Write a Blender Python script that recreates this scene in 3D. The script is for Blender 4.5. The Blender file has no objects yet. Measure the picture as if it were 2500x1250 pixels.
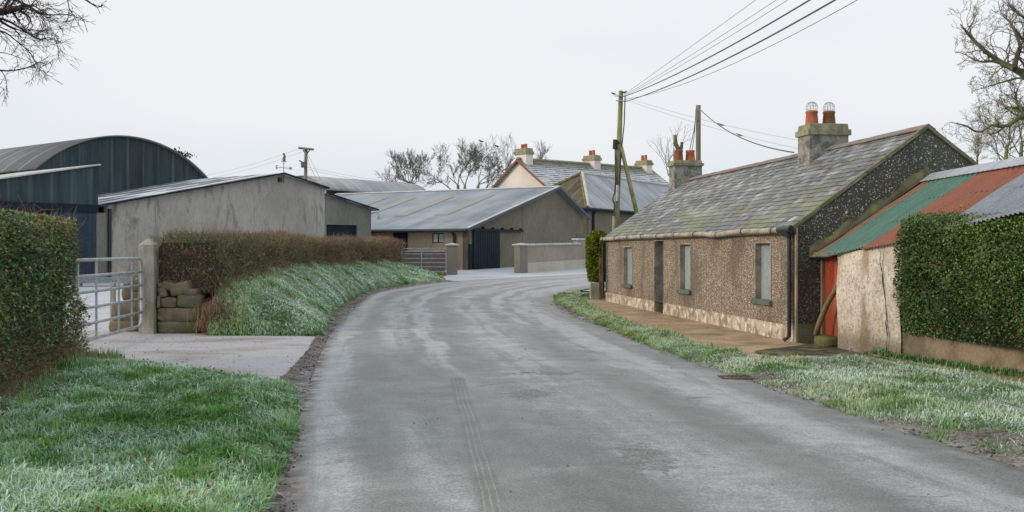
import bpy, math, random
import numpy as np
from mathutils import Vector

S = bpy.context.scene
COL = S.collection
random.seed(7)
rng = np.random.default_rng(7)

# ------------------------------------------------------------------ camera, sky, sun, exposure
EYE = 1.7
cam_d = bpy.data.cameras.new("camera")
cam = bpy.data.objects.new("camera", cam_d)
COL.objects.link(cam)
cam.location = (0, 0, EYE)
cam.rotation_euler = (math.radians(90), 0, 0)
cam_d.sensor_width = 36
cam_d.lens = 36
cam_d.shift_y = -0.006
cam_d.clip_start = 0.1
cam_d.clip_end = 3000
S.camera = cam

SUN = Vector((-0.93, -0.16, 0.34)).normalized()
w = bpy.data.worlds.new("World")
S.world = w
w.use_nodes = True
wn = w.node_tree
wn.nodes.clear()
wo = wn.nodes.new("ShaderNodeOutputWorld")
bg = wn.nodes.new("ShaderNodeBackground")
sky = wn.nodes.new("ShaderNodeTexSky")
sky.sky_type = 'NISHITA'
sky.sun_disc = False
sky.sun_elevation = math.asin(SUN.z)
sky.sun_rotation = math.atan2(SUN.x, SUN.y)
sky.dust_density = 4.0
sky.air_density = 1.0
wmix = wn.nodes.new("ShaderNodeMix")
wmix.data_type = 'RGBA'
wmix.inputs[0].default_value = 0.93
wtc = wn.nodes.new("ShaderNodeTexCoord")
wmap = wn.nodes.new("ShaderNodeMapping")
wmap.inputs['Scale'].default_value = (1.0, 1.0, 4.0)
wnoise = wn.nodes.new("ShaderNodeTexNoise")
wnoise.inputs['Scale'].default_value = 1.6
wnoise.inputs['Detail'].default_value = 3
wramp = wn.nodes.new("ShaderNodeValToRGB")
wramp.color_ramp.elements[0].position = 0.30
wramp.color_ramp.elements[0].color = (6.1, 6.65, 7.3, 1)
wramp.color_ramp.elements[1].position = 0.68
wramp.color_ramp.elements[1].color = (7.8, 8.0, 8.25, 1)
wn.links.new(wtc.outputs['Generated'], wmap.inputs[0])
wn.links.new(wmap.outputs[0], wnoise.inputs['Vector'])
wsep = wn.nodes.new("ShaderNodeSeparateXYZ")
wmath = wn.nodes.new("ShaderNodeMath"); wmath.operation = 'MULTIPLY_ADD'; wmath.inputs[1].default_value = 1.1
wm2 = wn.nodes.new("ShaderNodeMath"); wm2.operation = 'MULTIPLY'; wm2.inputs[1].default_value = 0.80
wn.links.new(wtc.outputs['Generated'], wsep.inputs[0])
wn.links.new(wnoise.outputs[0], wm2.inputs[0])
wn.links.new(wsep.outputs[2], wmath.inputs[0]); wn.links.new(wm2.outputs[0], wmath.inputs[2])
wn.links.new(wmath.outputs[0], wramp.inputs[0])
wn.links.new(sky.outputs[0], wmix.inputs[6])
wn.links.new(wramp.outputs[0], wmix.inputs[7])
wn.links.new(wmix.outputs[2], bg.inputs[0])
bg.inputs[1].default_value = 0.096
wn.links.new(bg.outputs[0], wo.inputs[0])

sd = bpy.data.lights.new("sun", 'SUN')
sun = bpy.data.objects.new("sun", sd)
COL.objects.link(sun)
sd.energy = 1.5
sd.angle = math.radians(12)
sd.color = (1.0, 0.80, 0.58)
sun.rotation_euler = (-SUN).to_track_quat('-Z', 'Y').to_euler()

S.view_settings.view_transform = 'Standard'
S.view_settings.look = 'None'
S.view_settings.exposure = 0.28
S.view_settings.gamma = 1.0
S.render.engine = 'CYCLES'
S.cycles.max_bounces = 5
S.cycles.diffuse_bounces = 3
S.cycles.transparent_max_bounces = 4


# ------------------------------------------------------------------ measuring helpers
def G(y):
    """height of the land: level by the cottage, rising gently to the farm"""
    if y < 34: return 0.0
    if y < 94: return 0.02 * (y - 34)
    return 1.2

def Gn(y):
    return np.clip((np.asarray(y) - 34) * 0.02, 0, 1.2)

def gp(px, py):
    """point of the ground seen at a photograph position"""
    k = (py - 610) / 2500.0
    D = EYE / k
    if D > 34: D = (EYE + 0.68) / (k + 0.02)
    if D > 94: D = 0.5 / k
    return ((px - 1250) / 2500.0 * D, D)

def Zat(D, py): return EYE + (610 - py) / 2500.0 * D
def at(px, py, D): return Vector(((px - 1250) / 2500.0 * D, D, Zat(D, py)))

class Pl:
    """vertical plane: origin, horizontal direction, outward normal"""
    def __init__(s, O, d, side=-1):
        s.O = Vector((O[0], O[1])); s.d = Vector(d[:2]).normalized()
        s.n = Vector((s.d.y, -s.d.x)) * (1 if side < 0 else -1)
    def a(s, px):
        r = (px - 1250) / 2500.0
        return (r * s.O.y - s.O.x) / (s.d.x - r * s.d.y)
    def D(s, a): return s.O.y + a * s.d.y
    def hit(s, px, py):
        a = s.a(px)
        return a, Zat(s.D(a), py)
    def pt(s, a, z, d=0.0):
        q = s.O + s.d * a - s.n * d
        return Vector((q.x, q.y, z))

# ------------------------------------------------------------------ numpy noise
def _h(ix, iy, seed):
    n = (ix.astype(np.int64) * 374761393 + iy.astype(np.int64) * 668265263 + seed * 974711) & 0x7fffffff
    n = ((n ^ (n >> 13)) * 1274126177) & 0x7fffffff
    return ((n ^ (n >> 16)) & 0xffff) / 65535.0

def vnoise(x, y, seed=0):
    x = np.asarray(x, float); y = np.asarray(y, float)
    ix = np.floor(x); iy = np.floor(y)
    fx = x - ix; fy = y - iy
    fx = fx * fx * (3 - 2 * fx); fy = fy * fy * (3 - 2 * fy)
    a = _h(ix, iy, seed); b = _h(ix + 1, iy, seed); c = _h(ix, iy + 1, seed); d = _h(ix + 1, iy + 1, seed)
    return (a * (1 - fx) + b * fx) * (1 - fy) + (c * (1 - fx) + d * fx) * fy

def fbm(x, y, seed=0, o=4):
    t = 0; a = 0.5; s = 0
    for i in range(o):
        t = t + a * vnoise(x * 2 ** i + 17 * i, y * 2 ** i - 9 * i, seed + i); s += a; a *= 0.5
    return t / s

# ------------------------------------------------------------------ object helpers
WO = {}

def props(o, label=None, cat=None, group=None, kind=None):
    if label: o['label'] = label
    if cat: o['category'] = cat
    if group: o['group'] = group
    if kind: o['kind'] = kind
    return o

def thing(name, label, cat, loc=(0, 0, 0), group=None):
    o = bpy.data.objects.new(name, None)
    COL.objects.link(o)
    o.location = loc
    o.empty_display_size = 0.2
    WO[o] = Vector(loc)
    return props(o, label, cat, group)

def _link(name, me, mat, parent, origin):
    if mat is not None: me.materials.append(mat)
    o = bpy.data.objects.new(name, me)
    COL.objects.link(o)
    if parent is not None:
        o.parent = parent
        WO[o] = WO[parent]
    else:
        o.location = origin
        WO[o] = Vector(origin)
    return o

class MB:
    def __init__(s): s.v = []; s.f = []; s.c = []; s.t = 0.5
    def face(s, pts):
        i = len(s.v); s.v += [tuple(p) for p in pts]
        s.f.append(tuple(range(i, i + len(pts)))); s.c.append(s.t)
    def poly(s, verts, faces):
        i = len(s.v); s.v += [tuple(p) for p in verts]
        for f in faces: s.f.append(tuple(k + i for k in f)); s.c.append(s.t)
    def hexa(s, p):
        """8 corners: bottom 0-3, top 4-7"""
        s.poly(p, [(3, 2, 1, 0), (4, 5, 6, 7), (0, 1, 5, 4), (1, 2, 6, 5), (2, 3, 7, 6), (3, 0, 4, 7)])
        return s
    def box(s, x0, x1, y0, y1, z0, z1):
        return s.hexa([(x0, y0, z0), (x1, y0, z0), (x1, y1, z0), (x0, y1, z0),
                       (x0, y0, z1), (x1, y0, z1), (x1, y1, z1), (x0, y1, z1)])
    def pbox(s, pl, a0, a1, z0, z1, d0, d1):
        return s.hexa([pl.pt(a0, z0, d0), pl.pt(a1, z0, d0), pl.pt(a1, z0, d1), pl.pt(a0, z0, d1),
                       pl.pt(a0, z1, d0), pl.pt(a1, z1, d0), pl.pt(a1, z1, d1), pl.pt(a0, z1, d1)])
    def slab(s, a, b, c, d, t):
        a, b, c, d = map(Vector, (a, b, c, d))
        n = (b - a).cross(d - a).normalized()
        if n.z < 0: n = -n
        n = n * t
        return s.hexa([a - n, b - n, c - n, d - n, a, b, c, d])
    def tube(s, pts, r, n=8, caps=True):
        pts = [Vector(p) for p in pts]
        rs = r if isinstance(r, (list, tuple)) else [r] * len(pts)
        i0 = len(s.v)
        ref = None
        for k, p in enumerate(pts):
            a = pts[max(k - 1, 0)]; b = pts[min(k + 1, len(pts) - 1)]
            t = (b - a).normalized()
            if ref is None:
                ref = t.cross(Vector((0, 0, 1)))
                if ref.length < 0.1: ref = t.cross(Vector((1, 0, 0)))
            u = (ref - t * ref.dot(t)).normalized(); ref = u
            v = t.cross(u)
            for j in range(n):
                q = 2 * math.pi * j / n
                s.v.append(tuple(p + (u * math.cos(q) + v * math.sin(q)) * rs[k]))
        for k in range(len(pts) - 1):
            for j in range(n):
                s.f.append((i0 + k * n + j, i0 + k * n + (j + 1) % n, i0 + (k + 1) * n + (j + 1) % n, i0 + (k + 1) * n + j)); s.c.append(s.t)
        if caps:
            s.f.append(tuple(i0 + j for j in range(n))[::-1]); s.c.append(s.t)
            s.f.append(tuple(i0 + (len(pts) - 1) * n + j for j in range(n))); s.c.append(s.t)
        return s
    def lathe(s, c, prof, n=16):
        c = Vector(c); i0 = len(s.v)
        for r, z in prof:
            for j in range(n):
                q = 2 * math.pi * j / n
                s.v.append((c.x + r * math.cos(q), c.y + r * math.sin(q), c.z + z))
        for k in range(len(prof) - 1):
            for j in range(n):
                s.f.append((i0 + k * n + j, i0 + k * n + (j + 1) % n, i0 + (k + 1) * n + (j + 1) % n, i0 + (k + 1) * n + j)); s.c.append(s.t)
        return s
    def wall(s, pl, cols, zb, zt, thick, openings=()):
        """cols: sorted a-breaks; zt(a) top; openings (a0,a1,z0,z1)"""
        br = set(cols)
        for o in openings: br |= {o[0], o[1]}
        br = sorted(br)
        for a0, a1 in zip(br[:-1], br[1:]):
            if a1 - a0 < 1e-4: continue
            m = (a0 + a1) / 2
            ops = sorted([o for o in openings if o[0] < m < o[1]], key=lambda o: o[2])
            z = [zb, zb]
            segs = []
            cur = (zb, zb)
            for o in ops:
                if o[2] > cur[0] + 1e-4: segs.append((cur, (o[2], o[2])))
                cur = (o[3], o[3])
                t = min(thick, o[4] if len(o) > 4 else thick)
                s.face([pl.pt(a0, o[3], 0), pl.pt(a1, o[3], 0), pl.pt(a1, o[3], t), pl.pt(a0, o[3], t)])
                s.face([pl.pt(a0, o[2], 0), pl.pt(a0, o[2], t), pl.pt(a1, o[2], t), pl.pt(a1, o[2], 0)])
            segs.append((cur, (zt(a0), zt(a1))))
            for (l0, l1), (h0, h1) in segs:
                s.face([pl.pt(a0, l0), pl.pt(a1, l1), pl.pt(a1, h1), pl.pt(a0, h0)])
            s.face([pl.pt(a0, zb, thick), pl.pt(a0, zt(a0), thick), pl.pt(a1, zt(a1), thick), pl.pt(a1, zb, thick)])
            s.face([pl.pt(a0, zt(a0)), pl.pt(a1, zt(a1)), pl.pt(a1, zt(a1), thick), pl.pt(a0, zt(a0), thick)])
        for o in openings:
            t = min(thick, o[4] if len(o) > 4 else thick)
            for a in (o[0], o[1]):
                s.face([pl.pt(a, o[2]), pl.pt(a, o[3]), pl.pt(a, o[3], t), pl.pt(a, o[2], t)])
        for a in (br[0], br[-1]):
            s.face([pl.pt(a, zb), pl.pt(a, zt(a)), pl.pt(a, zt(a), thick), pl.pt(a, zb, thick)])
        return s
    def build(s, name, mat, parent=None, origin=None, smooth=False, bevel=0):
        if parent is None and origin is None:
            a = np.array(s.v); origin = (float(a[:, 0].mean()), float(a[:, 1].mean()), float(a[:, 2].min()))
        og = WO[parent] if parent is not None else Vector(origin)
        me = bpy.data.meshes.new(name)
        me.from_pydata([(x - og.x, y - og.y, z - og.z) for x, y, z in s.v], [], s.f)
        uvl = me.uv_layers.new(name="uv")
        V = s.v
        data = []
        up = Vector((0, 0, 1))
        for f in s.f:
            a, b, c = Vector(V[f[0]]), Vector(V[f[1]]), Vector(V[f[2]])
            n = (b - a).cross(c - a)
            if n.length < 1e-12: n = Vector((0, 0, 1))
            n.normalize()
            if abs(n.z) > 0.995:
                for k in f: data += [V[k][0], V[k][1]]
            else:
                t = up.cross(n).normalized(); bb = n.cross(t)
                if t.x + t.y * 0.3 < 0: t = -t
                if bb.z < 0: bb = -bb
                for k in f:
                    p = Vector(V[k]); data += [p.dot(t), p.dot(bb)]
        uvl.data.foreach_set("uv", data)
        at_ = me.attributes.new("tint", 'FLOAT', 'FACE')
        at_.data.foreach_set("value", s.c)
        if smooth: me.polygons.foreach_set("use_smooth", [True] * len(s.f))
        me.update()
        o = _link(name, me, mat, parent, origin)
        if bevel:
            m = o.modifiers.new("bevel", 'BEVEL'); m.width = bevel; m.segments = 2; m.limit_method = 'ANGLE'
        return o

def np_mesh(name, V, F, mat, parent=None, origin=(0, 0, 0), attrs=None, smooth=False, uv=None):
    og = np.array(WO[parent] if parent is not None else origin)
    me = bpy.data.meshes.new(name)
    V = np.asarray(V, np.float32) - og.astype(np.float32)
    F = np.asarray(F, np.int32)
    k = F.shape[1]
    me.vertices.add(len(V)); me.vertices.foreach_set("co", V.ravel())
    me.loops.add(F.size); me.loops.foreach_set("vertex_index", F.ravel())
    me.polygons.add(len(F))
    me.polygons.foreach_set("loop_start", np.arange(0, F.size, k, dtype=np.int32))
    me.polygons.foreach_set("loop_total", np.full(len(F), k, np.int32))
    if smooth: me.polygons.foreach_set("use_smooth", np.ones(len(F), bool))
    for n, a in (attrs or {}).items():
        t = me.attributes.new(n, 'FLOAT', 'POINT'); t.data.foreach_set("value", np.asarray(a, np.float32))
    if uv is not None:
        l = me.uv_layers.new(name="uv"); l.data.foreach_set("uv", np.asarray(uv, np.float32)[F.ravel()].ravel())
    me.update(calc_edges=True)
    me.validate()
    return _link(name, me, mat, parent, origin)

# ------------------------------------------------------------------ material helpers
class Mt:
    def __init__(s, name, rough=0.85, spec=0.25, metal=0.0):
        s.m = bpy.data.materials.new(name); s.m.use_nodes = True
        s.nt = s.m.node_tree; s.b = s.nt.nodes['Principled BSDF']
        s.b.inputs['Roughness'].default_value = rough
        s.b.inputs['Specular IOR Level'].default_value = spec
        s.b.inputs['Metallic'].default_value = metal
    def new(s, t): return s.nt.nodes.new(t)
    def lk(s, inp, v):
        if isinstance(v, bpy.types.NodeSocket): s.nt.links.new(v, inp)
        elif isinstance(v, (tuple, list)):
            inp.default_value = (*v, 1) if len(v) == 3 and inp.type == 'RGBA' else v
        else: inp.default_value = v
    def uv(s): return s.new("ShaderNodeTexCoord").outputs['UV']
    def pos(s): return s.new("ShaderNodeNewGeometry").outputs['Position']
    def nrm(s): return s.sep(s.new("ShaderNodeNewGeometry").outputs['Normal'])
    def attr(s, n):
        a = s.new("ShaderNodeAttribute"); a.attribute_name = n; return a.outputs['Fac']
    def map(s, v, sc=(1, 1, 1), loc=(0, 0, 0), rot=(0, 0, 0)):
        m = s.new("ShaderNodeMapping"); s.lk(m.inputs[0], v)
        m.inputs['Scale'].default_value = sc; m.inputs['Location'].default_value = loc; m.inputs['Rotation'].default_value = rot
        return m.outputs[0]
    def noise(s, v, sc, det=4, rough=0.55, dist=0.0):
        n = s.new("ShaderNodeTexNoise"); s.lk(n.inputs['Vector'], v)
        n.inputs['Scale'].default_value = sc; n.inputs['Detail'].default_value = det
        n.inputs['Roughness'].default_value = rough; n.inputs['Distortion'].default_value = dist
        return n.outputs[0]
    def vor(s, v, sc, feat='F1', out=0, rand=1.0):
        n = s.new("ShaderNodeTexVoronoi"); n.feature = feat; s.lk(n.inputs['Vector'], v)
        n.inputs['Scale'].default_value = sc; n.inputs['Randomness'].default_value = rand
        return n.outputs[out]
    def wave(s, v, sc, dist=0, axis='X', prof='SIN'):
        n = s.new("ShaderNodeTexWave"); s.lk(n.inputs['Vector'], v); n.bands_direction = axis; n.wave_profile = prof
        n.inputs['Scale'].default_value = sc; n.inputs['Distortion'].default_value = dist
        return n.outputs['Fac']
    def sep(s, v):
        n = s.new("ShaderNodeSeparateXYZ"); s.lk(n.inputs[0], v); return n.outputs
    def com(s, x, y, z=0.0):
        n = s.new("ShaderNodeCombineXYZ"); s.lk(n.inputs[0], x); s.lk(n.inputs[1], y); s.lk(n.inputs[2], z); return n.outputs[0]
    def ma(s, op, a, b=0.0, c=0.0):
        n = s.new("ShaderNodeMath"); n.operation = op
        s.lk(n.inputs[0], a); s.lk(n.inputs[1], b); s.lk(n.inputs[2], c); return n.outputs[0]
    def st(s, v, a, b, lo=0.0, hi=1.0):
        n = s.new("ShaderNodeMapRange"); n.interpolation_type = 'SMOOTHSTEP'
        s.lk(n.inputs[0], v); n.inputs[1].default_value = a; n.inputs[2].default_value = b
        n.inputs[3].default_value = lo; n.inputs[4].default_value = hi; return n.outputs[0]
    def ramp(s, f, stops):
        n = s.new("ShaderNodeValToRGB"); s.lk(n.inputs[0], f); r = n.color_ramp
        while len(r.elements) < len(stops): r.elements.new(0.5)
        for e, (p, c) in zip(r.elements, stops): e.position = p; e.color = (*c, 1)
        return n.outputs[0]
    def mix(s, f, a, b, bt='MIX'):
        n = s.new("ShaderNodeMix"); n.data_type = 'RGBA'; n.blend_type = bt
        s.lk(n.inputs[0], f); s.lk(n.inputs[6], a); s.lk(n.inputs[7], b); return n.outputs[2]
    def mul(s, c, f):
        """colour times a value"""
        return s.mix(1.0, c, s.com(f, f, f), 'MULTIPLY')
    def bump(s, h, st=0.5, d=0.01):
        n = s.new("ShaderNodeBump"); s.lk(n.inputs['Height'], h)
        n.inputs['Strength'].default_value = st; n.inputs['Distance'].default_value = d
        s.nt.links.new(n.outputs[0], s.b.inputs['Normal'])
    def col(s, c): s.lk(s.b.inputs['Base Color'], c); return s
    def rgh(s, c): s.lk(s.b.inputs['Roughness'], c)

def plain(name, c, rough=0.7, spec=0.3, metal=0.0, var=0.25, sc=6.0):
    m = Mt(name, rough, spec, metal)
    n = m.noise(m.pos(), sc, 4)
    m.col(m.mul(c, m.st(n, 0.25, 0.75, 1 - var, 1 + var)))
    return m.m

def m_render(name, c, dark, sc=1.0, streak=0.6, stops=(0.5, 0.72), speck=0.1, moss=None):
    """cement render with rain streaks"""
    m = Mt(name, 0.92, 0.15)
    uv = m.uv(); p = m.pos()
    big = m.noise(p, 0.35 * sc, 4)
    stv = m.noise(m.map(uv, (1.7 * sc, 0.42 * sc, 1)), 1.0, 7, 0.68, 0.8)
    fine = m.noise(p, 14 * sc, 3)
    col = m.mul(c, m.st(big, 0.3, 0.7, 0.86, 1.12))
    col = m.mix(m.ma('MULTIPLY', m.st(stv, *stops), m.st(big, 0.35, 0.6, streak * 0.4, streak)), col, dark)
    st2 = m.noise(m.map(uv, (7 * sc, 2.2 * sc, 1), (3, 7, 0)), 1.0, 5, 0.65, 0.5)
    col = m.mul(col, m.st(st2, 0.3, 0.7, 1 - speck, 1 + speck))
    if moss:
        col = m.mix(m.ma('MULTIPLY', m.st(m.noise(p, 1.1, 4), 0.45, 0.65), 0.6), col, moss)
    col = m.mul(col, m.st(fine, 0.25, 0.75, 1 - speck, 1 + speck))
    m.col(col); m.bump(fine, 0.4, 0.01)
    return m.m

def m_pebble(name, base, stones, sc, thr, stain=None, stain_c=(0.05, 0.045, 0.035), big=0, pr=(0.35, 0.6)):
    m = Mt(name, 0.9, 0.2)
    p = m.pos(); wp = m.noise(p, 9, 2)
    cell = m.vor(p, sc, 'F1', 0)
    cc = m.vor(p, sc, 'F1', 1)
    rnd = m.sep(cc)
    mask = m.ma('MULTIPLY', m.st(cell, thr[0], thr[1], 1, 0), m.st(rnd[0], *pr))
    scol = m.ramp(rnd[1], stones)
    col = m.mix(mask, base, scol)
    if big:
        c2 = m.vor(p, big, 'F1', 0); r2 = m.sep(m.vor(p, big, 'F1', 1))
        m2 = m.ma('MULTIPLY', m.st(c2, 0.12, 0.19, 1, 0), m.st(r2[0], 0.78, 0.82))
        col = m.mix(m2, col, stones[-1][1])
    dn = m.noise(m.map(p, (1, 1, 0.7)), 0.9, 5)
    col = m.mix(m.st(dn, 0.46, 0.66, 0, 0.62), col, stain_c)
    if stain: col = m.mix(m.st(m.noise(p, 0.6, 3), 0.5, 0.7, 0, 0.5), col, stain)
    m.col(col); m.bump(m.st(cell, 0.0, 0.6, 1, 0), 0.7, 0.012)
    return m.m

FROST = (0.56, 0.60, 0.66)

def m_asphalt():
    m = Mt("asphalt", 0.75, 0.3)
    uv = m.uv(); p = m.pos(); s = m.sep(uv); q = m.sep(p)
    u, v = s[0], s[1]
    warp = m.noise(p, 0.45, 3)
    uw = m.ma('ADD', u, m.st(warp, 0.2, 0.8, -0.16, 0.16))
    big = m.noise(m.map(uv, (1.0, 0.22, 1)), 1.0, 5, 0.62, 0.4)
    cross = m.noise(m.map(p, (1.1, 2.6, 1)), 1.0, 6, 0.68, 1.2)
    fine = m.noise(p, 55, 2, 0.7)
    grit = m.vor(p, 75, 'F1', 0)
    base = m.ramp(big, [(0.25, (0.13, 0.142, 0.134)), (0.5, (0.18, 0.192, 0.182)), (0.75, (0.255, 0.265, 0.253))])
    # frost left between the wheels, polished off in the wheel tracks
    def band(c, wd, f=0.25):
        return m.ma('SUBTRACT', 1.0, m.st(m.ma('ABSOLUTE', m.ma('SUBTRACT', uw, c)), wd * (1 - f), wd * (1 + f)))
    along = m.noise(m.map(uv, (2.2, 0.16, 1), (7, 3, 0)), 1.0, 6, 0.65, 0.3)
    mid = m.st(q[1], 11, 16)
    fr = m.ma('MULTIPLY', band(0.25, 0.3, .7), 0.85)
    fr = m.ma('MAXIMUM', fr, m.ma('MULTIPLY', m.ma('MULTIPLY', band(1.85, 0.2, .6), mid), 1.1))
    fr = m.ma('MAXIMUM', fr, m.ma('MULTIPLY', m.ma('MULTIPLY', band(1.25, 0.3, .7), m.st(q[1], 15, 19)), 0.8))
    fr = m.ma('MAXIMUM', fr, m.ma('MULTIPLY', m.ma('MULTIPLY', band(4.0, 0.2, .7), m.st(q[1], 19, 24)), 1.0))
    fr = m.ma('MAXIMUM', fr, m.ma('MULTIPLY', band(3.1, 0.5, .8), 0.75))
    fr = m.ma('MAXIMUM', fr, m.ma('MULTIPLY', band(4.75, 0.42, .8), 0.9))
    fr = m.ma('MAXIMUM', fr, m.ma('MULTIPLY', m.ma('MULTIPLY', band(1.12, 0.22, .8), m.st(q[1], 9, 12.5, 1, 0)), 0.7))
    fr = m.ma('MAXIMUM', fr, 0.1)
    br = m.ma('MULTIPLY', m.st(along, 0.34, 0.58, 0.25, 1.05), m.st(cross, 0.36, 0.6, 0.78, 1.08))
    fr = m.ma('MULTIPLY', fr, br)
    pat = m.noise(m.map(p, (0.55, 1.0, 1), (4, 0, 0)), 1.0, 6, 0.66, 0.9)
    far = m.st(q[1], 12, 20)
    fr = m.ma('ADD', fr, m.ma('MULTIPLY', m.st(pat, 0.5, 0.6), m.ma('MULTIPLY_ADD', far, 0.06, 0.26)))
    fr = m.ma('ADD', fr, m.ma('MULTIPLY', m.st(q[1], 34, 50), 0.3))
    fr = m.ma('MULTIPLY', fr, m.st(q[1], 6, 15, 0.78, 1.0))
    col = m.mix(m.ma('MINIMUM', fr, 0.85), base, (0.44, 0.452, 0.462))
    # tyre track of a slow heavy vehicle
    wob = m.st(m.noise(m.map(uv, (0, 0.6, 0)), 1.0, 2), 0.2, 0.8, -0.012, 0.012)
    tu = m.ma('ADD', m.ma('ADD', q[0], m.ma('MULTIPLY_ADD', q[1], 0.0886, -0.458)), wob)
    def line(c, wd): return m.ma('SUBTRACT', 1.0, m.st(m.ma('ABSOLUTE', m.ma('SUBTRACT', tu, c)), wd * 0.5, wd))
    trk = m.ma('MULTIPLY', line(0.0, 0.12), m.st(q[1], 12.9, 13.5, 1, 0))
    ln = m.ma('MAXIMUM', line(-0.045, 0.009), m.ma('MAXIMUM', line(0.0, 0.009), line(0.05, 0.009)))
    gaps = m.noise(m.map(uv, (3, 0.9, 1)), 1.0, 4, 0.7)
    col = m.mix(m.ma('MULTIPLY', trk, m.st(gaps, 0.3, 0.6, 0.55, 0.9)), col, (0.185, 0.19, 0.178))
    col = m.mix(m.ma('MULTIPLY', m.ma('MULTIPLY', trk, ln), m.st(gaps, 0.3, 0.55, 0.05, 0.33)), col, (0.40, 0.41, 0.41))
    # two patched hollows with coarse stone
    def patch(x, y, rx, ry):
        dx = m.ma('DIVIDE', m.ma('SUBTRACT', q[0], x), rx); dy = m.ma('DIVIDE', m.ma('SUBTRACT', q[1], y), ry)
        r = m.ma('SQRT', m.ma('ADD', m.ma('MULTIPLY', dx, dx), m.ma('MULTIPLY', dy, dy)))
        r = m.ma('ADD', r, m.st(m.noise(p, 4.5, 6, 0.7), 0.2, 0.8, -0.6, 0.6))
        return r
    r1 = m.ma('MINIMUM', patch(1.06, 8.05, 0.24, 0.62), patch(0.2, 11.65, 0.30, 0.36))
    r1 = m.ma('MINIMUM', r1, patch(0.45, 13.6, 0.55, 0.22))
    inn = m.st(r1, 0.7, 1.05, 1, 0)
    rim = m.ma('MULTIPLY', m.st(r1, 0.8, 1.0), m.st(r1, 1.0, 1.25, 1, 0))
    coarse = m.ramp(m.vor(p, 30, 'F1', 0), [(0.1, (0.34, 0.34, 0.33)), (0.5, (0.12, 0.12, 0.115))])
    col = m.mix(m.ma('MULTIPLY', inn, m.st(m.noise(p, 7, 5, 0.7), 0.3, 0.7, 0.3, 0.85)), col, coarse)
    col = m.mix(m.ma('MULTIPLY', m.ma('MULTIPLY', rim, m.st(m.noise(p, 9, 3), 0.5, 0.6)), 0.5), col, (0.45, 0.46, 0.47))
    # muddy left and right margins
    mud = m.ma('MAXIMUM', m.st(u, 0.0, 0.22, 1, 0), m.st(u, 5.5, 5.7))
    col = m.mix(m.ma('MULTIPLY', mud, m.st(m.noise(p, 5, 4), 0.35, 0.6)), col, (0.13, 0.115, 0.10))
    wp = m.map(p, (0.7, 0.7, 0.7)); wn_ = m.noise(p, 2.0, 4)
    cr = m.vor(m.com(m.ma('MULTIPLY_ADD', wn_, 0.5, m.sep(wp)[0]), m.ma('MULTIPLY_ADD', wn_, 0.5, m.sep(wp)[1])), 0.55, 'DISTANCE_TO_EDGE', 0)
    crm = m.ma('MULTIPLY', m.st(cr, 0.003, 0.009, 1, 0), m.st(m.noise(p, 0.5, 3), 0.55, 0.62))
    col = m.mix(m.ma('MULTIPLY', crm, 0.4), col, (0.07, 0.07, 0.065))
    blot = m.noise(p, 2.4, 6, 0.75)
    col = m.mul(col, m.st(blot, 0.3, 0.7, 0.86, 1.12))
    col = m.mul(col, m.st(fine, 0.25, 0.75, 0.66, 1.32))
    spk = m.ma('MULTIPLY', m.st(grit, 0.0, 0.22, 1, 0), 0.5)
    col = m.mix(spk, col, (0.10, 0.10, 0.10))
    col = m.mix(1.0, col, (0.98, 1.0, 1.02), 'MULTIPLY')
    m.rgh(m.st(fr, 0.0, 0.6, 0.5, 0.8))
    m.col(col); m.bump(m.ma('ADD', fine, m.ma('MULTIPLY', inn, -0.4)), 0.55, 0.012)
    return m.m

def m_frosted(name, c, fr=(0.5, 0.53, 0.58), amt=(0.35, 0.6), sc=0.8, stretch=(1, 2.2, 1), lo=0.1, hi=0.95, grit=0.12, edge=None):
    m = Mt(name, 0.85, 0.2)
    p = m.pos()
    n = m.noise(m.map(p, stretch), sc, 5, 0.6, 0.4)
    f = m.noise(p, 28, 3, 0.7)
    col = m.mix(m.st(n, amt[0], amt[1], lo, hi), c, fr)
    d = m.noise(m.map(p, (3, 9, 1)), 1.3, 4)
    col = m.mix(m.st(d, 0.58, 0.72, 0, 0.45), col, (0.13, 0.12, 0.105))
    col = m.mul(col, m.st(f, 0.25, 0.75, 1 - grit, 1 + grit))
    m.col(col); m.bump(f, 0.4, 0.01)
    return m.m

def m_soil(flip=False):
    m = Mt("grit_and_soil", 0.95, 0.1)
    p = m.pos(); n = m.noise(p, 3.0, 6, 0.65); f = m.noise(p, 30, 4, 0.7)
    col = m.ramp(n, [(0.3, (0.10, 0.088, 0.075)), (0.5, (0.20, 0.185, 0.165)), (0.7, (0.31, 0.30, 0.29))])
    u = m.sep(m.uv())[0]
    e = m.ma('ADD', u, m.st(m.noise(p, 2.5, 5), 0.25, 0.75, -0.18, 0.18))
    k = m.st(e, 0.50, 0.22) if flip else m.st(e, 0.16, 0.38)
    if flip: k = m.st(e, 0.35, 0.75, 1, 0)
    g = m.vor(p, 40, 'F1', 0)
    col = m.mix(m.ma('MULTIPLY', k, 0.8), col, m.mix(m.st(n, 0.35, 0.65), (0.25, 0.245, 0.235), (0.38, 0.38, 0.38)))
    col = m.mix(m.st(g, 0.1, 0.3, 0.5, 0), col, (0.36, 0.35, 0.34))
    m.col(m.mul(col, m.st(f, 0.25, 0.75, 0.55, 1.4))); m.bump(m.ma('ADD', f, n), 1.0, 0.03)
    return m.m

def m_ground(name, a, b, sc=1.2, extra=None):
    m = Mt(name, 0.95, 0.1)
    p = m.pos(); n = m.noise(p, sc, 5, 0.6); f = m.noise(p, 22, 4, 0.7)
    col = m.mix(m.st(n, 0.38, 0.62), a, b)
    if extra: col = m.mix(m.st(m.noise(p, 0.5, 3), 0.5, 0.65), col, extra)
    m.col(m.mul(col, m.st(f, 0.25, 0.75, 0.6, 1.4))); m.bump(f, 1.0, 0.03)
    return m.m

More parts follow.
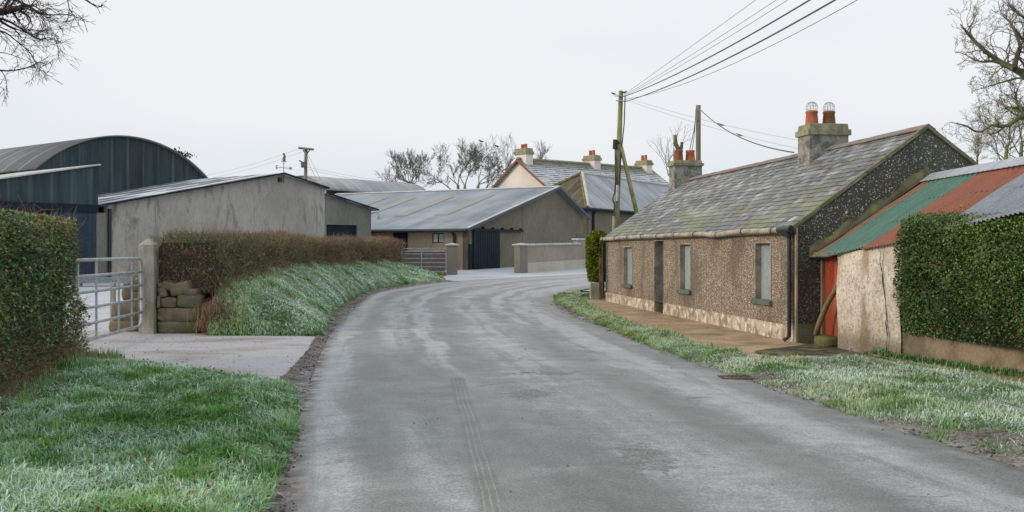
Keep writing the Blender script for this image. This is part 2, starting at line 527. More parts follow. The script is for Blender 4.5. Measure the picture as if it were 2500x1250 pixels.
def m_blades(name, stops, frost):
    """tint and frost come from each blade: frost lies on some blades and not on others"""
    m = Mt(name, 0.75, 0.2)
    t = m.attr("tint"); f = m.attr("frost")
    col = m.mix(f, m.ramp(t, stops), frost)
    m.col(col)
    m.b.inputs['Subsurface Weight'].default_value = 0.0
    return m.m

def m_leaf(name, stops, rough=0.45, spec=0.4):
    m = Mt(name, rough, spec)
    m.col(m.ramp(m.attr("tint"), stops))
    return m.m

def m_cladding(name, c, c2, pitch=0.3, rough=0.6, contrast=0.25, streak=None, axis_uv=True, moss=None, bumpd=0.03, sheets=1.0):
    """profiled metal sheet, ribs run up the surface"""
    m = Mt(name, rough, 0.3)
    uv = m.uv(); s = m.sep(uv)
    ph = m.ma('MULTIPLY', s[0], 2 * math.pi / pitch)
    wv = m.ma('MULTIPLY_ADD', m.ma('SINE', ph), 0.5, 0.5)
    n = m.noise(m.map(uv, (3.0, 0.22, 1)), 1.0, 5, 0.65)
    big = m.noise(m.pos(), 0.4, 4)
    col = m.mix(m.st(n, 0.3, 0.7), c, c2)
    col = m.mul(col, m.st(big, 0.3, 0.7, 0.82, 1.18))
    # one tone per sheet width
    sh = m.new("ShaderNodeTexWhiteNoise"); sh.noise_dimensions = '1D'
    m.lk(sh.inputs['W'], m.ma('FLOOR', m.ma('DIVIDE', s[0], sheets)))
    col = m.mul(col, m.st(sh.outputs[0], 0, 1, 0.88, 1.12))
    ed = m.ma('ABSOLUTE', m.ma('SUBTRACT', m.ma('FRACT', m.ma('DIVIDE', s[0], sheets)), 0.5))
    if streak:
        k = m.ma('MULTIPLY', m.st(ed, 0.38, 0.47), m.st(n, 0.3, 0.6))
        col = m.mix(m.ma('MULTIPLY', k, 0.7), col, streak)
    if moss: col = m.mix(m.st(m.noise(m.pos(), 0.8, 5), 0.5, 0.72, 0, 0.6), col, moss)
    m.col(col); m.bump(wv, contrast * 2, bumpd)
    return m.m

# base materials
MAT = {}
MAT['asphalt'] = m_asphalt()
MAT['soil'] = m_soil()
MAT['soil_r'] = m_soil(True)
MAT['ground'] = m_ground("grassy_ground", (0.06, 0.10, 0.04), (0.16, 0.24, 0.16), 0.6)
MAT['turf'] = m_ground("turf", (0.07, 0.14, 0.05), (0.17, 0.27, 0.15), 2.0)
MAT['yard'] = m_frosted("frosted_yard", (0.30, 0.31, 0.32), (0.52, 0.555, 0.61), (0.28, 0.5), 0.6, (0.5, 2.2, 1), 0.3, 1.0)
MAT['drive'] = m_frosted("frosted_concrete", (0.27, 0.25, 0.20), (0.45, 0.455, 0.48), (0.32, 0.52), 0.5, (1, 1.5, 1), 0.2, 1.0, 0.18)
MAT['concrete'] = m_render("concrete_render", (0.375, 0.362, 0.315), (0.13, 0.132, 0.125), 1.0, 0.8, (0.5, 0.70), 0.08)
MAT['concrete_dark'] = m_render("dark_render", (0.185, 0.19, 0.16), (0.10, 0.105, 0.095), 1.0, 0.5, (0.5, 0.75), 0.12)
MAT['render_brown'] = m_render("brown_render", (0.40, 0.315, 0.22), (0.23, 0.18, 0.135), 1.3, 0.6, (0.45, 0.7), 0.12)
MAT['render_olive'] = m_render("olive_render", (0.205, 0.19, 0.142), (0.135, 0.127, 0.10), 1.0, 0.5, (0.5, 0.75), 0.12)
MAT['wall_beige'] = m_render("beige_block", (0.32, 0.285, 0.23), (0.17, 0.155, 0.13), 1.3, 0.4, (0.5, 0.75), 0.1)
MAT['wall_plinth'] = m_render("pale_block", (0.47, 0.44, 0.36), (0.25, 0.235, 0.19), 1.3, 0.3, (0.5, 0.75), 0.1)
MAT['post'] = m_render("post_concrete", (0.36, 0.355, 0.31), (0.17, 0.18, 0.13), 4.0, 0.5, (0.45, 0.7), 0.12, (0.2, 0.22, 0.1))
MAT['white_render'] = m_render("white_render", (0.76, 0.71, 0.66), (0.55, 0.51, 0.46), 1.0, 0.3, (0.5, 0.8), 0.03)
MAT['pebble'] = m_pebble("brown_pebbledash", (0.16, 0.133, 0.104), [(0.0, (0.28, 0.222, 0.165)), (0.35, (0.43, 0.355, 0.27)), (0.75, (0.64, 0.55, 0.45)), (1.0, (0.86, 0.80, 0.71))], 42, (0.34, 0.62), None, (0.12, 0.10, 0.085), 0, (0.15, 0.35))
MAT['pebble_dark'] = m_pebble("dark_pebbledash", (0.088, 0.088, 0.075), [(0.0, (0.16, 0.16, 0.14)), (0.5, (0.36, 0.36, 0.31)), (1.0, (0.70, 0.69, 0.62))], 27, (0.27, 0.44), (0.10, 0.12, 0.075), (0.06, 0.065, 0.052), 7, (0.15, 0.35))

def m_slate():
    m = Mt("slate", 0.55, 0.35)
    t = m.attr("tint"); p = m.pos(); uv = m.uv()
    col = m.ramp(t, [(0.0, (0.07, 0.073, 0.078)), (0.35, (0.125, 0.131, 0.132)), (0.6, (0.18, 0.19, 0.197)), (0.8, (0.27, 0.29, 0.315)), (1.0, (0.38, 0.41, 0.45))])
    n = m.noise(m.map(uv, (5, 1.5, 1)), 2.0, 4)
    col = m.mul(col, m.st(n, 0.25, 0.75, 0.7, 1.3))
    q = m.sep(p)
    low = m.st(q[2], 2.2, 3.2, 1, 0)
    ms = m.st(m.noise(m.map(p, (0.8, 0.8, 1.6)), 0.9, 5, 0.65), 0.47, 0.6)
    col = m.mix(m.ma('MULTIPLY', ms, m.ma('MULTIPLY_ADD', low, 0.6, 0.1)), col, (0.20, 0.235, 0.10))
    rd = m.st(m.noise(m.map(p, (1.5, 1.5, 1.5), (3, 3, 3)), 1.6, 3), 0.62, 0.7)
    col = m.mix(m.ma('MULTIPLY', rd, 0.5), col, (0.17, 0.135, 0.11))
    fine = m.noise(p, 30, 3)
    m.col(m.mul(col, m.st(fine, 0.3, 0.7, 0.85, 1.15))); m.bump(fine, 0.3, 0.004)
    return m.m
MAT['slate'] = m_slate()

def m_flat(name, c, c2, sc=3, rough=0.8, spec=0.2, amt=(0.4, 0.6), c3=None, sc3=1.0, amt3=(0.5, 0.65), bump=0.4, stretch=(1, 1, 1)):
    m = Mt(name, rough, spec)
    p = m.map(m.pos(), stretch); n = m.noise(p, sc, 6, 0.62)
    col = m.mix(m.st(n, *amt), c, c2)
    if c3: col = m.mix(m.st(m.noise(p, sc3, 4), *amt3), col, c3)
    f = m.noise(m.pos(), sc * 9, 3, 0.6)
    m.col(m.mul(col, m.st(f, 0.3, 0.7, 0.88, 1.12))); m.bump(f, bump, 0.01)
    return m.m
MAT['plinth'] = m_flat("peeling_limewash", (0.50, 0.45, 0.375), (0.27, 0.22, 0.165), 3.2, c3=(0.70, 0.66, 0.58), sc3=7)
MAT['green_plinth'] = m_flat("algae_concrete", (0.10, 0.13, 0.06), (0.16, 0.16, 0.12), 3.0)
MAT['path'] = m_flat("old_path_concrete", (0.44, 0.33, 0.22), (0.31, 0.225, 0.145), 1.3, c3=(0.16, 0.15, 0.06), sc3=0.55, amt3=(0.52, 0.7))
MAT['tar'] = m_flat("mossy_tar", (0.05, 0.05, 0.045), (0.17, 0.16, 0.07), 2.2, c3=(0.03, 0.03, 0.03), sc3=3)
MAT['stack'] = m_flat("chimney_cement", (0.30, 0.295, 0.265), (0.13, 0.135, 0.12), 5.0, amt=(0.42, 0.6), c3=(0.42, 0.42, 0.38), sc3=9, amt3=(0.6, 0.7))
MAT['stack_cap'] = m_flat("lichen_cap", (0.34, 0.33, 0.225), (0.20, 0.205, 0.12), 5.0, c3=(0.3, 0.3, 0.26), sc3=8, amt3=(0.58, 0.7))
MAT['verge'] = m_flat("verge_cement", (0.24, 0.22, 0.15), (0.14, 0.15, 0.07), 3.0)
MAT['flash'] = m_flat("mossy_flashing", (0.10, 0.10, 0.07), (0.055, 0.06, 0.04), 4.0, c3=(0.15, 0.16, 0.06), sc3=2)
MAT['ridge_tile'] = m_flat("ridge_tile", (0.25, 0.215, 0.185), (0.20, 0.20, 0.205), 2.5, c3=(0.27, 0.165, 0.11), sc3=1.5)
MAT['terracotta'] = m_flat("terracotta", (0.50, 0.17, 0.08), (0.40, 0.13, 0.065), 6.0)
MAT['terracotta_dark'] = m_flat("sooty_terracotta", (0.33, 0.12, 0.06), (0.2, 0.10, 0.06), 6.0)
MAT['whitewash'] = None
MAT['gutter'] = m_flat("old_gutter", (0.42, 0.38, 0.32), (0.26, 0.23, 0.18), 4.0, rough=0.5)
MAT['black'] = plain("black_plastic", (0.018, 0.022, 0.026), 0.4, 0.4)
MAT['dark_blue'] = plain("dark_blue_paint", (0.007, 0.018, 0.029), 0.55, 0.2, sc=2)
MAT['board'] = m_flat("blue_grey_board", (0.30, 0.37, 0.40), (0.25, 0.31, 0.34), 1.5, rough=0.55, stretch=(1, 1, 0.4))
MAT['sill'] = m_flat("painted_sill", (0.13, 0.17, 0.165), (0.09, 0.12, 0.11), 5.0)
MAT['reveal'] = m_flat("reveal_plaster", (0.40, 0.33, 0.25), (0.22, 0.21, 0.18), 3.0)
MAT['door_blue'] = m_flat("door_blue", (0.06, 0.12, 0.165), (0.09, 0.16, 0.20), 2.0, rough=0.5)
MAT['rust'] = m_flat('muddy_rust', (0.13, 0.085, 0.06), (0.09, 0.07, 0.055), 6.0)
MAT['galv'] = m_flat("galvanised", (0.42, 0.46, 0.48), (0.31, 0.35, 0.37), 7.0, rough=0.5, spec=0.5)
MAT['redwood'] = m_flat("red_boards", (0.30, 0.05, 0.025), (0.17, 0.032, 0.02), 5.0, c3=(0.36, 0.12, 0.06), sc3=2.5, stretch=(1, 1, 0.25))
MAT['redwood_light'] = m_flat("orange_boards", (0.42, 0.10, 0.04), (0.30, 0.08, 0.035), 5.0, stretch=(1, 1, 0.25))
MAT['redpost'] = m_flat('flaking_red_paint', (0.16, 0.055, 0.04), (0.20, 0.17, 0.11), 5.0, stretch=(1, 1, 0.4))
MAT['timber'] = m_flat("bare_timber", (0.26, 0.19, 0.12), (0.15, 0.11, 0.07), 6.0, stretch=(1, 1, 0.3))
MAT['pole'] = m_flat("green_pole", (0.25, 0.265, 0.10), (0.31, 0.28, 0.17), 3.0, c3=(0.16, 0.19, 0.07), sc3=5, stretch=(1, 1, 0.25))
MAT['pole_grey'] = m_flat("grey_pole", (0.26, 0.23, 0.17), (0.17, 0.16, 0.11), 3.0, stretch=(1, 1, 0.25))
MAT['bark_far'] = plain("grey_bark", (0.22, 0.225, 0.205), 0.9, 0.1)
MAT['bark'] = m_flat("mossy_bark", (0.20, 0.19, 0.12), (0.13, 0.11, 0.08), 3.0, c3=(0.20, 0.23, 0.09), sc3=1.0, amt3=(0.5, 0.6))
MAT['bark_dark'] = plain("dark_bark", (0.085, 0.068, 0.066), 0.9, 0.1)
MAT['cut_wood'] = m_flat("mossy_limb", (0.22, 0.17, 0.10), (0.15, 0.15, 0.07), 4.0)
MAT['wire'] = plain("grey_wire", (0.09, 0.09, 0.095), 0.5)
MAT['wire_pale'] = plain("pale_wire", (0.30, 0.31, 0.33), 0.5)
MAT['stone'] = m_flat("field_stone", (0.20, 0.18, 0.13), (0.13, 0.125, 0.09), 3.0, c3=(0.13, 0.15, 0.06), sc3=2.2, amt3=(0.5, 0.64), bump=0.8)
MAT['stone_b'] = m_flat("brown_stone", (0.22, 0.175, 0.115), (0.15, 0.125, 0.085), 4.0, c3=(0.17, 0.18, 0.05), sc3=2.2, amt3=(0.58, 0.68), bump=0.8)
MAT['moss_stone'] = m_flat("mossy_stone", (0.15, 0.14, 0.06), (0.09, 0.10, 0.035), 4.0, bump=0.9)
MAT['frost_cap'] = m_flat("frosted_coping", (0.56, 0.57, 0.58), (0.45, 0.46, 0.45), 2.0)
MAT['red_fascia'] = plain("red_fascia", (0.22, 0.085, 0.06), 0.6)
MAT['litter'] = plain("litter", (0.6, 0.58, 0.66), 0.6)
MAT['amber'] = plain("amber_lamp", (0.6, 0.32, 0.12), 0.4)
MAT['bird'] = plain("dark_feathers", (0.025, 0.024, 0.028), 0.6)
MAT['dove'] = plain("fawn_feathers", (0.30, 0.26, 0.22), 0.7)
MAT['string'] = plain("red_twine", (0.55, 0.12, 0.07), 0.6)
MAT['pane'] = plain("milky_pane", (0.42, 0.46, 0.42), 0.25, 0.5, sc=2)
MAT['gravel'] = m_leaf("gravel", [(0, (0.05, 0.045, 0.04)), (0.5, (0.12, 0.11, 0.10)), (0.85, (0.2, 0.19, 0.18)), (1, (0.45, 0.46, 0.48))], 0.9, 0.2)

def m_whitewash():
    m = Mt("weathered_whitewash", 0.9, 0.15)
    p = m.pos(); uv = m.uv(); q = m.sep(p)
    col = m.mix(m.st(m.noise(p, 3.5, 6, 0.68), 0.42, 0.6), (0.72, 0.67, 0.59), (0.53, 0.46, 0.385))
    col = m.mix(m.st(m.noise(p, 16, 4, 0.7), 0.5, 0.62, 0, 0.75), col, (0.33, 0.28, 0.225))
    col = m.mix(m.st(m.noise(m.map(p, (1.8, 1.8, 0.7)), 1.0, 5), 0.5, 0.64, 0, 0.75), col, (0.33, 0.25, 0.16))
    col = m.mix(m.st(m.noise(p, 7, 3), 0.6, 0.68, 0, 0.7), col, (0.70, 0.68, 0.64))
    n = m.noise(p, 2.2, 4)
    low = m.st(m.ma('ADD', q[2], m.ma('MULTIPLY', n, -0.5)), -0.1, 0.28, 1, 0)
    col = m.mix(m.ma('MULTIPLY', low, 0.75), col, (0.16, 0.135, 0.085))
    f = m.noise(p, 45, 3)
    m.col(m.mul(col, m.st(f, 0.3, 0.7, 0.85, 1.12))); m.bump(m.ma('ADD', f, m.noise(p, 6, 4)), 0.7, 0.02)
    return m.m
MAT['whitewash'] = m_whitewash()

def m_sheet(name, c, c2, c3, a=(0.4, 0.62)):
    m = Mt(name, 0.5, 0.35)
    p = m.pos(); uv = m.uv()
    n = m.noise(m.map(p, (1.2, 4.0, 1.2)), 1.3, 6, 0.65)
    col = m.mix(m.st(n, *a), c, c2)
    col = m.mix(m.st(m.noise(m.map(p, (1, 2.0, 1), (5, 2, 1)), 2.5, 5), 0.56, 0.68), col, c3)
    f = m.noise(p, 40, 2)
    q = m.sep(p); dots = 0.0
    for x in (7.45, 6.9, 6.3):       # rows of roofing nails
        dy = m.ma('ABSOLUTE', m.ma('SUBTRACT', m.ma('FRACT', m.ma('DIVIDE', q[1], 0.17)), 0.5))
        dx = m.ma('ABSOLUTE', m.ma('SUBTRACT', q[0], x))
        dots = m.ma('MAXIMUM', dots, m.ma('MULTIPLY', m.st(dy, 0.09, 0.13, 1, 0), m.st(dx, 0.016, 0.022, 1, 0)))
    col = m.mix(m.ma('MULTIPLY', dots, 0.8), col, (0.03, 0.025, 0.025))
    m.col(m.mul(col, m.st(f, 0.3, 0.7, 0.88, 1.12)))
    return m.m
MAT['sheet_green'] = m_sheet("green_sheet", (0.065, 0.155, 0.12), (0.085, 0.185, 0.15), (0.11, 0.20, 0.17))
MAT['sheet_red'] = m_sheet("red_oxide_sheet", (0.27, 0.088, 0.052), (0.21, 0.085, 0.05), (0.15, 0.085, 0.055))
MAT['sheet_brown'] = m_sheet("rusty_sheet", (0.20, 0.12, 0.085), (0.28, 0.11, 0.06), (0.16, 0.12, 0.09))
MAT['sheet_grey'] = m_sheet("galvanised_sheet", (0.215, 0.255, 0.305), (0.18, 0.215, 0.26), (0.26, 0.30, 0.345))
MAT['sheet_blue'] = m_sheet("new_ridge_metal", (0.36, 0.40, 0.46), (0.30, 0.34, 0.40), (0.44, 0.47, 0.52))
MAT['clad_dark'] = m_cladding("dark_blue_cladding", (0.017, 0.037, 0.043), (0.045, 0.072, 0.076), 0.2, 0.6, 0.4, (0.085, 0.12, 0.12), sheets=0.95)
MAT['clad_blue'] = m_cladding("blue_cladding", (0.016, 0.035, 0.06), (0.03, 0.058, 0.09), 0.2, 0.5, 0.5, None, sheets=0.6)
MAT['arch_roof'] = m_cladding("weathered_arch_sheet", (0.16, 0.17, 0.17), (0.215, 0.225, 0.225), 0.3, 0.7, 0.3, (0.42, 0.44, 0.45), sheets=1.9)
MAT['arch_roof_far'] = m_cladding("pale_arch_sheet", (0.31, 0.345, 0.365), (0.39, 0.425, 0.45), 0.5, 0.7, 0.3, (0.48, 0.51, 0.54), moss=(0.24, 0.26, 0.23), sheets=1.3)
MAT['barn_roof'] = m_cladding("blue_grey_roof", (0.235, 0.28, 0.325), (0.265, 0.31, 0.355), 0.3, 0.7, 0.2, None, sheets=1.0)
MAT['asbestos'] = m_cladding("cement_sheet_roof", (0.29, 0.315, 0.345), (0.38, 0.405, 0.43), 0.25, 0.8, 0.4, (0.5, 0.53, 0.57), sheets=1.0)
MAT['asbestos_moss'] = m_cladding("mossy_sheet_roof", (0.075, 0.065, 0.05), (0.12, 0.10, 0.07), 0.25, 0.9, 0.4, (0.2, 0.2, 0.14), moss=(0.15, 0.145, 0.06), sheets=1.0)
MAT['skylight'] = m_flat("yellowed_skylight", (0.32, 0.335, 0.26), (0.29, 0.325, 0.33), 1.2, amt=(0.35, 0.6))

def m_frostroof():
    m = Mt("half_frosted_roof", 0.7, 0.2)
    s = m.sep(m.uv())
    n = m.noise(m.pos(), 0.5, 4)
    b = m.ma('SINE', m.ma('MULTIPLY', s[0], 3.6))
    f = m.ma('ADD', m.ma('MULTIPLY', b, 0.5), m.st(n, 0.2, 0.8, -0.8, 0.8))
    m.col(m.mix(m.st(f, -0.15, 0.2), (0.14, 0.155, 0.175), (0.56, 0.60, 0.66)))
    return m.m
MAT['frost_roof'] = m_frostroof()

def m_tiles():
    m = Mt("frosted_tiles", 0.7, 0.2)
    uv = m.uv(); s = m.sep(uv); p = m.pos()
    row = m.ma('FRACT', m.ma('MULTIPLY', s[1], 2.6))
    n = m.noise(m.map(uv, (1.5, 1.0, 1)), 1.2, 5, 0.65)
    q = m.sep(p)
    f = m.ma('ADD', m.ma('MULTIPLY', m.st(row, 0.25, 0.55), 0.7), m.st(n, 0.3, 0.7, -0.4, 0.55))
    high = m.st(q[2], 9.0, 9.9)
    f = m.ma('SUBTRACT', f, m.ma('MULTIPLY', high, 0.45))
    col = m.mix(m.st(f, 0.05, 0.5), (0.115, 0.125, 0.12), (0.54, 0.57, 0.61))
    col = m.mix(m.ma('MULTIPLY', high, m.st(n, 0.35, 0.6)), col, (0.16, 0.18, 0.11))
    m.col(col); return m.m
MAT['tiles'] = m_tiles()

GREENS = [(0.0, (0.065, 0.15, 0.045)), (0.35, (0.105, 0.28, 0.06)), (0.7, (0.19, 0.42, 0.085)), (0.9, (0.32, 0.46, 0.12)), (1.0, (0.50, 0.40, 0.21))]
MAT['blade'] = m_blades("grass_blade", GREENS, (0.64, 0.82, 0.72))
MAT['blade_pale'] = m_blades("verge_blade", [(0.0, (0.07, 0.15, 0.045)), (0.5, (0.15, 0.32, 0.07)), (0.85, (0.28, 0.40, 0.10)), (1.0, (0.42, 0.32, 0.17))], (0.70, 0.80, 0.75))
MAT['dry_blade'] = m_blades("dry_grass", [(0.0, (0.17, 0.10, 0.06)), (0.5, (0.30, 0.19, 0.115)), (1.0, (0.48, 0.36, 0.22))], (0.4, 0.42, 0.38))
MAT['leaf_left'] = m_leaf("mixed_hedge_leaf", [(0.0, (0.030, 0.075, 0.038)), (0.35, (0.055, 0.14, 0.058)), (0.62, (0.11, 0.21, 0.052)), (0.8, (0.24, 0.28, 0.065)), (0.92, (0.27, 0.17, 0.085)), (1.0, (0.36, 0.25, 0.16))], 0.4, 0.45)
MAT['leaf_right'] = m_leaf("privet_leaf", [(0.0, (0.030, 0.075, 0.022)), (0.45, (0.075, 0.16, 0.038)), (0.75, (0.14, 0.25, 0.055)), (0.93, (0.22, 0.29, 0.075)), (1.0, (0.28, 0.20, 0.10))], 0.45, 0.4)
MAT['leaf_conifer'] = m_leaf("conifer_leaf", [(0.0, (0.03, 0.055, 0.008)), (0.4, (0.10, 0.14, 0.012)), (0.8, (0.21, 0.25, 0.02)), (1.0, (0.32, 0.33, 0.05))], 0.7, 0.2)
MAT['leaf_thorn'] = m_leaf("thorn_hedge_leaf", [(0.0, (0.07, 0.13, 0.05)), (0.5, (0.14, 0.23, 0.08)), (0.8, (0.27, 0.22, 0.11)), (1.0, (0.34, 0.19, 0.12))], 0.6, 0.3)
MAT['twig'] = m_leaf("hedge_twig", [(0.0, (0.09, 0.075, 0.055)), (0.4, (0.19, 0.14, 0.10)), (0.75, (0.31, 0.20, 0.13)), (1.0, (0.46, 0.34, 0.25))], 0.8, 0.2)
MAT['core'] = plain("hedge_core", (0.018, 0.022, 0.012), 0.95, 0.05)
MAT['core_brown'] = plain("thorn_core", (0.08, 0.06, 0.045), 0.95, 0.05)

# ------------------------------------------------------------------ the ground
def resample(c, n):
    c = np.array(c, float)
    # Catmull-Rom through the control points, then even spacing
    P = np.vstack([2 * c[0] - c[1], c, 2 * c[-1] - c[-2]])
    out = []
    for i in range(len(c) - 1):
        p0, p1, p2, p3 = P[i], P[i + 1], P[i + 2], P[i + 3]
        for t in np.linspace(0, 1, 12, endpoint=False):
            out.append(0.5 * ((2 * p1) + (-p0 + p2) * t + (2 * p0 - 5 * p1 + 4 * p2 - p3) * t * t + (-p0 + 3 * p1 - 3 * p2 + p3) * t ** 3))
    out.append(c[-1]); out = np.array(out)
    d = np.r_[0, np.cumsum(np.linalg.norm(np.diff(out[:, :2], axis=0), axis=1))]
    s = np.linspace(0, d[-1], n)
    return np.stack([np.interp(s, d, out[:, k]) for k in range(out.shape[1])], 1), d[-1]

class Loft:
    """sheet between two ground curves; (u across, v along) gives the point"""
    def __init__(s, A, B, n=60, m=10, z=None, dz=0.0):
        s.A, la = resample(A, n); s.B, lb = resample(B, n); s.n, s.m = n, m
        s.L = (la + lb) / 2; s.dz = dz; s.zf = z
        s.W = float(np.mean(np.linalg.norm(s.A[:, :2] - s.B[:, :2], axis=1)))
    def pt(s, u, v):
        i = np.clip(v * (s.n - 1), 0, s.n - 1.001); k = i.astype(int); f = (i - k)[:, None]
        a = s.A[k] * (1 - f) + s.A[k + 1] * f; b = s.B[k] * (1 - f) + s.B[k + 1] * f
        p = a * (1 - u[:, None]) + b * u[:, None]
        z = Gn(p[:, 1]) + s.dz
        if s.zf is not None: z = z + s.zf(u, v, p[:, 0], p[:, 1])
        return np.c_[p[:, :2], z]
    def mesh(s, name, mat, uw=None, **k):
        u, v = np.meshgrid(np.linspace(0, 1, s.m), np.linspace(0, 1, s.n))
        V = s.pt(u.ravel(), v.ravel())
        i = np.arange((s.n - 1) * s.m).reshape(s.n - 1, s.m)[:, :-1].ravel()
        F = np.c_[i, i + 1, i + s.m + 1, i + s.m]
        a, b = V[F[0][0]], V[F[0][1]]; c = V[F[0][3]]
        if np.cross(b - a, c - a)[2] < 0: F = F[:, ::-1]
        wd = np.linalg.norm(s.A[:, :2] - s.B[:, :2], axis=1)
        uv = np.c_[((u * uw) if uw else u * wd[:, None]).ravel(), (v * s.L).ravel()]
        return np_mesh(name, V, F, mat, uv=uv, smooth=True, **k)
    def area(s):
        return s.L * s.W

gv, gf = [], []
xs = np.r_[-600, -300, -150, np.linspace(-80, 80, 41), 150, 300, 600]
ys = np.r_[-60, -20, np.linspace(-10, 34, 23), np.linspace(36, 94, 30), 110, 160, 300, 600, 1200]
XX, YY = np.meshgrid(xs, ys)
V = np.c_[XX.ravel(), YY.ravel(), Gn(YY.ravel()) - 0.06]
i = np.arange((len(ys) - 1) * len(xs)).reshape(len(ys) - 1, len(xs))[:, :-1].ravel()
g = np_mesh("ground", V, np.c_[i, i + 1, i + len(xs) + 1, i + len(xs)], MAT['ground'])
props(g, kind="structure")

def sheet(name, mat, x0, x1, y0, y1, dz, n=20, m=30):
    l = Loft([(x0, y0), (x0, (y0 + y1) / 2), (x0, y1)], [(x1, y0), (x1, (y0 + y1) / 2), (x1, y1)], n=m, m=n, dz=dz)
    return props(l.mesh(name, mat), kind="structure")

sheet("farmyard", MAT['yard'], -46, -6.9, 17.6, 80, -0.02)
sheet("farmyard", MAT['yard'], -6.9, 26, 40, 80, -0.024)

ROAD_L = [(-0.9, -10), (-1.0, 0), (-1.35, 4.5), (-1.5, 6.64), (-2.02, 9.6), (-2.55, 12.9), (-3.47, 19.3), (-4.25, 26.5), (-4.98, 34.5), (-5.05, 38.5), (-4.3, 42.2), (-2.75, 46.2), (-0.6, 49.6), (4.0, 54.6), (9.5, 59.5), (20, 66)]
ROAD_R = [(5.3, -10), (4.9, 0), (4.45, 4.5), (3.95, 7.9), (3.6, 10.0), (3.15, 12.9), (2.65, 16.0), (2.35, 18.6), (2.0, 22.3), (1.55, 26.3), (1.45, 30.8), (1.6, 34.5), (2.2, 38.2), (4.0, 42.6), (9.0, 49), (20, 58)]
# the two edges must advance together, so match them by distance along the road
road = Loft(ROAD_L, ROAD_R, n=150, m=14, dz=0.012, z=lambda u, v, x, y: 0.05 * (1 - (2 * u - 1) ** 2) + 0.012 * (fbm(x * 0.7, y * 0.7, 3) - 0.5))
props(road.mesh("road", MAT['asphalt'], uw=5.7), kind="structure")

# soil and grit shoulders
SH_L = [(-2.2, -10), (-1.7, 0), (-1.6, 4.5), (-1.72, 6.64), (-2.25, 9.6), (-2.9, 12.6), (-3.4, 17), (-3.75, 19.5), (-4.7, 26.5), (-5.3, 34.5), (-5.4, 38.5), (-4.6, 43), (-2.9, 47)]
shl = Loft(SH_L, [(-0.7, -10), (-0.8, 0), (-1.0, 4.5), (-1.2, 6.64), (-1.7, 9.6), (-2.2, 12.6), (-2.85, 17), (-3.2, 19.5), (-4.0, 26.5), (-4.7, 34.5), (-4.8, 38.5), (-4.0, 43), (-2.4, 47)], n=120, m=8, dz=-0.012,
           z=lambda u, v, x, y: 0.065 - 0.095 * u + 0.06 * (fbm(x * 3.5, y * 3.5, 8) - 0.5) - 0.03 * ((y > 13.2) & (y < 20.4)))
props(shl.mesh("soil_shoulder", MAT['soil']), kind="structure")
SH_RI = [(6.1, -10), (5.7, 0), (5.2, 4.5), (4.25, 7.9), (3.85, 10.0), (3.4, 12.9), (2.95, 16.0), (2.62, 18.6), (2.25, 22.3), (1.8, 26.3), (1.6, 30.8), (1.75, 34.0), (2.6, 37.5)]
shr = Loft([(x - 0.75, y) for x, y in SH_RI], [(x + 0.35, y) for x, y in SH_RI], n=120, m=10, dz=-0.012,
           z=lambda u, v, x, y: -0.03 + 0.13 * u + 0.06 * (fbm(x * 3.5, y * 3.5, 18) - 0.5))
props(shr.mesh("soil_shoulder", MAT['soil_r']), kind="structure")

# concrete apron in front of the gate
drv = Loft([(-7.9, 17.3), (-7.9, 21.5)], [(-2.9, 12.75), (-3.3, 20.6)], n=20, m=20, dz=0.0)
drv = Loft([(-9.5, 18.4), (-9.5, 20.0), (-9.5, 21.6)], [(-2.1, 12.75), (-2.75, 17.0), (-3.2, 20.8)], n=24, m=24, dz=-0.004, z=lambda u, v, x, y: -0.04 * np.clip((u - 0.86) / 0.06, 0, 1))
props(drv.mesh("driveway", MAT['drive']), kind="structure")

# ------------------------------------------------------------------ cottage axes
O_C = (5.17, 18.6)
DV = Vector((-0.1367, 0.9906)); GV = Vector((0.9906, 0.1367))
front = Pl(O_C, DV, side=1)          # faces the road
LEN = front.a(1478)
ZE = 2.13; ZR = 3.97; HW = 2.55
def C(s, wd, z=0.0): return Vector((O_C[0] + DV.x * s + GV.x * wd, O_C[1] + DV.y * s + GV.y * wd, z))
if (front.pt(0, 0, 1) - front.pt(0, 0, 0)).x < 0: front.n = -front.n

# path in front of the cottage
PI = [tuple(C(LEN + 1.0, 0.05)[:2]), tuple(C(LEN * 0.66, 0.05)[:2]), tuple(C(LEN * 0.33, 0.05)[:2]), tuple(C(0, 0.05)[:2]), (5.6, 17.4), (5.75, 16.2)]
PO = [gp(1400, 732), gp(1425, 758), gp(1582, 812), gp(1735, 862), gp(1840, 893), gp(1950, 908)]
path = Loft(PI, PO, n=50, m=10, dz=0.010, z=lambda u, v, x, y: 0.01 * fbm(x * 2, y * 2, 5))
props(path.mesh("path", MAT['path']), kind="structure")
tar = Loft([(5.75, 18.6), (5.8, 17.2), (5.9, 15.6)], [gp(1840, 862), gp(1900, 884), gp(2000, 905)], n=14, m=14, dz=0.026, z=lambda u, v, x, y: 0.02 * fbm(x * 4, y * 4, 9))
props(tar.mesh("tarred_threshold", MAT['tar']), kind="structure")

# ------------------------------------------------------------------ leaf, twig and grass generators
def unit(a): return a / np.maximum(np.linalg.norm(a, axis=1, keepdims=True), 1e-9)

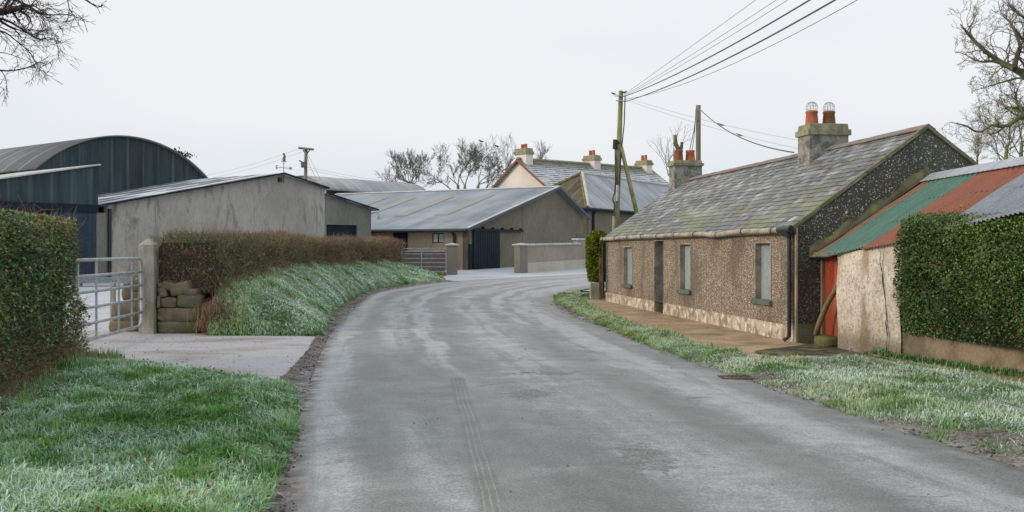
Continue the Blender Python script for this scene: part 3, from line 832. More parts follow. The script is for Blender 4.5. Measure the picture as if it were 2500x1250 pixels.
def leaves(name, P, Nrm, size, mat, parent, tint, spread=1.0, aspect=0.6):
    n = len(P)
    d = unit(Nrm * 0.6 + rng.normal(0, spread, (n, 3)))
    r = unit(np.cross(d, rng.normal(0, 1, (n, 3))))
    s = (size * rng.uniform(0.6, 1.35, n))[:, None]
    a = P - d * 0; b = P + d * s * 0.5 + r * s * aspect * 0.5; c = P + d * s; e = P + d * s * 0.5 - r * s * aspect * 0.5
    V = np.stack([a, b, c, e], 1).reshape(-1, 3)
    F = np.arange(n * 4).reshape(n, 4)
    return np_mesh(name, V, F, mat, parent, attrs={"tint": np.repeat(np.clip(tint, 0, 1), 4)})

def sticks(name, P, Dr, L, r, mat, parent, tint, bend=0.25):
    n = len(P)
    u = unit(np.cross(Dr, rng.normal(0, 1, (n, 3)))); v = np.cross(Dr, u)
    M = P + Dr * (L * 0.5)[:, None] + rng.normal(0, 1, (n, 3)) * (L * bend * 0.3)[:, None]
    E = P + Dr * L[:, None] + rng.normal(0, 1, (n, 3)) * (L * bend * 0.4)[:, None]
    rr = r[:, None]
    ring = lambda Q, k: [Q + u * rr * k, Q + (-0.5 * u + 0.87 * v) * rr * k, Q + (-0.5 * u - 0.87 * v) * rr * k]
    V = np.stack(ring(P, 1) + ring(M, 0.8) + ring(E, 0.45), 1).reshape(-1, 3)
    f = []
    for k in (0, 3):
        for j in range(3): f.append([k + j, k + (j + 1) % 3, k + 3 + (j + 1) % 3, k + 3 + j])
    F = (np.arange(n)[:, None, None] * 9 + np.array(f)[None]).reshape(-1, 4)
    return np_mesh(name, V, F, mat, parent, attrs={"tint": np.repeat(np.clip(tint, 0, 1), 9)})

def blades(name, P, H, W, lean, mat, parent=None, tint=None, frost=None, origin=(0, 0, 0), az=None):
    n = len(P)
    if az is None: az = rng.uniform(0, 2 * np.pi, n)
    dx = np.c_[np.cos(az), np.sin(az), np.zeros(n)]
    sx = np.c_[-np.sin(az), np.cos(az), np.zeros(n)]
    sx = sx * np.cos(0.6) + dx * 0.0
    up = np.array([0, 0, 1.0])
    h = H[:, None]; l = lean[:, None]; w2 = (W / 2)[:, None]
    m = P + up * h * 0.6 * (1 - 0.25 * l) + dx * h * l * 0.35
    t = P + up * h * (1 - 0.62 * l) + dx * h * l * 1.0
    V = np.stack([P - sx * w2, P + sx * w2, m - sx * w2 * 0.8, m + sx * w2 * 0.8, t], 1).reshape(-1, 3)
    f = np.array([[0, 1, 3], [0, 3, 2], [2, 3, 4]])
    F = (np.arange(n)[:, None, None] * 5 + f[None]).reshape(-1, 3)
    fr = np.stack([frost * 0.35, frost * 0.35, frost * 0.9, frost * 0.9, frost * 1.15], 1).ravel()
    return np_mesh(name, V, F, mat, parent, origin=origin, attrs={"tint": np.repeat(np.clip(tint, 0, 1), 5), "frost": np.clip(fr, 0, 1)})

def grass_on(l, name, dens, hh, mat, label, fthr=(0.42, 0.62), width=0.006, clump=1.0, vweight=None, hmul=None, fmax=0.9, margin=0.0, tmul=None, fmul=None):
    n = int(l.area() * dens)
    v = rng.uniform(0, 1, n); u = rng.uniform(-margin, 1 + margin, n)
    if vweight is not None:
        k = rng.uniform(0, 1, n) < vweight(v); u, v = u[k], v[k]
    P = l.pt(np.clip(u, 0, 1), v)
    cl = fbm(P[:, 0] * 2.2, P[:, 1] * 2.2, 31)
    cl2 = fbm(P[:, 0] * 0.9, P[:, 1] * 0.9, 41)
    # tufts
    keep = rng.uniform(0, 1, len(P)) < np.clip(0.35 + 1.6 * (cl - 0.3), 0.25, 1)
    u, v, P, cl, cl2 = u[keep], v[keep], P[keep], cl[keep], cl2[keep]
    # uneven outer edge of the turf
    e = 0.06 * fbm(P[:, 0] * 3, P[:, 1] * 3, 77)
    H = hh * (0.45 + 1.5 * np.clip(cl - 0.25, 0, 1) * clump) * rng.uniform(0.6, 1.3, len(P))
    if hmul is not None: H = H * hmul(u, v)
    fn = fbm(P[:, 0] * 1.3 + 5, P[:, 1] * 1.3, 55)
    fn2 = fbm(P[:, 0] * 6, P[:, 1] * 6, 58)
    fr = np.clip((0.65 * fn + 0.35 * fn2 - fthr[0]) / (fthr[1] - fthr[0]), 0, 1)
    fr = fr * fmax * np.where(rng.uniform(0, 1, len(P)) < 0.3, rng.uniform(0.1, 0.4, len(P)), rng.uniform(0.6, 1.15, len(P))) * np.clip(1.25 - 1.0 * np.clip(cl - 0.55, 0, 1) * 3, 0.25, 1)
    ti = np.clip(0.05 + 0.75 * cl2 + rng.normal(0, 0.22, len(P)), 0, 1)
    if fmul is not None: fr = fr * np.clip(fmul(u, v) + 0.5 * (fn2 - 0.5), 0.05, 1.2)
    if tmul is not None: ti = np.clip(ti + tmul(u, v), 0, 1)
    wd = width * rng.uniform(0.6, 1.4, len(P)) * np.maximum(1, P[:, 1] / 12)
    az = 2 * np.pi * fbm(P[:, 0] * 1.4, P[:, 1] * 1.4, 91) * 2 + rng.normal(0, 0.9, len(P))
    lean = np.clip(rng.normal(0.68, 0.28, len(P)) + (fr - 0.3) * 0.4, 0.05, 1.3)
    az = az + rng.normal(0, 0.9, len(P))
    lg = rng.uniform(0, 1, len(P)) < 0.1
    H = np.where(lg, H * 1.7, H); lean = np.where(lg, np.clip(lean + 0.25, 0, 1.35), lean); fr = np.where(lg & (fr > 0.15), fr * 1.35, fr)
    o = blades(name, P - [0, 0, 0.005], H, wd, lean, mat, None, ti, fr, az=az)
    return props(o, label, "grass", kind="stuff")

# left foreground turf
gl = Loft([(-5.0, 2.0), (-5.2, 6.0), (-5.6, 10.0), (-6.2, 13.3), (-7.4, 17.0)], [(-1.5, 2.0), (-1.56, 6.0), (-1.85, 8.5), (-2.25, 10.8), (-2.72, 12.8)], n=60, m=34, dz=-0.01,
          z=lambda u, v, x, y: 0.10 * np.clip(np.minimum(np.minimum(u, 1 - u) * 8, (1 - v) * 9), 0, 1) ** .6 * (0.5 + fbm(x * 1.5, y * 1.5, 12)))
props(gl.mesh("turf", MAT['turf']), kind="structure")
grass_on(gl, "grass", 6200, 0.115, MAT['blade'], "thick half frosted grass on the left verge below the big hedge", fthr=(0.38, 0.60), width=0.0095, fmax=0.8, fmul=lambda u, v: 1.05 - 0.7 * np.clip((u - 0.8) * 4, 0, 1) - 0.6 * np.clip((0.2 - u) * 4, 0, 1), tmul=lambda u, v: 0.06 + 0 * u, hmul=lambda u, v: 0.45 + 0.55 * np.clip((1 - v) * 7, 0, 1))

# right verge, from the far corner of the cottage down to the low wall
VO = [gp(1350, 725), gp(1366, 746), gp(1424, 778), gp(1494, 808), gp(1592, 849), gp(1690, 884), gp(1790, 920), gp(1892, 952), gp(1995, 989), gp(2245, 1068), gp(2495, 1132), (5.1, 3.0)]
VI = [gp(1446, 716), gp(1432, 742), gp(1490, 771), gp(1565, 796), gp(1665, 828), gp(1760, 860), gp(1840, 884), gp(1930, 903), gp(2040, 897), gp(2230, 890), (6.5, 13.2), (7.4, 8.0), (8.4, 3.0)]
gr = Loft(VI, VO, n=110, m=16, dz=-0.01, z=lambda u, v, x, y: np.where(v < .6, .07, .13) * np.clip(np.minimum(u * 3, (1 - u) * 5), 0, 1) * (0.5 + fbm(x * 1.5, y * 1.5, 22)))
props(gr.mesh("turf", MAT['turf']), kind="structure")
grass_on(gr, "grass", 5200, 0.075, MAT['blade_pale'], "frost whitened low grass on the right verge in front of cottage and low wall", fthr=(0.26, 0.48), width=0.0085, fmax=1.0, fmul=lambda u, v: 0.45 + 0.6 * np.clip((v - 0.5) * 6, 0, 1) - 0.5 * np.clip((0.25 - u) * 4, 0, 1) * (v > 0.62) - 0.45 * np.clip((u - 0.8) * 5, 0, 1), tmul=lambda u, v: 0.12 + 0.1 * (v < 0.5), hmul=lambda u, v: np.where((v < .62) & (u < .3), .6, 1.0))

# bank on the left with the thorn hedge along its top
BF = [(-3.75, 20.3), (-4.15, 23), (-4.6, 26), (-5.0, 30), (-5.35, 34.5), (-5.45, 38.5), (-4.9, 42.5), (-3.7, 45.4), (-3.0, 47.2)]
BT = [(-6.05, 20.3), (-6.25, 23.5), (-6.4, 27), (-6.65, 31), (-6.85, 35.5), (-6.8, 40), (-6.35, 44.5), (-5.8, 49), (-5.2, 52.5)]
def bz(u, v, x, y):
    hgt = 0.98 + 0.24 * np.clip(v / 0.2, 0, 1) - 0.42 * np.clip((v - 0.45) / 0.5, 0, 1) - 0.35 * np.clip((v - 0.88) / 0.12, 0, 1)
    hgt = hgt * np.clip(v / 0.035, 0, 1) ** 0.6
    return hgt * np.clip(u * 1.12, 0, 1) ** 0.7 * 1.0 + 0.16 * (fbm(x * 1.1, y * 0.8, 4) - 0.5) * np.clip(u * 5, 0, 1)
bank = Loft(BF, BT, n=80, m=16, dz=0.0, z=bz)
props(bank.mesh("grass_bank", MAT['turf']), kind="structure")
MAT['blade_bank'] = m_blades('bank_blade', [(0.0, (0.08, 0.22, 0.06)), (0.4, (0.15, 0.37, 0.10)), (0.75, (0.27, 0.47, 0.12)), (1.0, (0.52, 0.42, 0.22))], (0.78, 0.90, 0.84))
grass_on(bank, "grass", 3400, 0.105, MAT['blade_bank'], "frosty long grass covering the sloping bank under the thorn hedge", fthr=(0.26, 0.50), width=0.010, fmax=0.85,
         tmul=lambda u, v: 0.08 + 0.45 * np.clip(u - 0.45, 0, 1), fmul=lambda u, v: 1.1 - 0.9 * np.clip(u - 0.35, 0, 1) - 0.6 * np.clip(0.15 - u, 0, 1) * 5)

# ------------------------------------------------------------------ hedges
def hedge_body(path2, h, wd, zb, ztop, core_mat, name, label, cat_loc, seed=0, inset=0.12, foliage=None, endcap=True, lump=0.12):
    """front line path2 (seen side), body width wd to the far side; returns sampler"""
    A, L = resample(path2, 60)
    t = np.gradient(A[:, :2], axis=0); t /= np.linalg.norm(t, axis=1, keepdims=True)
    n = np.c_[t[:, 1], -t[:, 0]]
    if n[30, 0] * wd < 0: pass
    return A, t, n, L

def hedge_points(A, nside, zb, zt, wd, n, seed=0, lump=0.12, top=0.3, ends=True, shell=0.16, batter=0.0):
    """random points on a box-like hedge: front face, top and both ends. A: front line (m,2); nside: outward normals"""
    m = len(A)
    L = np.sum(np.linalg.norm(np.diff(A, axis=0), axis=1))
    H = float(np.mean(zt) - np.mean(zb))
    areas = np.array([L * H, L * abs(wd), abs(wd) * H if ends else 0, abs(wd) * H if ends else 0])
    k = (areas / areas.sum() * n).astype(int)
    out = []; nor = []; par = []
    def base(s):
        i = np.clip(s * (m - 1), 0, m - 1.001); j = i.astype(int); f = (i - j)
        P = A[j] * (1 - f)[:, None] + A[j + 1] * f[:, None]
        N = nside[j]
        zb_ = zb[j] * (1 - f) + zb[j + 1] * f; zt_ = zt[j] * (1 - f) + zt[j + 1] * f
        return P, N, zb_, zt_
    for face in range(4):
        q = k[face]
        if q == 0: continue
        s = rng.uniform(0, 1, q); r = rng.uniform(0, 1, q)
        if face == 0: w_ = np.zeros(q); zz = r
        elif face == 1: w_ = r; zz = np.ones(q)
        else:
            w_ = r; zz = rng.uniform(0, 1, q); s = np.full(q, 0.0 if face == 2 else 1.0)
        P, N, b_, t_ = base(s)
        T = np.c_[-N[:, 1], N[:, 0]]
        z = b_ + (t_ - b_) * zz
        # rounded shoulders
        rd = 0.25 * np.clip(zz - 0.8, 0, 1) * 5
        off = w_ * abs(wd)
        X = P - N * off[:, None]
        nn = np.zeros((q, 3))
        if face == 0: nn[:, :2] = N; X = X - N * (rd * 0.35 * (zz > 0.8) ** 1)[:, None] + N * (batter * (1 - zz))[:, None]
        elif face == 1:
            nn[:, 2] = 1; z = z - 0.12 * (np.abs(2 * w_ - 1) ** 6)
        else:
            sg = -1 if face == 2 else 1
            tt = A[1] - A[0] if face == 2 else A[-1] - A[-2]
            tt = tt / np.linalg.norm(tt) * sg
            nn[:, :2] = tt; X = X - tt * (rd * 0.3)[:, None]
        l1 = fbm(X[:, 0] * 1.6 + X[:, 1] * 1.3 + seed, z * 1.6, 5 + seed) - 0.5
        l2 = fbm(X[:, 0] * 5 + X[:, 1] * 4, z * 5, 15 + seed) - 0.5
        dpt = -rng.exponential(shell * 0.5, q) + l1 * lump * 2 + l2 * lump
        Q = np.c_[X, z] + nn * dpt[:, None]
        out.append(Q); nor.append(nn); par.append(np.c_[s, zz, l1, l2, np.full(q, face)])
    return np.vstack(out), np.vstack(nor), np.vstack(par)

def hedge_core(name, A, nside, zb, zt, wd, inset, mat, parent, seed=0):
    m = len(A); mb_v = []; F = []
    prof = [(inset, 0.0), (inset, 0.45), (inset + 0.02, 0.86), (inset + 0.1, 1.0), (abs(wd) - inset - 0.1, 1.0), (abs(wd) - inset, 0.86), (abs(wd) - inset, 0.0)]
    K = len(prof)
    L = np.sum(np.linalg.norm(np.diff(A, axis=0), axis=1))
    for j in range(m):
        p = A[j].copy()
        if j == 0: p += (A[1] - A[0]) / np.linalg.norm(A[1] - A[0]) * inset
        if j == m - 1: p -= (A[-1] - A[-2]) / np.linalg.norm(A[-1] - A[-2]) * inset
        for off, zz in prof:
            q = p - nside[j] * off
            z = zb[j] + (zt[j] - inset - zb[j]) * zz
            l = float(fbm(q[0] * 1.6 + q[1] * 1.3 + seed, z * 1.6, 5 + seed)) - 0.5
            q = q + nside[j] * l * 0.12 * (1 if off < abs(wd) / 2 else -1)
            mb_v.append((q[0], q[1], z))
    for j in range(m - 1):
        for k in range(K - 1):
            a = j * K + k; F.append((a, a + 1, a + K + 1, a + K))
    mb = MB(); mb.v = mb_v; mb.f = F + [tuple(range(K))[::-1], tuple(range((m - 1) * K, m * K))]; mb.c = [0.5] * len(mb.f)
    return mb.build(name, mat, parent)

def normals_of(A, toward):
    t = np.gradient(A, axis=0); t /= np.linalg.norm(t, axis=1, keepdims=True)
    n = np.c_[t[:, 1], -t[:, 0]]
    mid = len(A) // 2
    if np.dot(n[mid], np.array(toward) - A[mid]) < 0: n = -n
    return n

# big clipped hedge, left foreground
A, _ = resample([(-4.7, 7.5), (-5.15, 9.5), (-5.7, 11.5), (-6.3, 13.8), (-6.75, 15.9)], 24)
N_ = normals_of(A, (0, 10))
zb = np.full(24, 0.02); zt = np.linspace(2.16, 2.18, 24) + 0.04 * (fbm(np.arange(24) * 0.6, np.zeros(24), 3) - .5)
h1 = thing("hedge", "large dense green and brown hedge at the left edge, nearest the camera", "hedge", (-6.8, 12.5, 0))
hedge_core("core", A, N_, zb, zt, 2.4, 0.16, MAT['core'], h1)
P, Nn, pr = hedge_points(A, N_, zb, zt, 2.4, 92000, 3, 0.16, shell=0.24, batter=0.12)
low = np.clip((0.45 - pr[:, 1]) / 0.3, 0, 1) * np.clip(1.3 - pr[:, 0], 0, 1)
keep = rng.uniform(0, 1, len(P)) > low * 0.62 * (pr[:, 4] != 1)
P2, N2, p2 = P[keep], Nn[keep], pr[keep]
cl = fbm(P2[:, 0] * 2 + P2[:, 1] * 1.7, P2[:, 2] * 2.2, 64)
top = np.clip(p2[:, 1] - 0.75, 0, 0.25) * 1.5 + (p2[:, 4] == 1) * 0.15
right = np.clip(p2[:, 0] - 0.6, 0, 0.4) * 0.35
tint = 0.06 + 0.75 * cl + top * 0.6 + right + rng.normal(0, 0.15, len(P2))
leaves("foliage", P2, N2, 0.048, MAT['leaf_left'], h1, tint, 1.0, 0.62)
k = rng.uniform(0, 1, len(P)) < 0.035 + 0.07 * (pr[:, 4] != 1) + 0.28 * low
P3, N3, p3 = P[k], Nn[k], pr[k]
sticks("twigs", P3, unit(N3 * 0.5 + rng.normal(0, 0.7, (len(P3), 3)) + [0, 0, 0.3]), rng.uniform(0.08, 0.34, len(P3)), rng.uniform(0.0016, 0.0035, len(P3)), MAT['twig'], h1, rng.beta(2, 2, len(P3)) * 0.9 + 0.05)

# dry grass and weeds at the foot of the hedge
fl = Loft([(-5.2, 7.5), (-5.6, 9.5), (-6.15, 11.5), (-6.75, 13.8), (-7.5, 16.4)], [(-4.35, 7.5), (-4.75, 9.5), (-5.2, 11.5), (-5.7, 13.8), (-6.0, 15.9)], n=30, m=8)
n = 9000
u = rng.uniform(0, 1, n); v = rng.uniform(0, 1, n); P = fl.pt(u, v)
H = rng.uniform(0.12, 0.65, n) * (1 - 0.75 * u) * (0.4 + fbm(P[:, 0] * 2, P[:, 1] * 2, 61)) + 0.05
o = blades("dry_grass", P, H, rng.uniform(0.005, 0.01, n), np.clip(rng.normal(0.35, 0.25, n), 0, 1), MAT['dry_blade'], None, rng.beta(2, 2, n), rng.uniform(0, 0.1, n))
props(o, "dead brown stalks tangled at the foot of the big left hedge", "dead grass", kind="stuff")
n = 9000
u = rng.uniform(0.3, 1, n); v = rng.uniform(0.2, 1, n); P = fl.pt(u, v)
o = blades("weeds", P, rng.uniform(0.05, 0.26, n) * (0.3 + 1.2 * fbm(P[:, 0] * 3, P[:, 1] * 3, 66)), rng.uniform(0.006, 0.014, n), np.clip(rng.normal(0.5, 0.3, n), 0, 1), MAT['blade'], None, rng.beta(2, 2, n) * 0.8 + 0.15, rng.uniform(0, 0.15, n))
props(o, "fresh green weeds along the foot of the big left hedge and driveway edge", "weeds", kind="stuff")

# thorn hedge on the bank
A, _ = resample([(-5.95, 21.0), (-6.05, 23.5), (-6.2, 27), (-6.45, 31), (-6.65, 35.5), (-6.6, 40), (-6.15, 44.5), (-5.75, 48.5), (-5.5, 51.8)], 50)
N_ = normals_of(A, (0, 36))
gz = Gn(A[:, 1])
vv_ = np.linspace(0, 1, 50); zb = gz + 0.94 + 0.28 * np.clip(vv_ / 0.2, 0, 1) - 0.42 * np.clip((vv_ - 0.45) / 0.5, 0, 1) - 0.14
zt = np.linspace(1.97, 2.13, 50) + 0.22 * (fbm(np.arange(50) * 0.45, np.zeros(50), 13) - .5)
h2 = thing("thorn_hedge", "long low reddish brown thorn hedge along the top of the grass bank", "hedge", (-6.6, 36, 0))
hedge_core("core", A, N_, zb, zt, 1.5, 0.14, MAT['core_brown'], h2, 2)
P, Nn, pr = hedge_points(A, N_, zb, zt, 1.5, 60000, 9, 0.24, shell=0.30, batter=0.1)
cl = fbm(P[:, 0] * 0.5 + P[:, 1] * 0.45, P[:, 2] * 2.0, 74)
far = np.clip((P[:, 1] - 24) / 26, 0, 1)
tw = rng.uniform(0, 1, len(P)) < 0.75
tt = 0.02 + 0.6 * cl + rng.normal(0, 0.2, len(P)) + 0.10 + 0.18 * far
sticks("twigs", P[tw], unit(Nn[tw] * 0.3 + rng.normal(0, 0.6, (tw.sum(), 3)) + [0, 0, 0.5]), rng.uniform(0.07, 0.24, tw.sum()), rng.uniform(0.002, 0.0045, tw.sum()) * (1 + far[tw]), MAT['twig'], h2, tt[tw])
gn = fbm(P[:, 0] * 0.3 + P[:, 1] * 0.35, P[:, 2] * 1.2, 84)
lf = (rng.uniform(0, 1, len(P)) < np.clip((gn - 0.26 - 0.12 * far) * 2.8 + 0.3 * (pr[:, 1] > 0.75) * (1 - far), 0.05, 0.85))
leaves("foliage", P[lf], Nn[lf], 0.05, MAT['leaf_thorn'], h2, np.clip(0.05 + 0.55 * rng.uniform(0, 1, lf.sum()) + 0.35 * far[lf], 0, 1))

# clipped privet hedge on the right
A, _ = resample([(5.72, 15.2), (5.92, 14.4), (6.14, 13.4), (6.42, 12.3), (6.85, 10.8)], 24)
N_ = normals_of(A, (0, 12))
zb = np.linspace(0.46, 0.50, 24); zt = np.linspace(2.16, 2.19, 24) + 0.05 * (fbm(np.arange(24) * 0.7, np.zeros(24), 23) - .5)
h3 = thing("hedge", "clipped dark green privet hedge at the right edge above the low block wall", "hedge", (7.0, 13.2, 0.3))
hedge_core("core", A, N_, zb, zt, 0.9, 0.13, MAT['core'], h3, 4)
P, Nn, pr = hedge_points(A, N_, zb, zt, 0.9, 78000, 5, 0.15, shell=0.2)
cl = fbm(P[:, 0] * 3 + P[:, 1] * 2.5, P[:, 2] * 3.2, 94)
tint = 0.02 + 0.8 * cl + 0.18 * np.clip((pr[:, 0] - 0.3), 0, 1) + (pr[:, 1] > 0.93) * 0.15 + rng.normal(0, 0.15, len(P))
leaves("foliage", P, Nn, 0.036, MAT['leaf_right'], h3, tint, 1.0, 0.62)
k = rng.uniform(0, 1, len(P)) < 0.06
sticks("twigs", P[k], unit(Nn[k] + rng.normal(0, 0.6, (k.sum(), 3))), rng.uniform(0.05, 0.18, k.sum()), rng.uniform(0.0015, 0.003, k.sum()), MAT['twig'], h3, rng.beta(2, 2, k.sum()))
# stray shoots on top
sp = []
for px, D in ((2455, 14.2), (2480, 14.0), (2390, 14.6), (2495, 13.9), (2350, 14.8)):
    b = at(px, 530, D)
    for q in range(3):
        sp.append((b.x + random.uniform(-.05, .05), b.y, 2.1))
sp = np.array(sp); dr = unit(np.c_[rng.normal(0, .25, len(sp)), rng.normal(0, .25, len(sp)), np.ones(len(sp))])
Ls = rng.uniform(0.12, 0.34, len(sp))
sticks("twigs", sp, dr, Ls, np.full(len(sp), 0.003), MAT['twig'], h3, rng.uniform(0, 1, len(sp)), 0.1)
k = rng.uniform(0, 1, 260); ii = rng.integers(0, len(sp), 260)
leaves("foliage", sp[ii] + dr[ii] * (Ls[ii] * k)[:, None], dr[ii], 0.035, MAT['leaf_right'], h3, rng.uniform(0.5, 0.9, 260))

# golden conifer bush beside the far end of the cottage
b0 = at(1459, 690, 35.6)
h4 = thing("conifer_bush", "narrow yellow green clipped conifer bush against the far corner of the cottage", "bush", (b0.x, b0.y, 0.55))
n = 11000
ph = rng.uniform(0, 2 * np.pi, n); zz = rng.uniform(0, 1, n)
rad = 0.36 * np.clip(1 - np.clip(zz - 0.82, 0, 1) ** 2 * 22, 0.05, 1) * np.clip(0.72 + zz * 1.2, 0, 1)
lump = fbm(ph * 2, zz * 5, 7)
rad = rad * (0.86 + 0.28 * lump) * rng.uniform(0.82, 1.03, n)
P = np.c_[b0.x + rad * np.cos(ph), b0.y + rad * np.sin(ph) * 1.4, 0.62 + zz * 1.72]
Nn = np.c_[np.cos(ph), np.sin(ph), 0.3 + zz * 0]
leaves("foliage", P, Nn, 0.07, MAT['leaf_conifer'], h4, 0.15 + 0.75 * lump + rng.normal(0, .15, n), 0.6)
mb = MB(); mb.lathe((b0.x, b0.y, 0.55), [(0.02, 0), (0.22, 0.05), (0.27, 0.6), (0.28, 1.2), (0.2, 1.6), (0.02, 1.7)], 10)
mb.build("core", MAT['core'], h4)
MB().tube([(b0.x, b0.y, 0), (b0.x, b0.y, 0.7)], 0.05).build("trunk", MAT['bark'], h4)

# ------------------------------------------------------------------ cottage
cot = thing("cottage", "long low slate roofed pebbledash cottage with boarded windows beside the road", "cottage", C(LEN / 2, HW, 0))
ops = []
def opening(px0, px1, pt, pb):
    a0, a1 = front.a(px1), front.a(px0)
    am = (a0 + a1) / 2; D = front.D(am)
    # tops and sills measured at the near jamb
    Dn = front.D(a0)
    return (a0, a1, Zat(Dn, pb), Zat(Dn, pt), 0.2)
W1 = opening(1845, 1882, 591, 731); W2 = opening(1661, 1686, 598, 713); W3 = opening(1523, 1543, 607, 710)
DR = opening(1598, 1620, 588, 762)
DR = (DR[0], DR[1], 0.03, DR[3], 0.35)
W1 = W1[:2] + (0.72, 1.83, 0.15); W2 = W2[:2] + (0.72, 1.83, 0.15); W3 = W3[:2] + (0.66, 1.78, 0.15)
PLH = 0.30
MB().wall(front, [0, LEN], PLH, lambda a: ZE, 0.5, [W1, W2, W3, (DR[0], DR[1], PLH, DR[3], 0.35)]).build("front_wall", MAT['pebble'], cot)
# limewashed plinth, a hair proud
pm = MB()
for a0, a1 in ((0.0, DR[0]), (DR[1], LEN)):
    pm.pbox(front, a0, a1, -0.05, PLH, -0.012, 0.49)
pm.build("plinth", MAT['plinth'], cot)
gnear = Pl(O_C, GV, side=-1)
if gnear.n.y > 0: gnear.n = -gnear.n
def gz_(a): return ZE + (ZR - ZE) * (1 - abs(a - HW) / HW)
MB().wall(gnear, [0, HW, 2 * HW], 0.36, lambda a: gz_(a) - 0.03, 0.4).build("gable_wall", MAT['pebble_dark'], cot)
MB().pbox(gnear, -0.01, 2 * HW, -0.05, 0.36, -0.02, 0.4).build("gable_plinth", MAT['green_plinth'], cot)
gf = C(LEN, 0); gfar = Pl((gf.x, gf.y), GV, side=1)
if gfar.n.y < 0: gfar.n = -gfar.n
MB().wall(gfar, [0, HW, 2 * HW], -0.05, lambda a: gz_(a) - 0.04, 0.4).build("far_gable_wall", MAT['pebble_dark'], cot)
bk = C(0, 2 * HW); back = Pl((bk.x, bk.y), DV, side=-1)
if back.n.x < 0: back.n = -back.n
MB().wall(back, [0, LEN], -0.05, lambda a: ZE, 0.4).build("back_wall", MAT['pebble_dark'], cot)

# slates, row over row
sl = MB()
slope = Vector((GV.x * HW, GV.y * HW, ZR - ZE)); SLn = slope.length; su = slope.normalized()
dv3 = Vector((DV.x, DV.y, 0)); nrm = dv3.cross(su).normalized()
if nrm.z < 0: nrm = -nrm
rows = 20; rl = (SLn + 0.12) / rows
eave0 = C(0, 0, ZE) - su * 0.16
for r in range(rows):
    a = -0.02 - (0.14 if r % 2 else 0.0)
    base = eave0 + su * (r * rl)
    while a < LEN + 0.02:
        wd = 0.25 * random.uniform(0.93, 1.07)
        a0 = max(a, -0.03); a1 = min(a + wd - 0.006, LEN + 0.04)
        if a1 - a0 > 0.04:
            # runs of slates keep a similar tone
            k = float(fbm(np.array(a * 0.35), np.array(r * 0.3), 3)) * 0.6 + random.gauss(0.22, 0.17)
            if random.random() < 0.10: k += 0.25
            sl.t = min(1, max(0, k))
            up_ = 0.018 + random.uniform(0, 0.007); sk = random.uniform(-0.01, 0.01)
            lo = base + su * (random.uniform(-0.012, 0.012) + sk)
            A_ = lo + dv3 * a0 + nrm * up_; B_ = lo + dv3 * a1 + nrm * (up_ + random.uniform(-.003, .003)) - su * sk * 2
            Ct = base + dv3 * a1 + su * (rl + 0.03) + nrm * 0.006; D_ = base + dv3 * a0 + su * (rl + 0.03) + nrm * 0.006
            e = nrm * 0.012
            sl.face([A_, B_, Ct, D_]); sl.face([A_ - e, B_ - e, B_, A_]); sl.face([A_ - e, A_, D_, D_ - e]); sl.face([B_, B_ - e, Ct - e, Ct])
        a += wd
sl.t = 0.3
rf = sl.build("roof", MAT['slate'], cot)
und = MB()
und.slab(eave0 + nrm * 0.0, eave0 + dv3 * LEN, C(LEN, HW, ZR), C(0, HW, ZR), 0.05)
und.slab(C(0, HW, ZR), C(LEN, HW, ZR), C(LEN, 2 * HW + 0.15, ZE - 0.1), C(0, 2 * HW + 0.15, ZE - 0.1), 0.05)
und.t = 0.4
und.build("roof_deck", MAT['slate'], cot)
vg = MB()
for side in (0, 1):
    for q in range(9):
        f0 = q / 9; f1 = (q + 1) / 9 - 0.004
        p = C(-0.03, 0, ZE) - su * 0.16; tot = SLn + 0.16
        if side == 0:
            A_ = p + su * tot * f0; B_ = p + su * tot * f1
            vg.slab(A_ + nrm * 0.05, B_ + nrm * 0.05, B_ + dv3 * 0.09 + nrm * 0.05, A_ + dv3 * 0.09 + nrm * 0.05, 0.06)
for (a0, a1) in ((0, 1),):
    pk = C(-0.03, HW, ZR + 0.01); bk_ = C(-0.03, 2 * HW + 0.1, ZE - 0.06)
    vg.slab(pk + Vector((0, 0, .04)), bk_ + Vector((0, 0, .04)), bk_ + dv3 * 0.12 + Vector((0, 0, .04)), pk + dv3 * 0.12 + Vector((0, 0, .04)), 0.06)
vg.build("verge", MAT['verge'], rf)
rt = MB()
a = -0.03
while a < LEN:
    L_ = 0.42; l2 = min(a + L_, LEN + 0.04)
    z = ZR + 0.03 + random.uniform(-.006, .006)
    c0, c1 = C(a, HW, z + 0.03), C(l2 - 0.01, HW, z + 0.03)
    for sg in (-1, 1):
        d0 = C(a, HW + sg * 0.15, z - 0.07); d1 = C(l2 - 0.01, HW + sg * 0.15, z - 0.07)
        rt.slab(c0, c1, d1, d0, 0.02)
    a += L_
rt.build("ridge_tiles", MAT['ridge_tile'], rf)

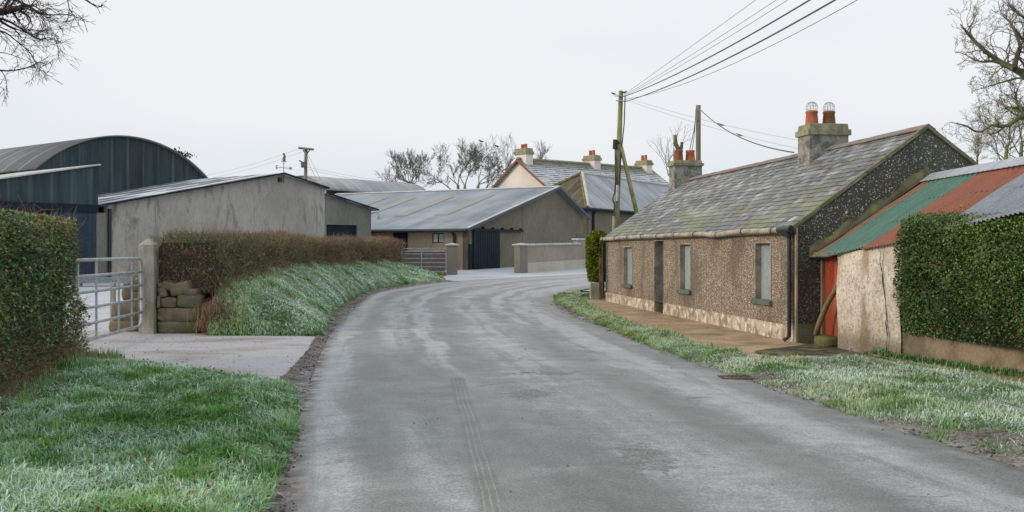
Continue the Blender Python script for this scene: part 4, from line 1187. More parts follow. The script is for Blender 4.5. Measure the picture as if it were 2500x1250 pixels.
# gutter with a sag, brackets and downpipes
gm = MB(); pts = []
for i in range(40):
    a = LEN * i / 39 + (-0.05 if i == 0 else 0)
    sag = -0.03 * math.exp(-((a - LEN * 0.93) / 0.9) ** 2) - 0.045 * math.exp(-((a - LEN * 0.27) / 0.7) ** 2) - 0.012 * math.sin(a * 1.3) ** 2
    q = front.pt(a, ZE - 0.055 + sag, -0.13); pts.append(q)
gm.tube(pts, 0.055, 10); gm.build("gutter", MAT['gutter'], cot, smooth=True)
for i in range(2, 39, 4):
    q = pts[i]; MB().tube([q + Vector((0.0, -0.02, 0)), q + Vector((0.0, 0.02, 0))], 0.066, 10).build("gutter_bracket", MAT['black'], cot)
dp = MB(); dp.tube([front.pt(0.10, ZE - 0.08, -0.13), front.pt(0.10, ZE - 0.2, -0.1), front.pt(0.10, 1.1, -0.1)], 0.036, 10)
dp.tube([front.pt(0.10, 1.1, -0.1), front.pt(0.10, 0.12, -0.1), front.pt(0.11, 0.05, -0.2)], 0.036, 10)
dp.tube([front.pt(0.10, 1.12, -0.1), front.pt(0.10, 1.0, -0.1)], 0.046, 10); dp.tube([front.pt(0.10, 2.02, -0.13), front.pt(0.10, 1.93, -0.12)], 0.06, 10)
dp.build("downpipe", MAT['black'], cot)
MB().tube([front.pt(-0.06, ZE - 0.055, -0.13), front.pt(0.5, ZE - 0.055, -0.13)], 0.066, 10).build("gutter_end", MAT['black'], cot)
dp = MB(); dp.tube([front.pt(LEN, ZE - 0.08, -0.13), front.pt(LEN, ZE - 0.25, -0.08), front.pt(LEN - 0.05, 0.1, -0.08)], 0.045, 10)
dp.build("downpipe", MAT['black'], cot)
MB().pbox(front, -0.022, 0.045, 0.0, ZE - 0.02, -0.018, 0.015).build("corner_strip", MAT['reveal'], cot)

def window(o, lab=None):
    fr = MB()
    t = 0.035
    fr.pbox(front, o[0] - t, o[0], o[2], o[3], -0.012, 0.13)
    fr.pbox(front, o[1] - 0.006, o[1] + t, o[2], o[3], -0.012, 0.113)
    fr.pbox(front, o[0] - t, o[1] + t, o[3], o[3] + t, -0.012, 0.13)
    f = fr.build("window", MAT['reveal'], cot)
    MB().pbox(front, o[0] + 0.002, o[1] - 0.002, o[2], o[3] - 0.002, 0.115, 0.14).build("board", MAT['board'], f, bevel=0.004)
    MB().pbox(front, o[0] - 0.09, o[1] + 0.09, o[2] - 0.10, o[2] - 0.002, -0.075, 0.10).build("sill", MAT['sill'], f, bevel=0.01)
for o in (W1, W2, W3): window(o)
dr = MB()
dr.pbox(front, DR[0] + 0.002, DR[0] + 0.06, DR[2], DR[3] - 0.004, 0.22, 0.3)
dr.pbox(front, DR[1] - 0.06, DR[1] - 0.002, DR[2], DR[3] - 0.004, 0.22, 0.3)
dr.pbox(front, DR[0] + 0.062, DR[1] - 0.062, DR[2], DR[3] - 0.004, 0.27, 0.32)
wd = (DR[1] - DR[0] - 0.124) / 5
for q in range(5):
    dr.pbox(front, DR[0] + 0.064 + q * wd, DR[0] + 0.06 + (q + 1) * wd, DR[2] + 0.02, DR[3] - 0.05, 0.245, 0.272)
d_ = dr.build("door", MAT['door_blue'], cot)
MB().tube([front.pt(DR[0] + 0.16, 1.0, 0.21), front.pt(DR[0] + 0.16, 1.0, 0.25)], 0.025, 8).build("handle", MAT['black'], d_)
fr = MB(); t = 0.03
fr.pbox(front, DR[0] - t, DR[0], PLH, DR[3], -0.012, 0.2); fr.pbox(front, DR[1] - 0.006, DR[1] + t, 0.03, DR[3], -0.012, 0.218); fr.pbox(front, DR[0] - t, DR[1] + t, DR[3], DR[3] + t, -0.012, 0.2)
fr.build("door_surround", MAT['reveal'], cot)

def chimney(parent, s0, s1, w0, w1, zb, zt, capz, pots, stack, cap, pr, ph, over=0.05, CC=C, guard=True, potm=None, up=0.0, capm=0.5):
    """stack along the ridge: s along, w across; pots (s,w)"""
    def cb(m, a0, a1, b0, b1, z0, z1):
        m.hexa([CC(a0, b0, z0), CC(a0, b1, z0), CC(a1, b1, z0), CC(a1, b0, z0), CC(a0, b0, z1), CC(a0, b1, z1), CC(a1, b1, z1), CC(a1, b0, z1)])
    m = MB(); cb(m, s0, s1, w0, w1, zb, capz); st_ = m.build("chimney", stack, parent)
    m = MB(); hm = capz + (zt - capz) * capm
    cb(m, s0 - over, s1 + over, w0 - over, w1 + over, capz, hm)
    e = over * 0.15
    m.hexa([CC(s0 - e, w0 - e, hm), CC(s0 - e, w1 + e, hm), CC(s1 + e, w1 + e, hm), CC(s1 + e, w0 - e, hm),
            CC(s0 + e, w0 + e, zt), CC(s0 + e, w1 - e, zt), CC(s1 - e, w1 - e, zt), CC(s1 - e, w0 + e, zt)])
    m.build("chimney_cap", cap, st_, bevel=0.008)
    for i, (a, b) in enumerate(pots):
        c = CC(a, b, zt)
        p = MB().lathe(c, [(pr, -0.02), (pr * 0.98, 0.02), (pr * 0.84, ph * 0.8), (pr * 0.92, ph * 0.84), (pr * 0.92, ph * 0.97), (pr * 0.85, ph), (pr * 0.7, ph), (pr * 0.66, ph * 0.3)], 18)
        po = p.build("chimney_pot", (potm or [MAT['terracotta'], MAT['terracotta_dark']])[i % 2], st_, smooth=True)
        if guard:
            g_ = MB(); R = pr * 0.86; cz = ph + R * 0.62
            for q in range(6):
                an = math.pi * q / 6
                arc = [c + Vector((math.cos(an) * math.cos(t_) * R, math.sin(an) * math.cos(t_) * R, cz + math.sin(t_) * R)) for t_ in np.linspace(-0.7, math.pi + 0.7, 16)]
                g_.tube(arc, 0.0045, 4)
            for el in (-0.35, 0.25, 0.8):
                ring = [c + Vector((math.cos(t_) * R * math.cos(el), math.sin(t_) * R * math.cos(el), cz + R * math.sin(el))) for t_ in np.linspace(0, 2 * math.pi, 17)]
                g_.tube(ring, 0.0035, 4)
            g_.build("wire_guard", MAT['galv'], st_)
    return st_
chimney(cot, 4.0, 4.62, HW - 0.52, HW + 0.40, 3.2, 4.53, 4.27, [(4.3, HW - 0.33), (4.3, HW + 0.08)], MAT['stack'], MAT['stack_cap'], 0.15, 0.31)
chimney(cot, LEN - 1.0, LEN - 0.4, HW - 0.5, HW + 0.42, 3.3, 4.60, 4.42, [(LEN - 0.7, HW - 0.28), (LEN - 0.7, HW + 0.12)], MAT['stack'], MAT['stack_cap'], 0.165, 0.35, guard=False,
        potm=[MAT['terracotta_dark'], MAT['terracotta']])

# ------------------------------------------------------------------ shed built against the cottage gable
shd = thing("shed", "whitewashed lean-to shed with green and rusty red corrugated roof joined to the cottage gable", "shed", (6.7, 16, 0))
XR = 7.7; ZS = 3.06
def wl(y): return 5.55 + (17.35 - y) * 0.14          # wall line x at depth y
def roofz(x): return ZS - (XR - x) * 0.645
wv = MB()
ys_ = np.linspace(17.36, 15.3, 14)
vs = []
for y in ys_:
    for z in np.linspace(-0.05, 1.0, 9):
        zt_ = roofz(wl(y)) - 0.045
        zz = -0.05 + (zt_ + 0.05) * (z + 0.05) / 1.05
        bul = 0.05 * math.exp(-((zz - 0.9) / 0.6) ** 2) + 0.10 * max(0, 0.35 - zz) * 0.9
        bul += 0.03 * (float(fbm(np.array(y * 1.2), np.array(zz * 1.5), 6)) - 0.5)
        vs.append((wl(y) - bul, y, zz))
fs = []
for i in range(13):
    for j in range(8): fs.append((i * 9 + j, i * 9 + j + 1, (i + 1) * 9 + j + 1, (i + 1) * 9 + j))
wv.poly(vs, fs)
# returns and inner face
tz = roofz(wl(17.36)) - 0.045
wv.face([(wl(17.36) - 0.03, 17.362, -0.05), (wl(17.36) - 0.03, 17.362, tz), (5.95, 17.362, tz + 0.2), (5.95, 17.362, -0.05)])
wv.build("front_wall", MAT['whitewash'], shd, smooth=False)
# rear and end walls
MB().box(9.6, 9.8, 10.5, 18.9, -0.05, 1.8).build("back_wall", MAT['whitewash'], shd)
em = MB(); em.face([(wl(15.3), 15.3, -.05), (9.7, 15.3, -.05), (9.7, 15.3, 1.8), (XR, 15.3, ZS - .06), (wl(15.3), 15.3, roofz(wl(15.3)) - .06)])
em.build("end_wall", MAT['whitewash'], shd)
em = MB(); em.box(7.25, 7.4, 10.5, 15.3, -.05, 2.6); em.build("set_back_wall", MAT['whitewash'], shd)

def corr(y0, y1, mat, label, x_low=lambda y: wl(y) - 0.10, pitch=0.09, amp=0.016, lift=0.0, parent=shd, xr=XR, ycut=None):
    ny = max(2, int(abs(y1 - y0) / pitch * 8)); xs_ = 14
    V = []; 
    for i in range(ny + 1):
        y = y0 + (y1 - y0) * i / ny
        xl = x_low(y)
        for j in range(xs_ + 1):
            x = xr + (xl - xr) * j / xs_
            sag = -0.012 * math.sin(math.pi * j / xs_ * 2) ** 2
            w_ = amp * math.sin(2 * math.pi * y / pitch)
            yy = y
            if ycut: yy = max(y, ycut(x))
            V.append((x - 0.53 * w_, yy, roofz(x) + lift + sag + 0.85 * w_))
    F = [(i * (xs_ + 1) + j, i * (xs_ + 1) + j + 1, (i + 1) * (xs_ + 1) + j + 1, (i + 1) * (xs_ + 1) + j) for i in range(ny) for j in range(xs_)]
    m = MB(); m.poly(V, F); o = m.build("roof_sheet", mat, parent, smooth=True)
    sol = o.modifiers.new("thick", 'SOLIDIFY'); sol.thickness = 0.004
    o['label'] = label
    return o
corr(18.72, 18.2, MAT['sheet_brown'], "narrow rusty brown corrugated roof strip beside the cottage gable", lambda y: 5.40)
corr(18.25, 16.42, MAT['sheet_green'], "green painted corrugated roof sheets", lambda y: 5.40 if y > 17.6 else 5.40 + (17.6 - y) * 0.22, lift=0.006)
corr(16.45, 14.5, MAT['sheet_red'], "rusty red corrugated roof sheets", lambda y: wl(y) - 0.08 if y > 15.2 else 5.87 + (15.2 - y) * 0.175)
corr(14.53, 10.5, MAT['sheet_grey'], "plain grey galvanised corrugated roof sheets", lambda y: 5.87 + (15.2 - y) * 0.175, lift=0.006)
m = MB(); m.slab((XR, 10.5, ZS - .02), (XR, 18.9, ZS - .02), (9.9, 18.9, 1.7), (9.9, 10.5, 1.7), 0.02); m.build("rear_roof_sheet", MAT['sheet_grey'], shd)
m = MB()
for sg in (-1, 1):
    pts_ = [(XR, 10.5, ZS + 0.05), (XR, 18.85, ZS + 0.05)]
    m.slab(pts_[0], pts_[1], (XR + sg * 0.24, 18.85, ZS + 0.045 - 0.155), (XR + sg * 0.24, 10.5, ZS + 0.045 - 0.155), 0.01)
m.build("ridge_flashing", MAT['sheet_blue'], shd)
# cement fillet where roof meets the gable
fm = MB(); n_ = 16; prev = None
for i in range(n_):
    f = i / (n_ - 1); x = 5.40 + (7.68 - 5.40) * f
    y = O_C[1] + (x - O_C[0]) * GV.y / GV.x
    z = roofz(x); hh_ = 0.16 + 0.05 * math.sin(i * 1.7) + (0.08 if f > .85 else 0)
    ring = [Vector((x, y - 0.17, z + 0.02)), Vector((x, y - 0.15, z + 0.07)), Vector((x, y - 0.012, z + hh_)), Vector((x, y + 0.05, z + hh_)), Vector((x, y + 0.05, z - 0.03))]
    if prev:
        for k in range(5): fm.face([prev[k], prev[(k + 1) % 5], ring[(k + 1) % 5], ring[k]])
    else: fm.face(ring)
    prev = ring
fm.face(prev[::-1])
fm.build("cement_fillet", MAT['flash'], shd)
# crack in the wall
cr = MB(); cx = None
px_ = [(2152, 612), (2150, 640), (2156, 668), (2158, 700), (2163, 730), (2166, 765), (2164, 790), (2168, 820), (2166, 850), (2168, 866)]
cp = []
for a, b in px_:
    for D in np.linspace(15.0, 17.3, 120):
        p = at(a, b, D)
        if p.x > wl(p.y) - 0.045: cp.append(Vector((p.x, p.y, p.z))); break
for i in range(len(cp) - 1):
    w0 = random.uniform(0.006, 0.016); p, q = cp[i], cp[i + 1]; mid = (p + q) / 2 + Vector((0, random.uniform(-.02, .02), 0))
    for s_, e_ in ((p, mid), (mid, q)):
        f_ = Vector((-0.012, -0.002, 0)); t_ = Vector((0.14, -0.99, 0)) * w0
        cr.face([s_ - t_ + f_, s_ + t_ + f_, e_ + t_ + f_, e_ - t_ + f_])
cr.build("crack", MAT['core'], shd)
# red plank door between gable and wall
dm = MB(); yA, yB = 18.58, 17.40
def dpl(m, y0, y1, z0, z1, x0, x1): m.box(x0, x1, min(y0, y1), max(y0, y1), z0, z1)
xd = 5.66
bd = MB(); dpl(bd, 18.5, 17.95, 0.17, 1.58, xd, xd + 0.03)
dr_ = bd.build("door", MAT['redwood'], shd)
b2 = MB()
for q in range(3): dpl(b2, 17.94 - q * 0.17, 17.78 - q * 0.17, 0.16, 1.57, xd - 0.012, xd + 0.02)
b2.build("boards", MAT['redwood_light'], dr_)
fm_ = MB(); dpl(fm_, 18.62, 18.52, 0.15, 1.66, xd - 0.05, xd + 0.05); fm_.build("door_frame", MAT['timber'], shd)
fm_ = MB(); dpl(fm_, 18.62, 17.4, 1.585, 1.66, xd - 0.03, xd + 0.05); fm_.build("lintel", MAT['redwood'], shd)
fm_ = MB(); dpl(fm_, 18.66, 17.3, 1.615, 1.655, 5.44, 5.52); fm_.build("fascia", MAT['timber'], shd)
# near-black sheet behind the door, its colour standing in for the shade inside
m = MB(); dpl(m, 18.62, 17.3, 0, 1.66, xd + 0.06, xd + 0.08); m.build("interior_shade_sheet", MAT['core'], shd)
st0 = at(2034, 632, 17.8)
m = MB(); m.tube([(5.62, 17.75, 1.56), (5.60, 17.95, 1.50), (5.585, 18.08, 1.40), (5.585, 18.12, 1.33), (5.58, 18.0, 1.31)], 0.006, 5)
props(m.build("twine", MAT['string']), "loop of red twine hanging on the red shed door", "twine")

def stone(mb, c, size, seed=0, rot=0.0, nsub=5, rough=0.10, axes=None, pw=0.35):
    """rounded irregular block: size = full extents"""
    r_ = np.random.default_rng(seed)
    g = np.linspace(-1, 1, nsub)
    off = r_.uniform(-50, 50, 3)
    cr_, sr_ = math.cos(rot), math.sin(rot)
    for ax in range(3):
        for sg in (-1, 1):
            i0 = len(mb.v)
            for a in g:
                for b in g:
                    p = [0, 0, 0]; p[ax] = sg; p[(ax + 1) % 3] = a; p[(ax + 2) % 3] = b
                    p = np.array(p, float)
                    ln = np.sum(np.abs(p) ** (2 / pw)) ** (pw / 2)
                    p = p / ln
                    k = p * 1.3 + off
                    d = (float(fbm(np.array(k[0] + k[2] * .7), np.array(k[1] - k[2] * .6), 3, 3)) - 0.5) * 2 * rough
                    p = p * (1 + d)
                    x, y, z = p * np.array(size) / 2
                    x, z = x * cr_ - z * sr_, x * sr_ + z * cr_
                    if axes is not None: v = Vector(c) + axes[0] * x + axes[1] * y + Vector((0, 0, z))
                    else: v = Vector(c) + Vector((x, y, z))
                    mb.v.append(tuple(v))
            for i in range(nsub - 1):
                for j in range(nsub - 1):
                    a0 = i0 + i * nsub + j
                    f = (a0, a0 + 1, a0 + nsub + 1, a0 + nsub)
                    mb.f.append(f if sg < 0 else f[::-1]); mb.c.append(0.5)
m = MB(); stone(m, (5.52, 17.93, 0.10), (0.34, 0.62, 0.20), 4, nsub=7)
props(m.build("step_stone", MAT['moss_stone'], smooth=True), "mossy stone block lying before the red shed door", "stone")
m = MB(); m.tube([(5.35, 18.05, 0.2), (5.40, 17.95, 0.45), (5.46, 17.75, 0.75), (5.52, 17.5, 1.0), (5.55, 17.39, 1.18)], [0.045, 0.05, 0.048, 0.042, 0.035], 10)
props(m.build("leaning_log", MAT['cut_wood'], smooth=True), "bent bare branch leaning against the red shed door", "log")
m = MB()
for i in range(9):
    p = gp(random.uniform(2055, 2140), random.uniform(858, 872)); stone(m, (p[0], p[1], 0.06), (random.uniform(.03, .09),) * 2 + (0.05,), i, nsub=3)
props(m.build("rubble", MAT['stack'], smooth=True), "small grey stones scattered at the foot of the shed wall", "stones", kind="stuff")
p = gp(2083, 862)
m = MB(); m.t = 0.5
for i in range(5):
    a = i * 1.3; m.face([(p[0] - .09, p[1] + .03 * math.cos(a), .06 + .02 * i), (p[0] + .02, p[1] - .05, .05 + .03 * math.sin(a)), (p[0] + .1, p[1] + .02, .07 + .01 * i), (p[0], p[1] + .05, .13 - .01 * i)])
props(m.build("litter", MAT['litter']), "crumpled pale wrapper lying by the shed wall", "litter")

# low block wall under the right hedge
lw = Pl((5.84, 15.34), (0.31, -0.951), side=1)
if lw.n.x > 0: lw.n = -lw.n
m = MB(); m.wall(lw, [0, 9], -0.05, lambda a: 0.50, 0.3)
props(m.build("low_wall", m_flat("old_block", (0.30, 0.235, 0.17), (0.20, 0.16, 0.115), 2.5, c3=(0.14, 0.13, 0.09), sc3=1.5), origin=(6.4, 14, 0)), "low crumbling buff block wall beneath the right hedge", "wall")

# drain grate in the mud
p = gp(1798, 926)
dg = thing("drain_grate", "rusty slotted drain grate set in mud beside the road", "drain", (p[0], p[1], 0.0))
m = MB(); Z0, Z1 = 0.0, 0.032
m.box(p[0] - .22, p[0] + .22, p[1] - .17, p[1] - .14, Z0, Z1); m.box(p[0] - .22, p[0] + .22, p[1] + .14, p[1] + .17, Z0, Z1); m.box(p[0] - .22, p[0] - .19, p[1] - .14, p[1] + .14, Z0, Z1 - .001); m.box(p[0] + .19, p[0] + .22, p[1] - .14, p[1] + .14, Z0, Z1 - .001)
m.build("frame", MAT['rust'], dg)
m = MB()
for i in range(7): m.box(p[0] - .175 + i * .052, p[0] - .150 + i * .052, p[1] - .14, p[1] + .14, Z0, Z1 - .005)
m.build("bars", MAT['rust'], dg)

# red post and stub wall beside the conifer
p = at(1467, 700, 34.4)
m = MB(); m.box(p.x - .06, p.x + .05, p.y - .06, p.y + .06, 0, 1.45); props(m.build("gate_post", MAT['redpost'], bevel=.01), "old red brown wooden post between the bush and the cottage downpipe", "post")
p = at(1453, 700, 34.9)
m = MB(); m.box(p.x - .17, p.x + .14, p.y - .2, p.y + .3, 0, 0.58); props(m.build("stub_wall", MAT['post'], bevel=.02), "short concrete stub wall under the conifer bush", "wall")

# ------------------------------------------------------------------ left gateway
gpst = at(363, 815, 20.9)
m = MB()
x0, y0 = gpst.x, 20.75; hx = 0.155
m.hexa([(x0 - hx, y0, -0.05), (x0 + hx, y0, -0.05), (x0 + hx, y0 + .3, -0.05), (x0 - hx, y0 + .3, -0.05), (x0 - hx, y0, 1.80), (x0 + hx, y0, 1.80), (x0 + hx, y0 + .3, 1.80), (x0 - hx, y0 + .3, 1.80)])
m.poly([(x0 - hx, y0, 1.8), (x0 + hx, y0, 1.8), (x0 + hx, y0 + .3, 1.8), (x0 - hx, y0 + .3, 1.8), (x0, y0 + .15, 1.96)], [(0, 1, 4), (1, 2, 4), (2, 3, 4), (3, 0, 4)])
props(m.build("gate_post", MAT['post'], bevel=0.012, origin=(x0, y0 + .15, 0)), "square concrete gatepost with pointed top beside the stone wall end", "post")
gt = thing("field_gate", "galvanised tubular field gate standing open beside the left hedge", "gate", (x0 - 0.22, 20.72, 0))
H0 = Vector((x0 - 0.06, 20.68, 0)); H1 = Vector((-7.35, 16.2, 0)); H1 = Vector((-6.85 - 0.35, 17.35, 0))
gd = (H1 - H0).normalized()
GL = 4.6
zl, zh = 0.17, 1.53
m = MB(); R = 0.032
def gpnt(s, z): return H0 + gd * s + Vector((0, 0, z))
fr_ = [gpnt(GL, zh), gpnt(0.2, zh), gpnt(0.06, zh - .05), gpnt(0, zh - .18), gpnt(0, zl + .18), gpnt(0.06, zl + .05), gpnt(0.2, zl), gpnt(GL, zl), gpnt(GL, zh)]
m.tube(fr_, R, 10); m.build("frame", MAT['galv'], gt, smooth=True)
for i in range(1, 5):
    z = zl + (zh - zl) * i / 5
    m = MB().tube([gpnt(0, z), gpnt(GL, z)], 0.026, 8); m.build("rail", MAT['galv'], gt, smooth=True)
for s_ in (0.70, 1.55, 2.85, 3.8):
    m = MB(); a_ = gpnt(s_ - .03, zl); b_ = gpnt(s_ + .03, zl); nn = Vector((-gd.y, gd.x, 0)) * 0.012
    m.hexa([a_ - nn, b_ - nn, b_ + nn, a_ + nn] + [q + Vector((0, 0, zh - zl)) for q in (a_ - nn, b_ - nn, b_ + nn, a_ + nn)])
    m.build("upright", MAT['galv'], gt)
for z in (1.13, 0.62):
    m = MB(); q = gpnt(-0.02, z); m.box(q.x - .05, q.x + .05, q.y - .015, q.y + .015, z - .1, z + .1); m.tube([q + Vector((-.08, -.01, 0)), q + Vector((.09, -.01, 0))], 0.014, 6); m.build("hinge", MAT['galv'], gt)

# stone wall ends each side of the post
swl = thing("stone_wall", "short rough stone wall end under the thorn hedge, right of the gatepost", "stone wall", (-6.6, 21.0, 0))
fw = Pl((x0, 20.85), (1, 0.0), side=-1)
def srow(parent, lst, mats):
    for k, mt_ in enumerate(mats):
        mb = MB()
        for i, (a, b, c_, d_, rt_) in enumerate(lst):
            if i % len(mats) != k: continue
            l0, z1 = fw.hit(a, b); l1, z0 = fw.hit(c_, d_)
            cx_ = (l0 + l1) / 2
            q = fw.pt(cx_, (z0 + z1) / 2, 0.22)
            stone(mb, q, (abs(l1 - l0) * 1.03, 0.46, abs(z1 - z0) * 1.06), int(a * 7 + b), rt_, nsub=8, rough=0.11)
        mb.build("stones", mt_, parent, smooth=True)
srow(swl, [(381, 785, 486, 815, 0), (381, 752, 482, 785, 0.01), (382, 722, 391, 752, 0), (391, 726, 431, 751, 0), (432, 719, 488, 751, -.05), (384, 700, 406, 726, .2), (392, 688, 422, 708, -.3), (410, 690, 462, 720, .25), (384, 690, 398, 702, 0), (445, 705, 480, 722, -.1)], [MAT['stone'], MAT['stone_b']])
m = MB(); m.box(-7.15, -6.35, 21.15, 22.0, -.05, 0.85); m.build("wall_core", MAT['core_brown'], swl)
sw2 = thing("stone_wall", "collapsed brown stones behind the open gate, left of the gatepost", "stone wall", (-7.8, 21.3, 0))
fw = Pl((x0, 21.3), (1, 0.0), side=-1)
srow(sw2, [(262, 783, 350, 812, 0), (268, 737, 350, 786, 0.03), (295, 703, 322, 733, .1), (310, 686, 350, 712, -.1), (316, 710, 350, 742, 0), (300, 690, 320, 706, .2)], [MAT['stone_b'], MAT['stone']])
m = MB(); m.box(-8.1, -7.5, 21.6, 22.3, -.05, 0.75); m.build("wall_core", MAT['core_brown'], sw2)
# brambles above these stones
n = 2600
P = np.c_[rng.normal(-7.25, 0.42, n), rng.uniform(21.3, 22.3, n), 0.95 + np.abs(rng.normal(0, 0.36, n))]
P = P[P[:, 2] < 1.95]; n = len(P)
bs = thing("bramble", "thin reddish bramble stems behind the concrete gatepost", "bramble", (-7.3, 21.8, 0.8))
sticks("stems", P, unit(rng.normal(0, 0.7, (n, 3)) + [0, 0, 0.5]), rng.uniform(0.08, 0.3, n), rng.uniform(0.002, 0.004, n), MAT['twig'], bs, rng.uniform(0.2, 1, n))

p = at(276, 785, 24.3)
m = MB(); m.box(p.x - .055, p.x + .055, p.y - .05, p.y + .05, -.03, 0.92); props(m.build("fence_post", MAT['post'], bevel=.01), "slim pale fence post seen through the open gate", "post")
tp = at(255, 697, 43)
tr = thing("feed_trough", "long pale metal feed trough in the left yard seen through the gate", "trough", (tp.x, tp.y, G(43)))
m = MB(); z0 = G(43)
m.hexa([(tp.x - 1.2, 42.9, z0 + .12), (tp.x + .9, 43.3, z0 + .12), (tp.x + .9, 43.6, z0 + .12), (tp.x - 1.2, 43.2, z0 + .12), (tp.x - 1.3, 42.7, z0 + .36), (tp.x + 1.0, 43.2, z0 + .36), (tp.x + 1.0, 43.8, z0 + .36), (tp.x - 1.3, 43.3, z0 + .36)])
m.build("basin", MAT['galv'], tr)
MB().box(tp.x - 1.1, tp.x - 1.0, 42.9, 43.2, z0 - .02, z0 + .12).build("foot", MAT['galv'], tr)
MB().box(tp.x + .7, tp.x + .8, 43.3, 43.6, z0 - .02, z0 + .12).build("foot", MAT['galv'], tr)

# ------------------------------------------------------------------ big concrete shed, arched barn and dark lean-to (left)
U = Vector((0.62, 0.785)).normalized(); Vv = Vector((-U.y, U.x))
L0 = Vector((-0.3952 * 47.2, 47.2)); gy = G(47)
face = Pl(L0, U, side=-1)
if face.n.y > 0: face.n = -face.n
aA, zA = face.hit(686, 425); aR, zRr = face.hit(793, 460); aE, zEe = face.hit(906, 511); _, z5 = face.hit(793, 475); zL = Zat(47.2, 499)
cs = thing("concrete_shed", "large grey rendered farm shed with streaked gable behind the thorn hedge", "farm building", (face.pt(aA, 0, 3).x, face.pt(aA, 0, 3).y, gy))
def ztop(a):
    if a <= aA: return zL + (zA - zL) * a / aA
    return zA + (zRr - zA) * (a - aA) / (aR - aA)
MB().wall(face, [0, aA, aR], 0, ztop, 0.3).build("gable_wall", MAT['concrete'], cs)
def F3(a, w_, z):
    q = L0 + U * a + Vv * w_
    return Vector((q.x, q.y, z))
sa0 = face.a(797); sa1 = face.a(873); _, sz = face.hit(835, 549)
lt = lambda a: z5 + (zEe - z5) * (a - aR) / (aE - aR)
MB().wall(face, [aR + 0.01, aE], 0, lt, 0.3, [(sa0, sa1, gy - .1, sz, 0.2)]).build("extension_wall", MAT['concrete_dark'], cs)
sh = MB(); zz = gy
while zz < sz - 0.02:
    sh.pbox(face, sa0 + .01, sa1 - .01, zz, min(zz + 0.085, sz), 0.14, 0.2); zz += 0.1
sh.pbox(face, sa0 + .01, sa1 - .01, gy, sz, 0.17, 0.22)
sh.build("roller_door", MAT['dark_blue'], cs)
rfm = MB()
rfm.slab(F3(-0.4, -0.25, zL - 0.09 + .06), F3(aA, -0.25, zA + .06), F3(aA, 22, zA + .06), F3(-0.4, 22, zL - .09 + .06), 0.08)
rfm.slab(F3(aA, -0.25, zA + .06), F3(aR + .1, -0.25, zRr + .04), F3(aR + .1, 22, zRr + .04), F3(aA, 22, zA + .06), 0.08)
rfm.slab(F3(aR + .05, -0.25, z5 + .07), F3(aE + .35, -0.25, lt(aE + .35) + .07), F3(aE + .35, 12, lt(aE + .35) + .07), F3(aR + .05, 12, z5 + .07), 0.08)
crf = rfm.build("roof", MAT['frost_roof'], cs)
vm = MB()
for (a0, z0_, a1, z1_) in ((-0.4, zL - .07, aA, zA + .02), (aA, zA + .02, aR + .1, zRr), (aR + .05, z5 + .03, aE + .35, lt(aE + .35) + .03)):
    vm.hexa([F3(a0, -.31, z0_ - .03), F3(a1, -.31, z1_ - .03), F3(a1, -.26, z1_ - .03), F3(a0, -.26, z0_ - .03), F3(a0, -.31, z0_ + .06), F3(a1, -.31, z1_ + .06), F3(a1, -.26, z1_ + .06), F3(a0, -.26, z0_ + .06)])
vm.build("verge_trim", MAT['dark_blue'], crf)
sw = MB()
q0, q1 = F3(aE, 0.3, 0), F3(aE, 12, 0)
side_r = Pl((q0.x, q0.y), Vv, side=-1)
sw.wall(side_r, [0, 11.7], 0, lambda a: lt(aE), 0.3).build("side_wall", MAT['concrete_dark'], cs)
MB().tube([face.pt(0.05, zL - .2, -.12), face.pt(0.05, gy, -.12)], 0.09, 8).build("downpipe", MAT['black'], cs)
MB().pbox(face, aA - .22, aA - .02, zA - .42, zA - .2, -.15, 0).build("ridge_lamp", MAT['black'], cs)
MB().tube([face.pt(-0.6, zL - .02, -.05), face.pt(-.6, gy, -.05)], 0.03, 6).build("conduit", MAT['black'], cs)
# yard lamp on a bracket at the corner
la, lz = face.hit(906, 521)
fl_ = thing("yard_lamp", "small white lamp on a curved bracket at the corner of the concrete shed", "lamp", face.pt(la, lz, 0))
e0 = face.pt(la, lz, -0.02); hd = at(928, 524, e0.y - 0.2)
MB().tube([e0, at(915, 519, e0.y - .1), at(924, 520, e0.y - .15), hd], 0.035, 6).build("bracket", MAT['galv'], fl_)
m = MB().lathe(hd + Vector((0, 0, -.28)), [(0.0, 0), (0.17, 0.02), (0.12, 0.2), (0.05, 0.3), (0, 0.3)], 10); m.build("lamp_head", MAT['frost_cap'], fl_)
# weather vane
va, vz = face.hit(690, 425)
vt = thing("weather_vane", "weather vane with letters and an animal figure on the shed gable peak", "weather vane", face.pt(va, vz, -0.1))
def vp(dx, dz): return face.pt(va + dx, vz + dz, -0.1)
MB().tube([vp(0, -.5), vp(0, 0.68)], 0.018, 6).build("rod", MAT['black'], vt)
MB().tube([vp(-0.38, 0.33), vp(0.38, 0.33)], 0.014, 6).build("arms", MAT['black'], vt)
def strokes(name, segs, ox, oz, sc, par, r=0.012):
    m = MB()
    for (a, b, c_, d_) in segs: m.tube([vp(ox + a * sc, oz + b * sc), vp(ox + c_ * sc, oz + d_ * sc)], r, 4)
    return m.build(name, MAT['black'], par)
strokes("letter_e", [(0, 0, 0, 1), (0, 0, .7, 0), (0, .5, .6, .5), (0, 1, .7, 1)], -0.52, 0.25, 0.17, vt, .018)
strokes("letter_w", [(0, 1, .25, 0), (.25, 0, .5, .8), (.5, .8, .75, 0), (.75, 0, 1, 1)], 0.38, 0.25, 0.17, vt, .018)
am = MB()
an = [(-.18, .66), (.2, .66), (.2, .70), (.10, .70), (.10, .84), (.13, .98), (.07, 1.06), (.02, 1.12), (-.02, 1.14), (-.1, 1.08), (-.02, 1.02), (-.04, .92), (-.1, .84), (-.08, .70), (-.18, .70)]
